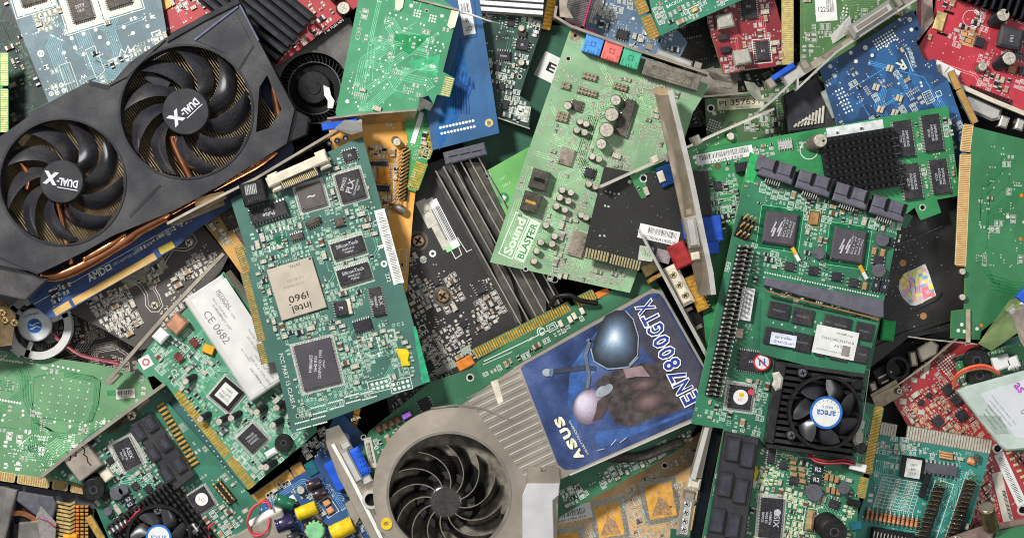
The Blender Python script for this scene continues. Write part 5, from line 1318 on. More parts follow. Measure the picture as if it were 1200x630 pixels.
c.boxpart('gold_post', 762, 314, 20, 14, -30, 0, 10, GOLDP, hh=8); c.boxpart('gold_post', 768, 325, 22, 5, -30, 8, 13, GOLDD, hh=12)
c.done()
c = Card('hose', 'dusty grey braided hose lying below the blue picture sticker', 'hose', (745, 535), 44, -20, group=None)
c.wire([(716, 536, 4), (735, 536, 8), (755, 534, 8), (775, 526, 6), (800, 516, 2)], 5.5, mat('braid', '#4a4744', .8, 0, .3, .5, dust=.6, bump=.6), 'braided_sleeve')
c.boxpart('gold_comb', 784, 516, 25, 5, -18, -2, 1, GOLD)

# ================================================================= white-chip network card (intel)
c = Card('network_card', 'teal green network card with a large beige square processor and silver socket bracket', 'network card', (390, 330), 84, -16, tilt=(0, 0))
im = pcb('teal', '#376b5f', '#42786a', dust=.25, contrast=.5, vs=.015); it = mat('trace_intel', '#6ea893', .45)
c.board([(270, 234), (300, 218), (412, 165), (425, 160), (503, 447), (342, 508), (334, 470), (322, 424), (311, 425), (286, 285)], im, hole=((497, 442, 2.4), (349, 487, 1.6)))
c.plate('board_edge_strip', [(484, 383), (487, 382), (504, 447), (495, 449)], -2.9, .4, mat('edge_bright', '#2f9a70', .5))
sd = 1 if c.P(310, 350)[1] > c.P(300, 350)[1] else -1
c.fingers((284, 287), (294, 314), 10, 12, GOLD, side=sd, fill=.5); c.fingers((291, 317), (312, 398), 10, 36, GOLD, side=sd, fill=.5); c.fingers((309, 401), (315, 425), 9, 11, GOLD, side=sd, fill=.5)
c.wall('bracket', [(196, 262), (232, 243), (300, 209), (394, 153), (424, 141)], 3, -14, 14, STEEL, hh=12)
c.slope('bracket_face', [(228, 232, 14), (262, 225, 14), (266, 232, 6), (230, 250, 2)], 1, mat('bracket_tan', '#a8906f'))
c.slope('bracket_tab', [(392, 151, 18), (404, 141, 22), (424, 143, 20), (425, 154, 16), (412, 158, 14)], 1.2, STEELB)
c.boxpart('socket_flange', 348, 199, 76, 12, -24, 4, 17, CREAM, ch=2, hh=15)
sc_ = c.boxpart('network_port', 349, 204, 46, 22, -22, 0, 14, BLKG, ch=1, hh=12)
b = MB(); q = c.P(349, 205, 14.2); R_ = c.R(-22)
for i in range(20):
    o = (i-9.5)*2.2; b.box(q[0]+o*math.cos(R_), q[1]+o*math.sin(R_), .9, 17, R_+.12, 14, 15.5, GOLDP)
b.box(q[0], q[1], 40, 2.4, R_, 14, 16.5, DARK); c.part('port_contacts', b, sc_)
for x, y in ((322, 213), (378, 187)): c.boxpart('socket_ear', x, y, 13, 22, -22, 0, 12, CREAM, ch=2, hh=12)
for x, y in ((386, 190-4), (324, 214)): q = c.P(x, y, 12); b = MB(); b.cyl(*q, 2, 11.5, 12.4, STEELD, 12); c.part('rivet', b)
j = c.boxpart('network_socket', 297, 226, 28, 27, -16, 0, 22, DARK, ch=1.5, hh=20); q = c.P(294, 222, 22); b = MB(); R_ = c.R(-8)
b.box(*q, 14, 12, R_, 22, 22.6, BLKG)
for i in range(7): b.box(q[0]-6+i*2, q[1], .8, 11, R_, 22.6, 23, SILV)
for i in range(6): b.tube([(q[0]-6+i*2.6, q[1]-10, 22.4), (q[0]-7+i*2.8, q[1]-15, 21), (q[0]-3+i*2.6, q[1]-18, 20)], .6, SILV, 5)
c.part('socket_contacts', b, j)
c.boxpart('monitor_port', 398, 146, 42, 8, -8, -20, -4, BLUEP, hh=-6)
c.chip(315, 249, 44, 17, -18, 'tb', 7, BLK, [('Pulse', 5), ('PE68', 3)], tang=162, pitch=3.4, ll=3)
c.pquad(365, 230, 38, 36, -16, SILV, .15); c.chip(365, 230, 30, 28, -16, 'all', 4, mat('chip_browngrey', '#575150', .45, 0, .12, .1, dust=.15), [('~', 3)], pitch=2)
c.pquad(411, 218, 36, 41, -16, SILV, .15); c.chip(411, 218, 29, 34, -16, 'all', 4, BLK, [('SP9052', 4), ('PLX', 7), ('TECHNOLOGY', 2.2), ('9729', 2.2)], tang=-75, pitch=2)
for x, y, t in ((408, 290, 'SiliconTech'), (415, 321, 'SiliconTech')):
    c.pquad(x, y, 42, 30, -17, SILKD, .14); c.chip(x, y, 38, 19, -17, 'tb', 5, BLK, [(t, 4.2), ('SM5S1615', 2.6), ('TMP60', 2.6)], tang=-17, pitch=1.9)
IC = mat('ceramic_package', '#b3a898', .4, .1, .06, .05, dust=.08)
ic = c.boxpart('processor', 348, 338, 55, 62, -17, 0, 4, IC, ch=.6); b = MB(); R_ = c.R(163); LI = mat('processor_print', '#37342f', .6)
for t, x, y, h, w, m_ in (('intel', 354, 360, 9, 23, LI), ('.', 340, 357, 1.8, 2, LI), ('i960', 350, 348, 8.5, 24, LI), ('GC80960RD66', 344, 334, 3, 26, mat('print_faint', '#9b907f', .6)), ('L8281101', 346, 327, 3, 20, mat('print_faint', '#9b907f')), ('INTEL', 345, 311, 3, 14, mat('print_mid', '#6b6257', .6))):
    q = c.P(x, y, 4); b.text(t, *q, h, R_, 4.1, m_, w=w, bold=.01)
b.disc(*c.P(363, 303, 4), 1.5, 4.1, LI, 12); c.part('processor_print', b, ic)
c.pquad(372, 427, 53, 62, -14, SILV, .15); c.chip(372, 426, 44, 54, -14, 'all', 4, mat('chip_violetgrey', '#4a464c', .4, 0, .08, .05, dust=.12), [('MB86605', 4), ('9640 R00', 3.5), ('DAEWOO 1998', 3.5), ('JAPAN', 3)], tang=-88, pitch=1.8)
c.chip(442, 353, 14, 33, -12, 'lr', 4, BLK, [('PLX', 4.5), ('9060SD', 3), ('USA', 3)], tang=78, pitch=2); c.chip(425, 381, 21, 13, -17, 'tb', 4); c.chip(400, 361, 15, 17, -12, 'lr', 5, lines=[('79', 4)])
c.boxpart('transistor_tab', 409, 359, 6, 18, -12, 0, 3, CREAM)
c.chip(367, 262, 16, 6, -25, 'tb', 4, BLKB); c.boxpart('crystal', 367, 260, 19, 7, -25, 0, 5, BLKB, ch=2); c.chip(348, 277, 15, 7, -17, 'tb', 4, BLKB); c.chip(398, 260, 11, 10, -14, 'lr', 4, BLKB)
c.chip(410, 182, 16, 13, -16, 'all', 3, lines=[('SX', 3)])
for x, y in ((386, 168), (395, 165), (405, 162)): q = c.P(x, y); c.bmb.disc(*q, 3.4, .3, BLUED, 16); c.bmb.disc(*q, 1.6, .35, SILV, 10)
c.label(456, 289, 12.5, 90, -15, bars=(), m=PAPER); lb = MB(); R_ = c.R(-105)
for k in range(46):
    q = c.P(445.5+k*.49, 250+k*1.83); lb.quad(q[0], q[1], c.rng.choice((.3, .45, .7)), 6, c.R(75), .62, INK)
for k in range(4): q = c.P(453+k*5, 262+k*19); lb.text('16310', *q, 2.2, c.R(75), .63, INKG, w=13)
c.part('barcode', lb)
c.ptext('FCC PART 15 CLASS A', 337, 446, 5, 76, w=66); c.ptext('CE', 440, 262, 6, 75, w=7); c.ptext('R', 446, 290, 7, 75, bold=.04); c.bmb.ring(*c.P(450, 309), 1.6, 4, .35, SILK, 20); c.ptext('232', 455, 325, 5, 75); c.ptext('EO SA', 417, 490, 3, -18)
c.pads(445, 451, 4, 2, 5.6, 5.6, -14, r=2.1, m=SILK); c.prect(445, 451, 27, 14, -14); c.pads(467, 449, 1, 1, 1, 1); c.pads(470, 451, 4, 2, 5.6, 5.6, -14, r=2.1, m=SILK); c.prect(470, 451, 25, 14, -14)
for x, y in ((374, 474), (394, 468), (413, 461), (432, 456+1), (374, 487), (355, 492)):
    c.pads(x-1, y+2, 9, 1, 2, 4, -15, r=1, m=SILK); c.pads(x+1, y+9, 9, 1, 2, 4, -15, r=1, m=SILK)
for x, y, w, h in ((432, 407, 24, 20),): c.prect(x, y, w, h, -14)
for k in range(3): c.pquad(420+k*12, 415, 2.5, 5, -14); c.pquad(426+k*9, 397, 2.5, 5, -14)
c.pquad(458, 393, 13, 15, -14, SILKD, .2); c.pquad(458, 393, 8, 9, -14, im, .25); c.pads(458, 393, 1, 1, 1, 1, r=1.6, m=SILK); c.ptext('O C 5', 466, 380, 4, -10)
c.plate('paint_blob', [(463, 408), (477, 409), (480, 413), (478, 422), (481, 428), (471, 429), (469, 421), (466, 414)], .3, 2.6, YEL, ch=.6)
c.ppoly([(313, 280), (334, 275), (340, 283), (332, 291), (313, 292)], mat('trace_intel_dark', '#1d5c48', .45), .13)
for k in range(5): c.pquad(316+k*5, 292-k*1.5, 1.8, 6, -14, SILK, .3); c.pquad(318+k*5, 271-k*1.2, 1.8, 5, -14, SILK, .3)
c.fill(230, .5, 30, 260, tm=it, ics=.0, silk=SILKD, padm=mat('pad_mint', '#93b59f', .45, .2, .3, .5), bodies=(TANL, TANL, PAPERD, BROWN, RESB), region=[(290, 240), (420, 168), (452, 280), (440, 335), (400, 400), (335, 420), (312, 380), (292, 300)])
c.fill(90, .3, 30, 160, tm=it, silk=SILKD, padm=mat('pad_mint'), bodies=(TANL, PAPERD, BROWN), region=[(340, 400), (450, 370), (485, 400), (490, 445), (345, 500)])
c.done()

# ================================================================= orange strip card
c = Card('memory_board', 'narrow orange memory board edge left of the teal network card', 'memory board', (280, 290), 44, 55)
c.board([(228, 248), (258, 228), (290, 245), (330, 380), (300, 345), (262, 292)], pcb('orange2', '#cf9a42', '#d9a856', dust=.25), edge=FR4)
c.chip(271, 254, 22, 28, -30, 'tb', 4, BLKB, [('HY', 3)]); c.chip(289, 275, 20, 22, -35, 'tb', 4, BLKB)
c.fingers((294, 322), (282, 290), 8, 14, GOLD, side=1 if c.P(300, 300)[1] > c.P(288, 300)[1] else -1)
c.fill(90, .5, 10, 60, tm=ort, clusters=5, spread=16); c.done()

# ================================================================= black Y bracket card
c = Card('graphics_card', 'dark grey upturned card with pale solder print and a white-outlined screw path', 'graphics card', (170, 340), 30, -28)
ym = pcb('ycard', '#4a4542', '#524d4a', dust=.2, contrast=.3); ys = mat('silk_warm', '#bdb8ae', .6, 0, .1, .5)
c.board([(70, 360), (235, 262), (268, 300), (255, 325), (185, 405), (163, 410), (120, 385)], ym, edge=DARK)
path = [(147, 328), (163, 335), (170, 346), (171, 358), (177, 365), (186, 365), (191, 358), (187, 346), (182, 338), (186, 322), (196, 304), (203, 293), (218, 294), (226, 290), (231, 283), (227, 275), (218, 274), (208, 281), (196, 283)]
c.pline(path, .9, ys); c.pline([(150, 326), (166, 333), (173, 345), (174, 357), (179, 362), (185, 361), (188, 356), (184, 346), (179, 338), (183, 321), (193, 302), (201, 290), (217, 290.5), (224, 288), (227, 283), (224, 278), (218, 278), (208, 285)], .6, ys)
for x, y in ((181, 358), (221, 284)): c.screw(x, y, 5, 2, mat('screw_pale', '#c9c0ae', .35, .6, .2))
c.pquad(168, 318, 56, 20, -28, mat('print_grid', '#8d897c', .6, 0, .4, .5), .13)
c.fill(170, .2, 2, 200, tm=ys, clusters=5, spread=22, region=[(95, 350), (150, 330), (170, 380), (150, 400), (120, 385)], silk=ys, padm=ys)
c.fill(130, .3, 2, 260, tm=ys, clusters=7, spread=16, region=[(185, 370), (195, 330), (240, 280), (262, 300), (190, 398)], silk=ys, padm=ys)
c.fill(120, .4, 2, 100, tm=ys, clusters=5, spread=14, region=[(145, 325), (195, 300), (190, 330), (178, 340)], silk=ys, padm=mat('pad_olive', '#9b9877', .5))
c.wall('bracket', [(262, 297), (200, 362), (124, 449)], 4, 14, 24, STEEL, hh=22)
c.done()
c = Card('circuit_board', 'deep brown-black board littered with tiny parts and a fallen tan diode', 'circuit board', (130, 400), -8, -10)
c.board([(40, 330), (200, 340), (280, 300), (280, 380), (190, 440), (40, 440)], pcb('brownblack', '#2a2420', '#332c27', dust=.2), edge=DARK)
c.fill(420, .45, 20, 160, tm=ys, clusters=8, spread=30, silk=ys, padm=mat('pad_warm', '#8e8474', .5, .4, .2, .5), ics=.06, bodies=(TAN, BROWN, BLKG)); c.done()

# ================================================================= silver-grey fan
c = Card('cooling_fan', 'small grey-white fan with a blue S emblem on its hub', 'fan', (45, 382), 22, -10, group=None)
WF = mat('fan_grey', '#bdbdb9', .4, .1, .1, .05, dust=.15)
fx, fy = c.P(45, 382, 12); pl = MB(); holeplate(pl, circ(fx, fy, 39, 40), [circ(fx, fy, 30, 40)], 0, 12, WF); c.part('fan_frame', pl)
for x, y in ((20, 410), (30, 352), (74, 366)): c.boxpart('fan_lug', x, y, 14, 12, 40, 0, 10, WF, hh=10, ch=2)
rot, (hx, hy, hz) = c.rotor(41, 380, 31, 20, 7, .6, .55, 2, 10, mat('blade_dark_gloss', '#232326', .3, 0, .2, coat=.3), WF, a0=.5, hubz=13)
for an in (.2, 2.3, 4.2): b = MB(); b.box(fx+29*math.cos(an)-2, fy+29*math.sin(an), 20, 5, an, 9, 12, WF); c.part('fan_strut', b)
b = MB(); b.disc(hx, hy, 18, hz+.1, mat('hub_silver', '#c9ccd0', .3, .2, .05), 36); b.disc(hx, hy-1.5, 8.5, hz+.2, mat('emblem_blue', '#2a5fa8', .4), 28)
for k in (-1, 1): b.line([(hx-6, hy-1.5+k*3.2), (hx-2, hy-1.5+k*1.6-1), (hx+2, hy-1.5+k*1.6+1), (hx+6.5, hy-1.5+k*3-.2)], 1.1, hz+.3, SILK)
b.text('SAPPHIRE', hx-2, hy+12, 3, .1, hz+.3, mat('emblem_blue', '#2a5fa8'), w=20); c.part('hub_label', b, rot)
c.wire([(63, 392, 12), (76, 403, 8), (92, 414, 6), (112, 420, 5), (140, 424, 4)], 1.6, mat('wire_maroon', '#7c3238', .45), 'wire'); c.wire([(64, 395, 12), (78, 406, 8), (96, 417, 6), (118, 422, 5), (142, 427, 4)], 1.5, mat('wire_rose', '#a5646a', .45), 'wire')

# ================================================================= TV tuner
c = Card('tuner_card', 'green tuner card with a big white printed module and diagonal gold contacts', 'tuner card', (265, 440), 52, 46)
tm_ = pcb('tuner', '#3f8f6b', '#4fa47d', dust=.2, contrast=.5); tt_ = mat('trace_tuner', '#83bfa2', .45)
c.board([(158, 428), (176, 404), (205, 375), (262, 318), (345, 415), (372, 505), (352, 523), (300, 566), (290, 573), (207, 467), (199, 456), (180, 440), (172, 442)], tm_)
sd = 1 if c.P(240, 500)[1] > c.P(230, 510)[1] else -1
c.fingers((203, 462), (214, 477), 11, 4, GOLD, side=1 if c.P(220, 465)[1] > c.P(205, 475)[1] else -1, fill=.7)
c.fingers((215, 478), (262, 537), 12, 24, GOLD, side=1 if c.P(245, 500)[1] > c.P(232, 510)[1] else -1, fill=.68)
c.fingers((264, 540), (291, 574), 12, 14, GOLD, side=1 if c.P(285, 550)[1] > c.P(275, 558)[1] else -1, fill=.68)
MOD = mat('module_white', '#c4c3be', .35, .1, .05, .03, dust=.05)
md = c.boxpart('tuner_module', 277, 396, 142, 54, 56.5, 0, 15, MOD, ch=2, hh=15)
b = MB(); R_ = c.R(54); LB = mat('module_label', '#c9c8c4', .5, 0, .06, .05, dust=.05)
q = c.P(281, 394, 15); b.box(*q, 132, 48, c.R(56.5), 15, 15.4, LB)
for t, x, y, h, w in (('MEDION', 262, 350, 5.5, 24), ('Type: CTX948 PP1 12NH', 264, 358, 3, 38), ('Serno: S01058667', 258, 361, 2.6, 28), ('REV: 02.07 V2', 256, 366, 2.6, 22), ('90 100 010 2007', 262, 374, 2.6, 30), ('CE 0682', 254, 383, 9, 44), ('Rating Voltage', 300, 398, 3, 30), ('DC 5V 150mA', 297, 404, 2.8, 24), ('DC Output', 288, 416, 2.8, 18), ('+12V 1.5A', 305, 424, 2.8, 20), ('SAM 01.0  P2W 0009', 305, 434, 2.8, 40), ('20021005 X', 300, 440, 2.6, 22), ('Manufactured', 306, 447, 2.2, 22), ('M50510', 316, 437, 3, 14)):
    q = c.P(x, y, 15.4); b.text(t, *q, h, R_, 15.5, INKG, w=w)
c.part('module_label', b, md)
c.slope('shield_can', [(264, 320, 10), (270, 316, 6), (306, 362, 6), (300, 368, 12)], 1, STEELD)
c.boxpart('copper_block', 209, 379, 19, 21, 42, 0, 14, mat('copper_dull', '#cf9a7c', .35, .7, .15, .1), ch=2); c.boxpart('white_plug', 190, 393, 14, 15, 42, 0, 12, WHITEP, ch=2)
c.label(171, 424, 14, 14, -30, m=PAPER); b = MB(); q = c.P(171, 424); b.ring(*q, 2.4, 4.6, .6, mat('pinkish', '#b9696c'), 16); c.part('seal_ring', b)
qf = c.pquad(266, 462, 36, 36, 40, SILV, .15); c.chip(266, 461, 29, 29, 40, 'all', 4, DARK, pitch=2); c.label(266, 461, 20, 20, 40, lines=(('CT3800', 3, 0, 5), ('DVI TV', 3, 0, 0), ('20021', 3, 0, -5)), m=mat('label_silver', '#cfcfca', .4, .2), z=4.6, rot180=True)
c.pquad(296, 513, 32, 32, 46, SILV, .15); c.chip(296, 513, 25, 25, 46, 'all', 4, BLK, [('PHILIPS', 2.6), ('SAA7134', 2.6), ('CK5202', 2.6)], tang=-40, pitch=1.9)
c.boxpart('capacitor', 245, 409, 13, 10, 20, 0, 6, mat('tantalum', '#d89a28', .4, 0, .2), ch=1); 
for x, y in ((228, 401), (210, 418)): c.chip(x, y, 11, 8, 50, 'tb', 4, mat('red_chip', '#6a3430', .4))
for x, y, a_ in ((219, 446, 165), (236, 490, 165), (258, 493, 165), (272, 489, 165), (302, 482, 150), (325, 477, 140), (321, 497, 140), (307, 546, 200)): c.cap(x+9, y-5, 4.2, 12, CAPK, lean=c.ln(-9, 5), vent=False)
c.cap(322, 541, 4.2, 12, CAPK, lean=c.ln(-9, 5), vent=False)
c.buzzer(333, 518, 10.5, 8); c.boxpart('crystal', 318, 530, 14, 8, -30, 0, 5, WHITEP, ch=2.5)
c.ptext('CE', 205, 437, 7, 60, w=10); c.ptext('BF', 283, 527, 4, -40); c.prect(229, 424, 22, 8, 55); c.pads(226, 423, 1, 1, 1, 1); c.pads(233, 431, 1, 1, 1, 1)
c.fill(300, .45, 20, 160, tm=tt_, padm=mat('pad_mint'), region=[(176, 404), (205, 375), (262, 330), (345, 415), (372, 505), (352, 523), (300, 566), (207, 455), (180, 435)], silk=SILK, ics=.015, bodies=(TANL, BLKG, RESB, PAPERD, BROWN)); c.done()

# ================================================================= green upturned board, left
c = Card('circuit_board', 'large pale green upturned board at the left edge with solder-dot grid', 'circuit board', (70, 490), 26, 7)
lm = pcb('leftgreen', '#649a6a', '#74a878', dust=.25, contrast=.5, vs=.013); ltr = mat('trace_left', '#8cc79a', .45); ltd = mat('trace_left_dark', '#3c7d50', .45)
c.board([(-60, 398), (12, 412), (110, 426), (172, 440), (185, 470), (110, 572), (100, 570), (-60, 545)], lm)
c.fingers((-60, 553), (107, 580), 11, 60, mat('finger_tan', '#ad8452', .5, .3, .2, .2, dust=.2), base=mat('finger_base2', '#b5aa78', .6), side=1, gaps=((.46, .475), (.70, .72), (.83, .85)), fill=.55)
c.bmb.line(c.PP([(40, 442), (72, 434), (108, 440), (118, 446), (116, 470), (108, 493), (98, 495), (42, 488), (38, 480), (40, 442)]), 1, .14, ltd)
for k in range(4): c.pline([(75, 436+k*1.6), (110-k, 441+k*1.6), (118-k*2, 448+k), (115-k*2, 475), (108-k*2, 494)], .9, ltd, z=.14); c.pline([(20+k*3, 425), (26+k*3, 440), (28+k*3, 470), (40+k*2, 495), (60+k, 505)], 1.2, ltd, z=.14)
for i in range(6):
    for j in range(6): c.pads(50+i*10.5+j*-1.6+2, 442+j*9+i*1.4, 1, 1, 1, 1, r=.9, m=SILK)
for i in range(8): c.pads(1+i*3.5, 421+i*.5, 1, 1, 1, 1, r=1.5, m=SILK); c.pads(0+i*3.4, 468+i*.6, 1, 1, 1, 1, r=1.5, m=SILK)
for i in range(6): c.pads(62+i*6, 428+i*1.2, 1, 1, 1, 1, r=1.5, m=SILK)
for x, y in ((37, 423), (37, 425), (27, 481), (27, 486), (5, 486), (3, 492), (82, 499), (82, 493), (100, 498), (64, 494), (44, 484)): c.pads(x, y, 1, 1, 1, 1, r=1.8, m=SILK)
for x, y in ((52, 431), (45, 484)): q = c.P(x, y); c.bmb.disc(*q, 4.5, .28, SILKD, 16, 0, 2)
c.label(147, 461, 22, 11, -6, bars=((0, 1.5, 17, 5),), lines=(('C1', 2, 0, -3.5),)); c.pquad(131, 460, 11, 6, -2, mat('trace_left_dark', '#3c7d50'), .2)
c.fill(8, .0, 90, 170, tm=ltr, clusters=6, spread=30, silk=SILK, region=[(0, 500), (60, 500), (150, 480), (100, 570), (0, 550)], padm=SILK)
c.fill(15, .0, 40, 80, tm=ltd, clusters=6, spread=50); 
c.done()
# ================================================================= lower left controller
am = pcb('ctrl', '#27735a', '#34866b', dust=.2, contrast=.6); at_ = mat('trace_ctrl', '#6cb598', .45)
LG = mat('port_black', '#26262b', .35, 0, .15, .1, dust=.08, coat=.2)
c = Card('controller_card', 'green controller card at the lower left with a silver network socket and small fan', 'controller card', (190, 550), 36, -37)
c.board([(198, 450), (206, 462), (197, 472), (262, 545), (305, 592), (296, 660), (140, 660), (108, 585), (100, 568), (70, 560), (60, 552), (105, 508)], am)
c.wall('bracket', [(194, 449), (150, 481), (90, 525), (46, 560)], 4, -6, 22, STEEL, hh=18)
c.wall('bracket', [(128, 452-2), (134, 444), (140, 438)], 3, 0, 22, STEELD, hh=18)
rj = c.boxpart('network_socket', 97, 541, 34, 34, -37, 0, 18, mat('socket_steel', '#b5a99b', .3, .6, .12, .05, dust=.1), ch=1.5, hh=16)
b = MB()
for pts in ([(78, 529), (83, 534), (82, 539), (80, 539)], [(84, 524), (89, 529), (89, 534), (86, 533)], [(93, 519), (99, 526), (99, 531)], [(100, 515), (106, 521), (106, 525)], [(97, 531), (102, 535), (103, 541), (107, 545)]): b.line(c.PP(pts, 18), 1.3, 18.15, PITCH)
c.part('socket_slots', b, rj)
c.buzzer(112, 566, 13, 16, lean=(-3, -5))
c.boxpart('transformer', 126, 555, 12, 14, -37, 0, 10, CREAM, ch=1.5)
c.pquad(149, 531, 34, 40, -27, SILV, .15); c.chip(149, 531, 21, 34, -27, 'lr', 4, BLK, [('ASIX', 5), ('AX88772', 2.6), ('1011G', 2.6)], tang=-112+180, pitch=1.8)
# six-port block
blk = c.plate('port_block', [(152, 498), (178, 484), (229, 556), (206, 574)], 0, 14, LG, ch=.8, hh=14)
for x, y in ((162, 507), (176, 496), (179, 531), (193, 519), (195, 556), (210, 544)):
    p = c.boxpart('drive_port', x, y, 13, 19, -37+4, 14, 18, LG, hh=16, ch=1); c.boxpart('port_slot', x, y, 8, 14, -33, 18, 18.4, mat('slot_grey', '#3d3d46', .4, 0, .15, .1), parent=p, hh=18)
for i in range(15):
    c.boxpart('pin', 188+i*2.9, 474+i*4.9, 10, 3, -32, 0, 3, GOLDD, ch=.5)
c.screw(154, 487, 6, 6, mat('screw_pale', '#c9c0ae')); c.boxpart('crystal', 168, 473, 20, 6, -40, 0, 5, STEELD, ch=2)
for x, y in ((137, 500), (143, 495)): c.boxpart('edge_clip', x, y, 20, 3, -37, 0, 6, BROWN)
c.pquad(236, 586, 30, 30, -32, SILV, .15); c.chip(236, 585, 23, 25, -32, 'all', 4, BLK, pitch=2); q = c.P(237, 584); b = MB(); b.disc(*q, 7.5, 4.6, PAPER, 28); b.text('LC', *q, 4, c.R(20), 4.65, INKG); c.part('round_label', b); q = c.P(236, 598); c.bmb.disc(*q, 2.4, .5, mat('pinkdot', '#b5445a'), 14)
c.pins(256, 567, 272, 587, 6, 2, 7, 12, lean=(1, 4), base=DARK, w=12, r=1, bh=2)
for x, y, r_ in ((146, 573, 6), (138, 577, 8), (128, 598, 5), (162, 597, 6)): c.coil(x, y, r_, 8, core=mat('coil_copper', '#8c4a35', .4, .3, .2))
for x, y in ((159, 569), (174, 572), (124, 581), (188, 570)): c.chip(x, y, 9, 9, -37, 'tb', 3)
for x, y in ((151, 584), (153, 590)): c.chip(x, y, 11, 7, -37, 'lr', 4, mat('res_dark', '#2b3038', .4), [('R2', 4)])
# heatsink and fan
c.pingrid(192, 628, 96, 100, -37, 17, 12, 0, 16, mat('sink_black', '#1b1b1e', .45, .2, .2, .1, dust=.1), pw=.6)
fx, fy = c.P(186, 629, 26); pl = MB(); holeplate(pl, circ(fx, fy, 38, 48), [circ(fx, fy, 34.5, 48)], 16, 26, DARK); c.part('fan_frame', pl)
for x, y in ((185, 598), (218, 640)): c.screw(x, y, 5, 24, BLKG, hh=24)
rot, (hx, hy, hz) = c.rotor(186, 629, 33, 15, 7, .4, .62, 18, 25, mat('areca_blade', '#28282c', .35, 0, .15, .1, coat=.3), DARK, a0=.2, hubz=26)
b = MB(); b.disc(hx, hy, 15, hz+.1, mat('hub_blue', '#2c6cb8', .4), 36); b.disc(hx, hy, 12.5, hz+.2, PAPER, 32); b.text('areca', hx, hy, 5, c.R(180), hz+.3, mat('hub_blue', '#2c6cb8'), w=18); c.part('hub_label', b, rot)
c.wire([(140, 622, 6), (150, 612, 12), (160, 600, 14), (168, 594, 8)], 1.4, mat('wire_red', '#b8323c', .4), 'wire')
c.boxpart('fan_plug', 140, 616, 26, 7, -28, 0, 7, WHITEP)
c.boxpart('white_plug', 226, 618, 16, 12, 10, 0, 12, WHITEP, ch=2)
c.fingers((107, 602), (124, 630), 9, 1, GOLDD, side=1 if c.P(125, 605)[1] > c.P(110, 615)[1] else -1, fill=1)
c.plate('board_back', [(200, 452), (208, 458), (252, 512), (290, 572), (270, 580), (196, 474)], -8, -6, pcb('darkteal', '#2d5f5c', '#34706b', dust=.1), hh=-6)
for i in range(16):
    for j in range(2): c.pads(212+i*4.3+j*7, 474+i*6-j*4, 1, 1, 1, 1, r=.9, m=SILK)
c.ptext('CLASS B', 236, 560, 3, -37); 
c.fill(520, .5, 10, 100, tm=at_, clusters=10, spread=34, silk=SILK, ics=.03, region=[(120, 520), (150, 500), (205, 570), (235, 560), (290, 610), (240, 650), (215, 600), (165, 585), (140, 620), (112, 585)])
c.fill(60, .4, 10, 60, tm=at_, clusters=6, spread=30); c.done()

# gold stepped header and dark fan, bottom left corner
c = Card('pin_header', 'stepped gold pin header standing at the bottom left', 'connector', (90, 610), 4, 2, group=None)
for i in range(13): c.slope('contact', [(66, 586+i*4.6, 10), (82, 589+i*4.6, 16), (88, 586+i*4.6, 12), (88, 588.6+i*4.6, 12), (82, 591.6+i*4.6, 16), (66, 588.6+i*4.6, 10)], .8, GOLDP)
for i in range(11):
    for j in range(3): c.boxpart('contact_block', 91+j*5.4, 593+i*4.4, 4, 2.8, 2, 4, 14, GOLDD if j else ORG, hh=12, ch=.4)
c.boxpart('header_body', 88, 612, 44, 70, 2, -6, 4, mat('header_brown', '#4a3c28', .6, 0, .3), hh=4)
c.boxpart('orange_plug', 82, 632, 16, 12, 0, 10, 20, mat('plug_orange', '#e09a22', .4), ch=2, hh=18)
c = Card('cooling_fan', 'dark fan with a copper arc and a folded magenta-edged ribbon in the bottom left corner', 'fan', (35, 605), 2, -15, group=None)
GS = mat('greasy_grey', '#6d6a67', .4, .2, .2, .05, dust=.2)
fx, fy = c.P(20, 630, 12); pl = MB(); pl.cyl(fx, fy, 46, 0, 6, DARK, 40); c.part('fan_base', pl); b = MB(); b.ring(fx, fy, 26, 32, 6, COPPER, 40, 10); c.part('copper_ring', b)
for p, z in (([(16, 584), (20, 575), (62, 582), (66, 590), (60, 612), (42, 604)], 18), ([(-30, 570), (10, 569), (2, 630), (-30, 640)], 14), ([(6, 571), (20, 574), (4, 640), (-6, 640)], 22), ([(22, 612), (48, 610), (66, 640), (20, 640)], 16)): c.plate('bracket_arm', p, 2, z, GS if z != 18 else BLKG, ch=1.5)
c.slope('ribbon', [(42, 605, 24), (48, 592, 26), (66, 612, 20), (64, 640, 16), (50, 640, 18)], .8, RIB); c.wall('ribbon_edge', [(44, 606), (55, 609), (64, 616)], 1, 20, 24, MAG, hh=22)
for i in range(5): c.slope('fan_blade', [(8+i*8, 612+i*2, 12), (16+i*8, 610+i*2, 14), (30+i*6, 640, 8), (22+i*6, 640, 8)], .8, DARK)
c = Card('circuit_board', 'dusky green board edge with dark underside below the pale green board', 'circuit board', (70, 585), 10, 8)
c.board([(-60, 556), (120, 582), (118, 596), (60, 590), (-60, 572)], pcb('shade', '#3a3f4a', '#444a55')); c.done()

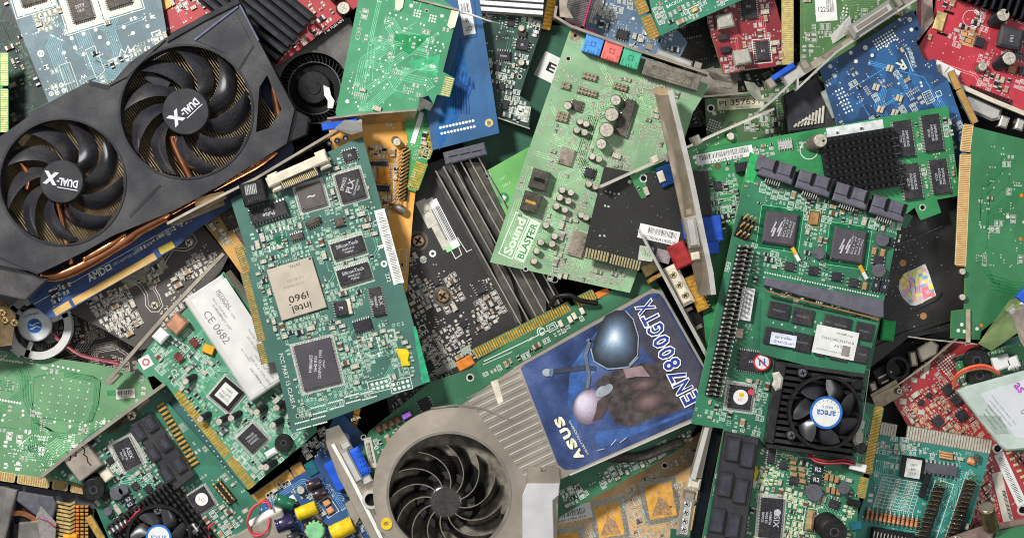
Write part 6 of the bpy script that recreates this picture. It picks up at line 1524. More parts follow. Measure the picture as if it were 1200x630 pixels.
# ================================================================= blue card bottom
c = Card('tuner_card', 'blue capture card with yellow, green and violet capacitors and a steel bracket', 'tuner card', (360, 590), 34, -33)
bbm = pcb('bluebottom', '#204f86', '#2a67a3', dust=.12, contrast=.6); bbt = mat('trace_bluebottom', '#6b9cc9', .45)
c.board([(235, 630), (262, 608), (349, 546), (362, 552), (395, 480), (440, 520), (480, 660), (235, 670)], bbm)
sd = 1 if c.P(330, 580)[1] > c.P(300, 560)[1] else -1
c.fingers((257, 606), (337, 549), 14, 1, GOLDD, side=sd, fill=1.0, name='edge_connector'); c.fingers((339, 547), (352, 540), 14, 1, GOLDD, side=sd, fill=1)
c.plate('dark_patch', [(343, 545), (380, 500), (392, 500), (380, 560), (362, 560)], -4, -2.9, PITCH)
c.fill(260, .2, 10, 60, tm=bbt, clusters=4, spread=16, region=[(352, 520), (378, 498), (390, 505), (385, 540), (356, 540)], silk=SILK)
c.boxpart('teal_chip', 365, 548, 12, 16, -30, .2, 2, mat('teal_pad', '#1c5c66', .4), ch=0); c.boxpart('teal_chip', 252, 622, 14, 14, -30, .2, 2, mat('teal_pad', '#1c5c66'), ch=0)
c.caplie(334, 587, 23, 7.5, 205-33+33-6, mat('cap_green', '#1f6a4a', .3, 0, .1, coat=.4), tip=PAPERD)
c.caplie(360, 597, 25, 8, 158, YEL, tip=mat('tip_silver', '#c9c9c5', .3, .6)); c.caplie(402, 618, 28, 10, 155, YEL, tip=mat('tip_silver', '#c9c9c5')); c.caplie(335, 611, 22, 9, 160, mat('cap_violet', '#2c2548', .3, 0, .1, coat=.4), tip=PAPERD)
c.caplie(368, 566, 17, 6, 160, mat('cap_maroon', '#33222c', .3, 0, .2, coat=.4)); c.caplie(375, 577, 17, 6, 160, mat('cap_maroon', '#33222c')); c.caplie(345, 628, 16, 7, 170, CAPK)
b = MB(); q = c.P(370, 620); b.cyl(*q, 12, 0, 12, mat('core_green', '#7fbf8a', .4), 24, ch=2)
for k in range(9): a = k*.45; b.tube([(q[0]+11*math.cos(a), q[1]+11*math.sin(a), 12), (q[0]+14*math.cos(a), q[1]+14*math.sin(a), 7), (q[0]+12*math.cos(a), q[1]+12*math.sin(a), 1)], 1.3, COPPER, 6)
c.part('toroid', b)
for x, y in ((383, 588), (387, 597)): c.boxpart('capacitor', x, y, 8, 7, -33, 0, 4, mat('tantalum_pad', '#c48a5c', .4)); 
c.prect(385, 593, 15, 22, -33, SILK); c.cap(353, 573, 5, 8, STEELD); 
c.boxpart('white_strip', 320, 598, 62, 9, -31, 0, 7, WHITEP, ch=1)
c.plate('shield_box', [(262, 634), (330, 596), (348, 640), (262, 660)], 0, 12, mat('shield_beige', '#a79f92', .35, .6, .15, .05), ch=2, hh=12)
c.ptext('CE', 281, 612, 8, 150, bold=.02, w=17); c.ptext('FCC', 318, 585, 4, -31)
for k, o_ in enumerate((0, 1.8)): c.wire([(246, 632, 8), (244, 618, 10), (252, 612, 6)] if k == 0 else [(248, 634, 8), (258, 640, 10), (266, 634, 6)], 1.4, mat('wire_red', '#b8323c'), 'wire')
for k in range(2): c.wire([(316, 606, 14), (312, 622, 16), (298, 627-k*2, 16), (290, 612+k*2, 18), (296, 594+k*2, 18), (312, 588-k*2, 16), (318, 596, 14)], 1.3, mat('wire_red' if k else 'wire_pinkred', '#b8323c' if k else '#d0525e', .4), 'wire')
# bracket with ports
c.plate('bracket', [(381, 503), (397, 497), (424, 540), (490, 660), (450, 660), (396, 558), (382, 520)], 24, 26, STEEL, hh=26, ch=.4)
c.wall('bracket_lip', [(390, 520), (412, 560), (462, 660)], 4, 22, 30, WHITEP, hh=28)
c.boxpart('port_body', 395, 556, 17, 36, -28, 4, 18, BLUEP, hh=16, ch=1)
c.boxpart('monitor_port', 421, 541, 14, 34, -28, 26, 33, BLUEP, hh=32, ch=3); c.boxpart('port_shell', 412, 546, 10, 40, -28, 26, 38, STEELB, hh=36, ch=2)
b = MB()
for i in range(3):
    for j in range(5): q = c.P(419+i*3+j*1.6, 529+j*6-i*1.5, 33); b.disc(*q, .8, 33.1, PITCH, 8)
c.part('port_holes', b)
for x, y in ((405, 521), (430, 562)): c.boxpart('hex_post', x, y, 12, 9, -28, 26, 34, STEELB, hh=32, ch=1.5)
c.ring('round_port', 435, 585, 7.5, 10.5, 26, 34, STEELB, hh=33); b = MB(); b.disc(*c.P(435, 585, 27), 7.6, 27, PITCH, 24); c.part('port_hollow', b)
c.ring('video_socket', 452, 613, 6.5, 11, 26, 32, STEEL, hh=31); c.ring('socket_ring', 453, 613, 2.6, 6.6, 28, 40, YEL, hh=38); 
b = MB(); b.text('S-VIDEO', *c.P(441, 601, 26), 2.6, c.R(-30), 26.1, INK, w=12); b.text('VIDEO', *c.P(458, 628, 26), 2.6, c.R(-30), 26.1, INK, w=10); c.part('engraving', b)
c.plate('steel_pad', [(404, 590), (412, 584), (424, 600), (416, 616)], 2, 8, STEEL, hh=8)
c.fill(260, .5, 25, 120, tm=bbt, clusters=8, spread=34, silk=SILK, bodies=(TANL, BLKG, TAN, PAPERD)); c.done()
c = Card('circuit_board', 'gold-fingered board end showing under the corner of the teal network card', 'circuit board', (415, 490), 12, 12)
c.board([(395, 478), (420, 470), (421, 490), (412, 515), (400, 520)], pcb('navy')); c.boxpart('contact_strip', 416, 492, 8, 44, 12, 0, 1, GOLD); 
for k in range(5): c.boxpart('contact_gap', 417-k*1.6, 477+k*8, 9, 1, 12, 1, 1.3, DARK, ch=0)
c.done()

# ================================================================= orange board bottom
c = Card('circuit_board', 'orange upturned board with three-cornered chip pads at the bottom centre', 'circuit board', (735, 590), 18, -25)
obm = pcb('orange3', '#e2ae68', '#f0c386', dust=.35, contrast=.8)
c.board([(640, 612), (760, 545), (838, 495), (832, 540), (815, 660), (630, 660)], obm, hole=((779, 545, 2.6),))
c.wall('bracket', [(648, 606), (740, 555), (812, 512)], 3, -2, 12, CREAM, hh=10)
SG2 = mat('pad_frame_silver', '#9a978c', .4, .6, .2, .5)
for x, y, w, h, a in ((714, 609, 30, 38, -10), (774, 586, 32, 40, -10), (660, 640, 40, 30, -10)):
    c.pquad(x, y, w+12, h+12, a, SG2, .14); c.pquad(x, y, w, h, a, mat('pad_orange_pale', '#dba14a', .5, 0, .15), .2); c.prect(x, y, w+14, h+14, a, SILKD, .8); c.pads(x, y, 16, 2, (w+6)/16, h+6, a, .8, SG2); c.pads(x, y, 2, 18, w+6, (h+6)/18, a, .8, SG2)
    c.ppoly([(x-10, y+18), (x-2, y-6), (x+8, y+2), (x+14, y+16)], mat('print_stain', '#b58a5c', .6, 0, .3, .3), .26)
    for k in range(4): c.pline([(x-9+k*2, y+17), (x-2+k*2, y-4+k*3), (x+9-k, y+4+k*2)], .6, SG2, z=.3)
c.label(671, 601, 45, 18, -12, lines=(('ASP-1794-V19', 3, -2, -6, 34),), bars=((-2, 1, 34, 7),))
obt = mat('trace_orange3', '#a7762f', .5)
c.fill(520, .15, 40, 420, tm=obt, clusters=12, spread=34, silk=SILK, region=[(650, 620), (765, 552), (830, 505), (822, 570), (800, 660), (735, 650), (690, 640)], bodies=(STEELD, BLKG, CREAM), padm=mat('pad_grey', '#b5b0a5', .45, .3, .2, .5)); c.done()
c = Card('circuit_board', 'small dark teal board corner at the bottom edge beside the port block', 'circuit board', (805, 630), 40, 3)
c.board([(786, 619), (835, 622), (835, 680), (782, 680)], pcb('tealdark', '#1f6650', '#27745c', dust=.05)); c.done()

# ================================================================= big RAID card
c = Card('controller_card', 'large green controller card with two black square chips, white-labelled memory and a round fan', 'controller card', (940, 400), 86, 14, tilt=(0, 0))
rm = pcb('raid', '#1f7350', '#2a8a60', dust=.2, contrast=.7, vs=.02); rt_ = mat('trace_raid', '#62b08c', .45)
c.board([(879, 178), (890, 184), (1070, 253), (1062, 268), (1053, 264), (1031, 378), (1012, 470), (1026, 474), (1022, 500), (1007, 584), (998, 670), (815, 670), (848, 502), (810, 496)], rm)
c.plate('bright_corner', [(880, 180), (893, 182), (883, 215), (872, 212)], .05, .5, mat('mask_bright', '#35a860', .4))
sd = 1 if c.P(1010, 530)[1] > c.P(1020, 530)[1] else -1
c.fingers((1036, 477), (1022, 556), 12, 46, GOLD, side=sd, fill=.55); c.fingers((1019, 560), (1014, 584), 12, 12, GOLD, side=sd, fill=.6)
# angled drive ports along the top edge
SB_ = mat('port_slategrey', '#5c5b66', .5, 0, .12, .1, dust=.2); SBL = mat('port_slate_light', '#8b8a97', .5, 0, .1)
for k in range(4):
    x, y = 911+k*43.5, 200+k*14.8
    p = c.boxpart('drive_port', x, y, 41, 22, 17, 0, 17, SB_, ch=1.5, hh=15)
    for o_ in (-11, 9):
        c.boxpart('port_face', x+o_, y-4+o_*.32, 15, 12, 17, 17, 19, SB_, parent=p, hh=18, ch=1); c.boxpart('port_slot', x+o_+9, y+o_*.32-1, 3, 15, 17, 17, 18.6, PITCH, parent=p, hh=17, ch=0)
        c.boxpart('port_tab', x+o_+5, y+9+o_*.3, 8, 6, 17, 3, 15, SBL, parent=p, hh=14)
    b = MB()
    for i in range(7): q = c.P(x-13+i*2.6, y+9+i*.85, 12); b.box(q[0], q[1], 1, 9, c.R(20), 0, 12, SILV)
    c.part('port_pins', b, p)
c.boxpart('port_end', 891, 190, 6, 18, 14, 0, 18, SB_, hh=17)
# marvell chips
for x, y in ((914, 268), (994, 288)):
    c.pquad(x, y, 50, 50, 8, mat('mask_dark', '#145a3a', .4), .14); c.prect(x, y, 50, 50, 8, mat('trace_nv', '#5fc48c'), .8)
    ch_ = c.chip(x, y, 39, 38, 8, 'none', 5, mat('chip_slate', '#4c484f', .45, 0, .08, .08, dust=.12), [], name='controller_chip', ch=2.5)
    b = MB(); q = c.P(x-5, y+1, 5)
    for dx in (-3, 4): b.tube([(*c.P(x-6+dx, y+9, 5.1), 5.1), (*c.P(x-2+dx, y-1, 5.1), 5.1)], 1.5, MARK, 5); b.tube([(*c.P(x-6+dx-1, y+4, 5.1), 5.1), (*c.P(x-1+dx, y-8, 5.1), 5.1)], 1.3, MARK, 5)
    for i, t in enumerate(('88SX5081', 'BCL1  P7', '0412 AUS', 'SAMSUNG')): b.text(t, *c.P(x+3+i*3.8, y-2+i*1.2, 5), 2.4, c.R(-73), 5.15, MARK, w=22-i)
    c.part('chip_marking', b, ch_)
c.boxpart('crystal', 954, 256, 10, 15, 8, 0, 4, mat('crystal_tan', '#b5895a', .35, .6, .2)); c.prect(954, 256, 13, 19, 8, GOLDP)
for x, y, a_ in ((930, 294, 60), (934, 302, 60), (1009, 315, 60), (1013, 323, 60)): c.boxpart('jumper', x, y, 9, 4.5, a_, 1, 6, mat('jumper_amber', '#d9a53a', .4) if a_ == 60 and y in (294, 315) else WHITEP, ch=1)
for x, y, r_ in ((959, 297, 7), (1033, 281, 8), (1029, 317, 8)): c.coil(x, y, r_, 8)
for x, y in ((925, 312, ), (953, 317), (980, 324), (1000, 331), (1041, 283), (1029, 305)): c.chip(x, y, 12, 10, 8, 'lr', 4)
for x, y in ((1026, 334), (1036, 336)): c.chip(x, y, 9, 14, 12, 'tb', 4, mat('res_dark', '#2b3038'), [('0', 4)])
for x, y in ((1024, 294), (1034, 296), (1013, 335)): c.boxpart('capacitor', x, y, 5, 9, 12, 0, 4, TAN)
# pin headers
c.pins(876, 258, 868, 277, 3, 3, 5, 15, lean=(2, 5), base=DARK, w=17, r=1.2, bh=3)
c.pins(872, 290, 834, 462, 34, 2, 7.5, 20, lean=(5, 2), base=DARK, w=16, r=1.35, bh=4, pm=mat('pin_dark', '#37332c', .4, .5, .3))
b = MB()
for i in range(34):
    t = i/33
    for o_ in (0, 8): q = c.P(866-38*t+o_, 289+173*t-1); b.disc(*q, 1.5, 4.3, SILV, 6)
c.part('solder_joint', b)
c.label(874, 356, 15, 38, 9, lines=(), z=6); b = MB()
for i, t in enumerate(('MAC ADDRESS', 'NO00488512', '300005')): b.text(t, *c.P(870.5+i*4, 356, 6), 2.2, c.R(-81), 6.2, INK, w=30-i*4)
c.part('label_print', b)
# memory socket + module
c.plate('memory_socket', [(895, 334), (899, 325), (1036, 352), (1036, 372), (1030, 372)], 0, 12, SB_, ch=1, hh=12); c.wall('socket_lip', [(898, 341), (1030, 374)], 2, 8, 13, mat('lip_brown', '#8a6a45', .5), hh=12)
for i in range(32): q = 0
c.pads(962, 336, 46, 2, 3, 6, 12, r=1.05, m=SILK)
mod = c.plate('memory_module', [(893, 348), (1030, 378), (1012, 440), (1000, 442), (890, 414)], 6, 9, rm, hh=9)
mb_ = MB()
for x, y, w, h in ((913, 364, 24, 19), (941, 371, 24, 19), (970, 377, 8, 18), (985, 381, 24, 19), (1013, 388, 20, 20), (911, 395, 30, 20), (940, 401, 22, 21), (962, 407, 10, 20), (1010, 415, 16, 20), (984, 410, 20, 24)):
    q = c.P(x, y, 12); cb = MB(); cb.box(*q, w, h, c.R(12), 9, 12.5, BLK, ch=.6); cb.text('SAMSUNG', *q, 2.4, c.R(192), 12.6, INKG, w=w*.6)
    c.part('memory_chip', cb, mod)
for i in range(60):
    x, y = c.rng.uniform(900, 1020), c.rng.choice((378, 383, 389, 350, 354))+0; y += (x-960)*.21
    q = c.P(x, y, 9); mb_.quad(*q, c.rng.choice((1.5, 2.5)), 2.5, c.R(12), 9.2, SILKD)
c.part('module_print', mb_, mod)
c.label(979, 401, 50, 33, 12, lines=(('Kingston', 3, -8, -11, 20), ('KVR333X72RC25/512', 3, -2, -3, 38), ('2.5V', 3, -4, 4, 10), ('Warranty Void If Removed', 2.2, 0, 11, 40)), z=13.4, rot180=True, hh=13, parent=mod); c.label(991, 411, 9, 12, 12, z=13.8, m=mat('hologram_grey', '#8d867f', .4), hh=13, parent=mod)
c.label(918, 398, 30, 14, 10, lines=(('PP-512M-D', 2.8, 0, 3, 22), ('0404 A-00', 2.8, 0, -2, 20)), z=13.4, rot180=True, hh=13, m=mat('label_bluewhite', '#d5dbe8', .5), parent=mod)
# flash chip with sticker
c.chip(880, 423, 30, 23, 8, 'tb', 4, BLK, [('SST', 3)], tang=188, pitch=2); b = MB(); q = c.P(893, 424, 4.6)
b.disc(*q, 10, 4.5, RED, 32); b.disc(*q, 8.2, 4.6, PAPER, 30); b.text('N', q[0], q[1], 8, c.R(180), 4.7, mat('hub_blue', '#2c6cb8'), bold=.05); b.quad(q[0], q[1], 16, 1.5, c.R(45), 4.8, RED); c.part('warning_sticker', b)
c.pquad(867, 465, 36, 36, 8, SILV, .15); c.chip(867, 465, 27, 27, 8, 'all', 4, BLK, pitch=2); b = MB(); q = c.P(868, 465, 4.5); b.disc(*q, 8.8, 4.5, PAPER, 28); b.text('LC', q[0], q[1]-3, 3, c.R(10), 4.6, RED); b.disc(q[0], q[1]+3, 3, 4.6, YEL, 12); b.disc(*c.P(880, 459, 4.5), 3.6, 4.6, mat('dot_rose', '#d44a58', .4), 18); c.part('round_label', b)
c.ptext('ARC-1210', 911, 426, 4, -80, w=22, bold=.01); c.boxpart('crystal', 866, 390, 10, 12, 8, 0, 4, STEELD)
# heatsink + fan
SK = mat('sink_black', '#1b1b1e')
c.prect(957, 481, 110, 112, 8); c.fins(957, 481, 104, 104, 8, 7.4, 4.2, 1, 22, SK, basem=PITCH); c.plate('heatsink_wall', [(910, 424), (922, 426), (906, 520), (897, 518)], 1, 24, SK, ch=1, hh=22)
fx, fy = c.P(967, 483, 36); pl = MB(); holeplate(pl, circ(fx, fy, 43, 56), [circ(fx, fy, 39.5, 56)], 22, 38, DARK)
for x, y in ((941, 437), (928, 510), (1010, 525), (1005, 450)):
    q = c.P(x, y, 30); pl.cyl(*q, 6.5, 22, 29, DARK, 20, ch=1)
c.part('fan_frame', pl)
for x, y in ((941, 437), (928, 510)): c.screw(x, y, 5, 33, BLKG, hh=33)
rot, (hx, hy, hz) = c.rotor(968, 483, 38, 18.5, 7, .32, .66, 26, 36, mat('areca_blade', '#3f3f43'), DARK, a0=.35, hubz=37)
b = MB(); HB = mat('hub_blue', '#2c6cb8'); b.disc(hx, hy, 18.8, hz+.1, HB, 44); b.disc(hx, hy, 16, hz+.2, PAPER, 40); b.text('areca', hx, hy, 6, c.R(187), hz+.3, HB, w=22, bold=.02); b.text('RAID 6', hx, hy+6.5, 3, c.R(187), hz+.3, HB, w=12)
for k in range(16): a = .3+k*.35; b.text('A', hx+14*math.cos(a), hy+14*math.sin(a), 2, a+PI/2, hz+.3, INKG) if k < 8 else None
c.part('hub_label', b, rot)
for x, y, a_ in ((911, 447, 60), (1005, 512, 20)): c.plate('foam_pad', [(x-6, y-10), (x+2, y-12), (x+7, y-4), (x+5, y+8), (x-2, y+11), (x-6, y+4), (x-4, y-2)], 20, 28, PAPERD, ch=2.5, hh=26)
for k in range(3): c.wire([(944, 527+k, 10), (956, 537+k*1.5, 14), (972, 540+k*1.2, 16), (988, 538+k*2, 14), (1002, 542+k, 10)], 1.3, (mat('wire_red', '#b8323c'), DARK, mat('wire_pinkred', '#d0525e'))[k], 'wire')
c.boxpart('fan_plug', 1004, 546, 20, 9, 14, 0, 10, WHITEP); c.pquad(1009, 497, 8, 9, 8, SILK)
# lower board parts
c.pquad(903, 606, 34, 56, 5, SILV, .15); c.chip(903, 606, 26, 46, 5, 'lr', 4, BLK, [('ASIX', 7), ('AX88796', 3), ('0420 ES', 3), ('BI9V22', 3)], tang=96, pitch=1.8); b = MB(); b.disc(*c.P(911, 600, 4), 4, 4.2, MARK, 18); c.part('chip_logo', b)
blk = c.plate('port_block', [(850, 505), (890, 513), (872, 640), (868, 670), (822, 670)], 0, 16, LG, ch=1, hh=16)
for x, y in ((859, 526), (876, 533), (850, 567), (868, 575), (841, 609), (859, 616), (835, 650), (852, 656)):
    p = c.boxpart('drive_port', x, y, 16, 29, 9, 16, 20, LG, hh=18, ch=1.2); c.boxpart('port_slot', x+.5, y+1, 10.5, 22, 9, 20, 20.5, mat('slot_grey', '#3d3d46'), parent=p, hh=20, ch=0)
c.chip(904, 532, 9, 20, 8, 'lr', 4); c.chip(918, 545, 10, 9, 8, 'lr', 3); c.chip(930, 563, 11, 9, 8, 'lr', 3); c.chip(977, 590, 12, 10, 20, 'tb', 3)
for x, y in ((958, 549), (956, 561)): c.chip(x, y, 14, 9, 8, 'lr', 5, mat('res_dark', '#2b3038'), [('R2', 5)], mm=SILK)
for x, y, r_ in ((953, 576, 10), (988, 571, 7)): c.coil(x, y, r_, 9)
c.boxpart('crystal', 949, 609, 9, 24, 8, 0, 6, mat('crystal_pale', '#c9a77c', .35, .5, .15), ch=3); c.prect(949, 609, 14, 28, 8)
c.buzzer(968, 614, 15, 14, lean=(9, -5))
for x in (929, 939): 
    for k in range(3): c.boxpart('capacitor', x+k*.6, 541+k*7+(x-929)*.8, 7, 4.5, 8, 0, 4, TAN, ch=.4)
for k in range(3): c.boxpart('capacitor', 968+k*6, 558+k*1.4, 4.5, 8, 8, 0, 4, TAN, ch=.4); c.boxpart('capacitor', 970+k*6, 573+k*1.4, 4.5, 7, 8, 0, 4, TAN, ch=.4)
c.plate('paint_blob', [(882, 545), (887, 546), (889, 553), (885, 562), (880, 566), (883, 556)], .3, 3, YEL, ch=.6); c.boxpart('foam_pad', 882, 566, 8, 10, 20, 0, 5, CREAM, ch=2)
c.boxpart('black_jumper', 1000, 588, 16, 7, 12, 0, 8, DARK); c.boxpart('teal_heap', 1003, 615, 14, 10, -10, 0, 3, mat('teal_pad', '#1c5c66'))
# board dressing
c.fill(130, .5, 12, 120, tm=rt_, silk=SILK, padm=mat('pad_mint'), region=[(892, 210), (1066, 262), (1050, 300), (940, 250), (885, 240)], ics=.0)
c.fill(150, .5, 12, 90, tm=rt_, silk=SILK, padm=mat('pad_mint'), region=[(938, 240), (972, 250), (970, 310), (1050, 330), (1040, 350), (895, 322), (885, 290), (940, 300)])
c.fill(70, .3, 25, 120, tm=rt_, silk=SILK, padm=mat('pad_mint'), region=[(880, 280), (895, 290), (882, 400), (865, 400), (850, 440), (905, 440), (905, 520), (820, 490), (850, 410)])
YP = mat('silk_yellow', '#d4d8a8', .6, 0, .15, .5)
c.fill(720, .4, 6, 260, tm=rt_, clusters=14, spread=30, silk=YP, padm=mat('pad_creamy', '#cfd0b0', .5, .2, .2, .5), region=[(890, 515), (925, 530), (1000, 560), (1004, 600), (995, 640), (880, 640), (885, 580)], bodies=(TANL, TAN, RESB, BROWN, YP))
c.fill(60, .4, 30, 100, tm=rt_, clusters=8, spread=50, silk=SILK); c.done()
# bracket of that card
c = Card('bracket', 'long steel bracket standing between the orange board and black port block', 'bracket', (820, 560), 60, 11, group=None)
c.slope('plate', [(824, 498, 20), (835, 500, 20), (822, 560, 20), (808, 556, 20)], 2, STEELD); c.slope('plate', [(834, 500, 18), (846, 506, 10), (822, 640, 10), (808, 640, 16), (822, 556, 18)], 1.2, mat('painted_reflection_blue', '#59677f', .12, .9, .3, .02))  # blue reflection is put into the second plate's colour
c.slope('rail', [(826, 500, 26), (831, 501, 26), (815, 562, 26), (809, 560, 26)], 2, STEELB); c.boxpart('hex_post', 814, 566, 14, 12, 11, 4, 22, CREAM, hh=20, ch=2); c.boxpart('hex_post', 808, 580, 14, 10, 11, 4, 22, STEEL, hh=20, ch=2)
c.boxpart('port_shell', 804, 606, 14, 44, 9, 4, 24, STEELB, hh=22, ch=3)
for k in range(4): c.screw(805-k*1.2, 590+k*10, 4, 25, STEELB, hh=24)
c.slope('gap_shade_sheet', [(838, 500, 12), (849, 503, 12), (828, 580, 12), (824, 580, 12)], 1, PITCH)  # black sheet stands in for the shade beside the port block

# ================================================================= old teal card
c = Card('circuit_board', 'teal expansion card with grey edge contacts, resistor row and silver socketed chip', 'circuit board', (1080, 570), 48, 9)
tem = pcb('tealisa', '#178576', '#24998a', dust=.08, contrast=.5); tet = mat('trace_isa', '#6dbfb0', .45)
c.board([(1031, 508), (1160, 528), (1156, 545), (1122, 670), (975, 670), (1000, 620), (1012, 585)], tem)
dn = 1 if c.P(1090, 540)[1] > c.P(1090, 510)[1] else -1
c.fingers((1030, 493), (1052, 497), 16, 7, BEIGEF, base=mat('finger_shade', '#6c6a5e', .6), side=dn, fill=.78)
c.fingers((1064, 498), (1163, 515), 17, 30, BEIGEF, base=mat('finger_shade', '#6c6a5e'), side=dn, fill=.72)
c.boxpart('socket', 1068, 547, 25, 26, 9, 0, 5, DARK); c.label(1069, 548, 18, 22, 9, z=6, m=mat('label_silver', '#cfcfca'), lines=(('OPT', 3, 0, 4), ('305', 3, 0, -1), ('V1.0', 3, 0, -6)))
c.chip(1102, 549, 38, 12, 8, 'tb', 6, mat('dip_slate', '#54525c', .45, 0, .08, .1, dust=.1), pitch=4.6, ll=3.5)
for k in range(12):
    x, y = 1016+k*5.2, 602+k*.9; b = MB(); q = c.P(x, y)
    b.tube([(q[0], q[1]+9, 1), (q[0], q[1]+8, 3), (q[0], q[1]-8, 3), (q[0], q[1]-9, 1)], .6, SILV, 5); b.tube([(q[0], q[1]+5, 3), (q[0], q[1]+3, 3), (q[0], q[1]-3, 3), (q[0], q[1]-5, 3)], [2.4, 1.9, 1.9, 2.4], mat('resistor_tan', '#c9966a', .4, 0, .15), 8)
    for o_, mm in ((2, BROWN), (0, RED), (-2, ORG)): b.tube([(q[0], q[1]+o_+.4, 3), (q[0], q[1]+o_-.4, 3)], 2.05, mm, 8, caps=False)
    c.part('resistor', b)
for k in range(2):
    x0 = 1098+k*38; c.boxpart('slot_connector', 1088+k*36, 612-k*6, 12, 90, 18, 0, 8, DARK, hh=6)
    b = MB()
    for i in range(17):
        for j in range(2): q = c.P(1101+k*39-i*2.1-j*5, 567+i*5.1-j*.6-k*8, 8); b.tube([(q[0], q[1], 4), (q[0]+4, q[1]+3, 12)], .7, mat('pin_bronze', '#57472c', .4, .6, .2), 4); b.tube([(q[0]+4, q[1]+3, 12), (q[0]+8, q[1]+2, 10)], .6, GOLDP, 4)
    c.part('slot_pins', b)
c.pline([(1096, 562), (1076, 640)], 1); c.pline([(1133, 552), (1104, 640)], 1); c.prect(1098, 602, 16, 78, 18, SILK, .8)
c.boxpart('connector', 1083, 568, 7, 28, 17, 0, 6, DARK)
for j in range(10):
    y0 = 558+j*3.8
    c.pline([(1034-j*1.2, y0), (1080-j*1.2, y0+7.5)], .6)
for x in (0, 10, 19, 29, 40, 46): c.pline([(1035+x, 557+x*.16), (1023+x, 595+x*.16)], .6)
for i in range(3):
    for j in range(9): c.ptext('74H', 1036+i*16-j*1.2, 561+j*3.8+i*2.5, 2.6, 9, w=7)
for k in range(2): c.ptext('R0', 1083-k*6, 590+k*9, 3, 9); 
c.ptext('31 32', 1104, 561, 3, 189); c.ptext('C13', 1135, 531, 3, 189); c.ptext('3GWDI', 1049, 536, 3, 189); c.prect(1037, 540, 26, 30, 9, SILKD)
c.boxpart('capacitor', 1138, 540, 10, 7, 25, 2, 6, mat('cap_orange', '#d98a5c', .4), ch=2.5); c.boxpart('capacitor', 1144, 536, 6, 9, 9, 0, 6, BLKB); 
for k in range(3): c.boxpart('resistor', 1108, 530+k*3, 16, 2.4, 10, 1, 4, mat('resistor_tan', '#c9966a'), ch=.8)
c.boxpart('connector', 1045, 628, 50, 16, 9, 0, 8, DARK); b = MB()
for i in range(12): q = c.P(1026+i*4, 620+i*.8, 8); b.tube([(q[0], q[1], 6), (q[0]-2, q[1]-12, 14)], .8, SILV, 4)
c.part('slot_pins', b)
c.block(1055, 577, 56, 44); c.fill(12, .3, 120, 100, tm=tet, clusters=6, spread=30, silk=SILK, region=[(1015, 512), (1150, 530), (1140, 545), (1010, 530)]); c.fill(22, .4, 20, 60, tm=tet, silk=SILK); c.done()

# ================================================================= red card lower right
c = Card('graphics_card', 'red upturned card with tan solder clusters under the teal expansion card', 'graphics card', (1130, 500), 26, -37)
rr = pcb('red2', '#b2202c', '#c22e3a', dust=.2)
c.board([(1047, 470), (1060, 445), (1120, 398), (1160, 405), (1260, 480), (1260, 680), (1090, 680), (1100, 560)], rr, hole=((1169, 525, 4), (1198, 597, 4)))
c.pads(1110, 426, 6, 6, 3.3, 3.3, -37, r=1.25, m=SILK); 
for x, y, w, h in ((1086, 431, 7, 14), (1071, 445, 8, 6), (1082, 440, 6, 7), (1058, 470, 9, 7), (1080, 483, 8, 6)): c.boxpart('solder_tab', x, y, w, h, 8, .1, 1, PAPERD)
for x, y in ((1098, 493), (1126, 486), (1120, 468), (1110, 456)): c.chip(x, y, 12, 12, -37, 'tb', 4)
c.chip(1088, 463, 7, 6, -37, 'tb'); c.chip(1079, 471, 7, 6, -37, 'tb')
c.label(1184, 561, 12, 66, -25, z=.8); c.label(1175, 583, 12, 62, -14, z=.6, m=PAPERD); b = MB()
for k in range(30): b.quad(*c.P(1172+k*.83, 535+k*1.78), c.rng.choice((.3, .5, .7)), 5, c.R(65), .95, INK)
for k in range(24): b.quad(*c.P(1176+k*.4, 575+k*1.5), c.rng.choice((.6, 1)), 4, c.R(76), .75, INK)
c.part('barcode', b)
for i in range(11): c.boxpart('solder_tab', 1178+i*4, 523+i*7, 6, 3, -20, .1, 1, GOLDP, ch=0)
c.wall('bracket', [(1022, 465), (1048, 452), (1086, 425), (1120, 396)], 2, -2, 8, mat('bracket_tan2', '#a39480', .4, .6, .15))
c.slope('bracket_face', [(1020, 462, 8), (1050, 444, 8), (1059, 462, 2), (1028, 480, 2)], 1.2, mat('face_tan', '#b0a188', .4, .6, .12)); c.screw(1054, 458, 4, 9, STEEL, hh=8)
c.ring('round_port', 1052, 431, 10, 14, -4, 8, DARK, hh=6); c.boxpart('port_body', 1040, 436, 32, 22, -30, -8, 0, DARK, ch=1.5, hh=0)
for x, y in ((1033, 441), (1037, 447), (1041, 437)): c.boxpart('slot_glint', x, y, 9, 2, -25, 0, .8, STEELD, ch=0, hh=0)
c.plate('port_shell', [(1074, 408), (1092, 398), (1100, 404), (1098, 415), (1080, 424), (1076, 416)], -8, 6, STEELD, ch=2, hh=4); c.boxpart('hex_post', 1070, 420, 9, 18, -10, -8, 4, STEELD, ch=2, hh=2); c.boxpart('hex_post', 1023, 453, 9, 12, -20, -4, 6, STEELD, ch=2, hh=4)
c.fill(420, .5, 10, 300, tm=mat('trace_red2', '#c98a7a', .5), clusters=8, spread=24, silk=mat('silk_tanpink', '#d0b29a', .6), padm=mat('pad_tan', '#c9ac8c', .45, .3, .2, .5), region=[(1065, 460), (1110, 440), (1150, 500), (1160, 520), (1062, 500)], bodies=(TAN, BROWN, CREAM), ics=.04)
c.fill(520, .25, 10, 420, tm=mat('trace_red2', '#c98a7a'), clusters=9, spread=22, silk=mat('silk_tanpink', '#d0b29a'), padm=mat('pad_pinkwhite', '#c9908c', .45, .3, .2, .5), region=[(1165, 540), (1180, 640), (1115, 640), (1150, 560)], bodies=(TAN, BROWN))
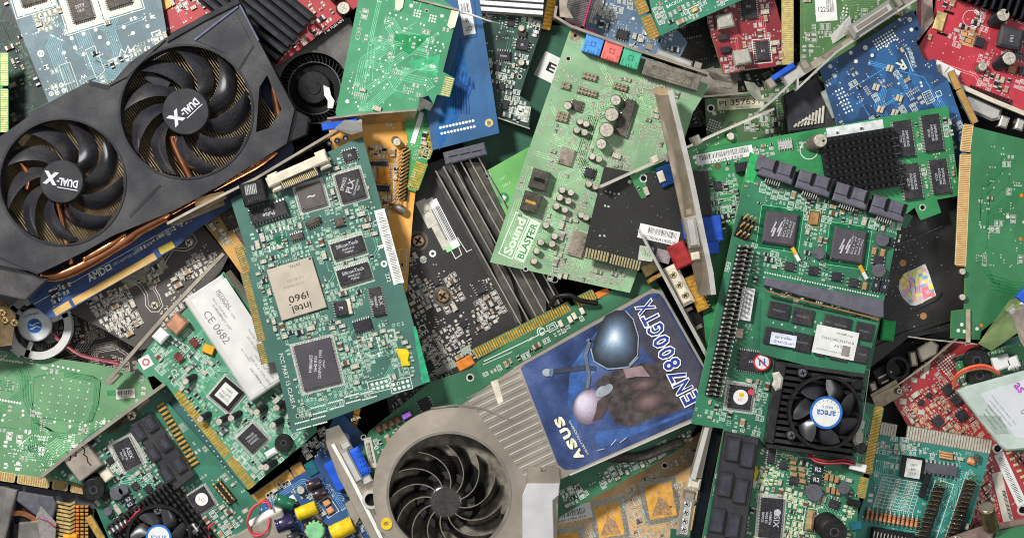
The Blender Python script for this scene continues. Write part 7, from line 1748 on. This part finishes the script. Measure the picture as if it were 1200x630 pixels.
c.fill(300, .3, 10, 200, tm=mat('trace_red2', '#c98a7a'), clusters=9, spread=40, silk=mat('silk_tanpink', '#d0b29a')); c.done()
c = Card('antenna_socket', 'threaded brass antenna socket standing on a steel plate at the bottom right', 'connector', (1158, 600), 60, 0, group=None)
c.slope('plate', [(1080, 640, 8), (1150, 616, 8), (1215, 604, 8), (1215, 632, 4), (1100, 660, 4)], 1.4, mat('plate_rose', '#a58e82', .35, .7, .15)); b = MB()
ax0 = Vector((*c.P(1162, 618, 10), 10)); ax1 = Vector((*c.P(1156, 594, 34), 34)); pts = []; rs = []
for i in range(25): pts.append(ax0.lerp(ax1, i/24)); rs.append(9.4 if i % 2 else 8.7)
b.tube(pts, rs, mat('thread_brass', '#b5a57e', .3, .8, .15), 20); c.part('threaded_barrel', b); b = MB(); b.tube([ax1, ax1.lerp(ax0, -.02)], [7, 6.6], STEELD, 18); c.part('barrel_mouth', b)
c.screw(1123, 632, 6, 10, STEEL, hh=9)
c.plate('green_sliver', [(1168, 622), (1215, 612), (1215, 650), (1160, 650)], 9, 11, pcb('rightgreen', '#26894a'), hh=11)

# ================================================================= card with see-through module
c = Card('wireless_card', 'green card with a clear-windowed white label box, buzzer and orange wires at the right edge', 'wireless card', (1165, 465), 56, -18)
wm = pcb('wcard', '#1d8048', '#279858', dust=.08)
c.board([(1120, 425), (1260, 380), (1260, 520), (1190, 530), (1126, 456)], wm)
mo = c.plate('module_case', [(1122, 458), (1134, 452), (1215, 430), (1215, 525), (1180, 528), (1172, 522)], 0, 14, mat('case_clear', '#b8c6bd', .25, .1, .08, .05, coat=.4), ch=2, hh=14)
b = MB(); b.prism(c.PP([(1148, 461), (1215, 440), (1215, 514), (1190, 512)], 14), 14, 14.4, mat('module_paper', '#c9cdd0', .5, 0, .05, .05))
for i in range(5): b.text('Wireless LAN adapter card', *c.P(1176-i*4, 480+i*3.4, 14.4), 2.4, c.R(50), 14.5, INKG, w=44-i*5)
b.text('as', *c.P(1194, 454, 14.4), 8, c.R(50), 14.5, mat('text_magenta', '#b04ab0', .5), w=12, bold=.02); b.text('0', *c.P(1199, 482, 14.4), 7, c.R(50), 14.5, INKG); c.part('module_label', b, mo)
c.plate('module_window', [(1146, 486), (1172, 487), (1182, 507), (1166, 508)], 14, 14.5, mat('window_grey', '#9aa79e', .15, 0, .1, coat=.5), parent=mo, hh=14)
c.buzzer(1146, 440, 14, 10, lean=(0, 1)); c.buzzer(1143, 422, 15, 8)
for x, y, w, h in ((1171, 424, 20, 16), (1184, 424, 15, 14)): c.boxpart('white_plug', x, y, w, h, -20, 0, 14, WHITEP, ch=2)
for k in range(3): c.wire([(1117, 449+k*3, 2), (1122, 438+k*2, 10), (1136, 430+k*2, 16), (1155, 428+k*2, 16), (1172, 437+k, 10)], 1.6, (mat('wire_orange', '#e0703c', .4), mat('wire_red', '#b8323c'), mat('wire_brown', '#9a6a42', .4))[k], 'wire')
c.fill(90, .4, 20, 60, tm=tet, clusters=5, spread=24, silk=SILK); c.done()
c = Card('circuit_board', 'dark teal board strip with white solder dots above the clear-windowed box', 'circuit board', (1160, 410), 40, -14)
c.board([(1115, 420), (1150, 407), (1260, 372), (1260, 420), (1130, 440)], pcb('darkteal', '#2d5f5c')); c.pads(1165, 412, 14, 2, 4, 4, -14, r=1.2, m=SILK); c.fill(90, .4, 10, 50, tm=tet, clusters=5, spread=26, silk=SILK); c.done()

# ================================================================= black box with hologram
c = Card('optical_box', 'matt black plate bearing a colourful hologram seal with a rounded side', 'plate', (1075, 330), 42, -20, group=None)
BP = mat('plate_black', '#1c1b1b', .45, .2, .3, .02, dust=.12, bump=.1)
c.plate('plate', [(1000, 230), (1150, 190), (1160, 378), (1064, 396), (1010, 438)], -4, 0, BP, hh=0)
c.wall('plate_ridge', [(1049, 287), (1075, 277), (1104, 265)], 1.2, 0, 2, BLKG); c.plate('plate_step', [(1082, 354), (1105, 342), (1098, 352), (1072, 364)], 0, 2, BP, ch=.8)
c.wall('plate_ridge', [(1020, 410), (1060, 390), (1120, 372)], 3, 0, 3, BP)
b = MB(); pts = [(1084, 309), (1088, 318), (1097, 346), (1092, 351), (1072, 358), (1066, 357), (1057, 348), (1053, 338), (1054, 329), (1060, 320)]
b.prism(c.PP(pts), 0, .6, mat('holo_base', '#cfd0c4', .3)); P2 = c.PP(pts); g_ = random.Random(4)
hm = [mat('holo_%d' % i, k_, .4, 0, .1, .2) for i, k_ in enumerate(('#e8e06a', '#f0b0a8', '#dfa8cc', '#8aaade', '#ee8088', '#c8d8a8', '#d8d4dc'))]
for i in range(11):
    for j in range(12):
        q = c.P(1055+i*4.2+j*.9, 312+j*4.2-i*1.3+4); w_, h_ = g_.uniform(3, 6.6), g_.uniform(3, 5.4)
        if all(inpoly(q[0]+a, q[1]+b_, P2) for a, b_ in ((-3, 0), (3, 0), (0, 3), (0, -3))): 
            m_ = g_.choice(hm) if j > 7 else g_.choice(hm[:4]+[hm[6]]); m_ = hm[4] if j > 6 and i > 4 and g_.random() < .5 else (hm[0] if j < 4 and g_.random() < .5 else m_)
            b.quad(q[0], q[1], w_, h_, .1, .66+.01*((i+j) % 3), m_)
for i in range(3): p = c.PP([(1058+i*9, 324+i*2), (1066+i*5, 330-i*3), (1068+i*5, 345-i*2)]); b.line(p, .6, .75, mat('holo_line', '#6a5b8a', .4))
c.part('hologram_seal', b)
for x, y, r_ in ((1058, 308, 4), (1082, 370, 4)): b = MB(); b.disc(*c.P(x, y), r_, .4, mat('copper_dot', '#a97a45', .5, .2, .2), 20); c.part('copper_dot', b)
b = MB()
for _ in range(150):
    q = c.P(g_.gauss(1055, 22), g_.gauss(305, 45)); b.disc(*q, g_.choice((.4, .5, .8)), .3, SILKD, 5)
c.part('dust_specks', b, kind='stuff')
c.boxpart('green_latch', 1041, 387, 16, 24, 8, 0, 12, mat('latch_green', '#2fa858', .4, 0, .1), ch=2, hh=12)
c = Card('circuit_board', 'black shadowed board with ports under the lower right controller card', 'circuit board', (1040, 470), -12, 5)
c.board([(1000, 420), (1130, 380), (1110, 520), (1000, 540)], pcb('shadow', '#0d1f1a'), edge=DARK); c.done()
# ================================================================= camera, light, world
cam = bpy.data.cameras.new('camera'); co = bpy.data.objects.new('camera', cam); COL.objects.link(co)
cam.sensor_width = 36; cam.lens = 36*H/1200.0; co.location = (0, 0, H*K); cam.clip_start = .05; cam.clip_end = 50
sc.camera = co
w = bpy.data.worlds.new('World'); sc.world = w; w.use_nodes = True
nt = w.node_tree; bg = nt.nodes['Background']
tc = nd(nt, 'ShaderNodeTexCoord'); sp = nd(nt, 'ShaderNodeSeparateXYZ'); nt.links.new(tc.outputs['Generated'], sp.inputs[0])
cr = nd(nt, 'ShaderNodeValToRGB'); nt.links.new(sp.outputs['Z'], cr.inputs[0])
cr.color_ramp.elements[0].position = .0; cr.color_ramp.elements[0].color = (.12, .12, .13, 1)
cr.color_ramp.elements[1].position = .8; cr.color_ramp.elements[1].color = (.8, .82, .85, 1)
e = cr.color_ramp.elements.new(.95); e.color = (1, 1, 1, 1); cr.color_ramp.interpolation = 'EASE'
zb = nd(nt, 'ShaderNodeMapRange'); zb.inputs['From Min'].default_value = .86; zb.inputs['From Max'].default_value = .985; zb.inputs['To Min'].default_value = 1; zb.inputs['To Max'].default_value = 2.6; nt.links.new(sp.outputs['Z'], zb.inputs['Value'])  # bright overhead patch, added to lift reflections in flat metal
wn = nd(nt, 'ShaderNodeTexNoise'); wn.inputs['Scale'].default_value = 5; nt.links.new(tc.outputs['Generated'], wn.inputs['Vector'])  # made-up soft patches of light, added to vary metal reflections
wr = nd(nt, 'ShaderNodeMapRange'); wr.inputs['From Min'].default_value = .4; wr.inputs['From Max'].default_value = .6; wr.inputs['To Min'].default_value = .5; wr.inputs['To Max'].default_value = 1.4
nt.links.new(wn.outputs['Fac'], wr.inputs['Value'])
wm = nd(nt, 'ShaderNodeVectorMath', operation='SCALE'); nt.links.new(cr.outputs['Color'], wm.inputs[0]); nt.links.new(wr.outputs['Result'], wm.inputs['Scale'])
nt.links.new(wm.outputs[0], bg.inputs['Color']); ms = nd(nt, 'ShaderNodeMath', operation='MULTIPLY'); ms.inputs[1].default_value = WORLD; nt.links.new(zb.outputs['Result'], ms.inputs[0]); nt.links.new(ms.outputs[0], bg.inputs['Strength'])
def area(name, loc, size, power, col):
    l = bpy.data.lights.new(name, 'AREA'); l.shape = 'DISK'; l.size = size; l.energy = power; l.color = col
    o = bpy.data.objects.new(name, l); COL.objects.link(o); o.location = loc
    o.rotation_euler = (Vector((0, 0, 0))-Vector(loc)).to_track_quat('-Z', 'Y').to_euler()
area('unseen_lamp', (-.85, .9, 1.35), .3, KEY, (1, .985, .96))
area('unseen_lamp', (1.3, -.1, 1.4), .6, FILL, (.95, .98, 1))  # unseen lamp, added as fill
sc.view_settings.view_transform = 'Standard'; sc.view_settings.look = 'None'; sc.view_settings.exposure = 0; sc.view_settings.gamma = 1
sc.render.film_transparent = False
sc.cycles.filter_width = 1.05; sc.cycles.max_bounces = 5; sc.cycles.diffuse_bounces = 2; sc.cycles.glossy_bounces = 3
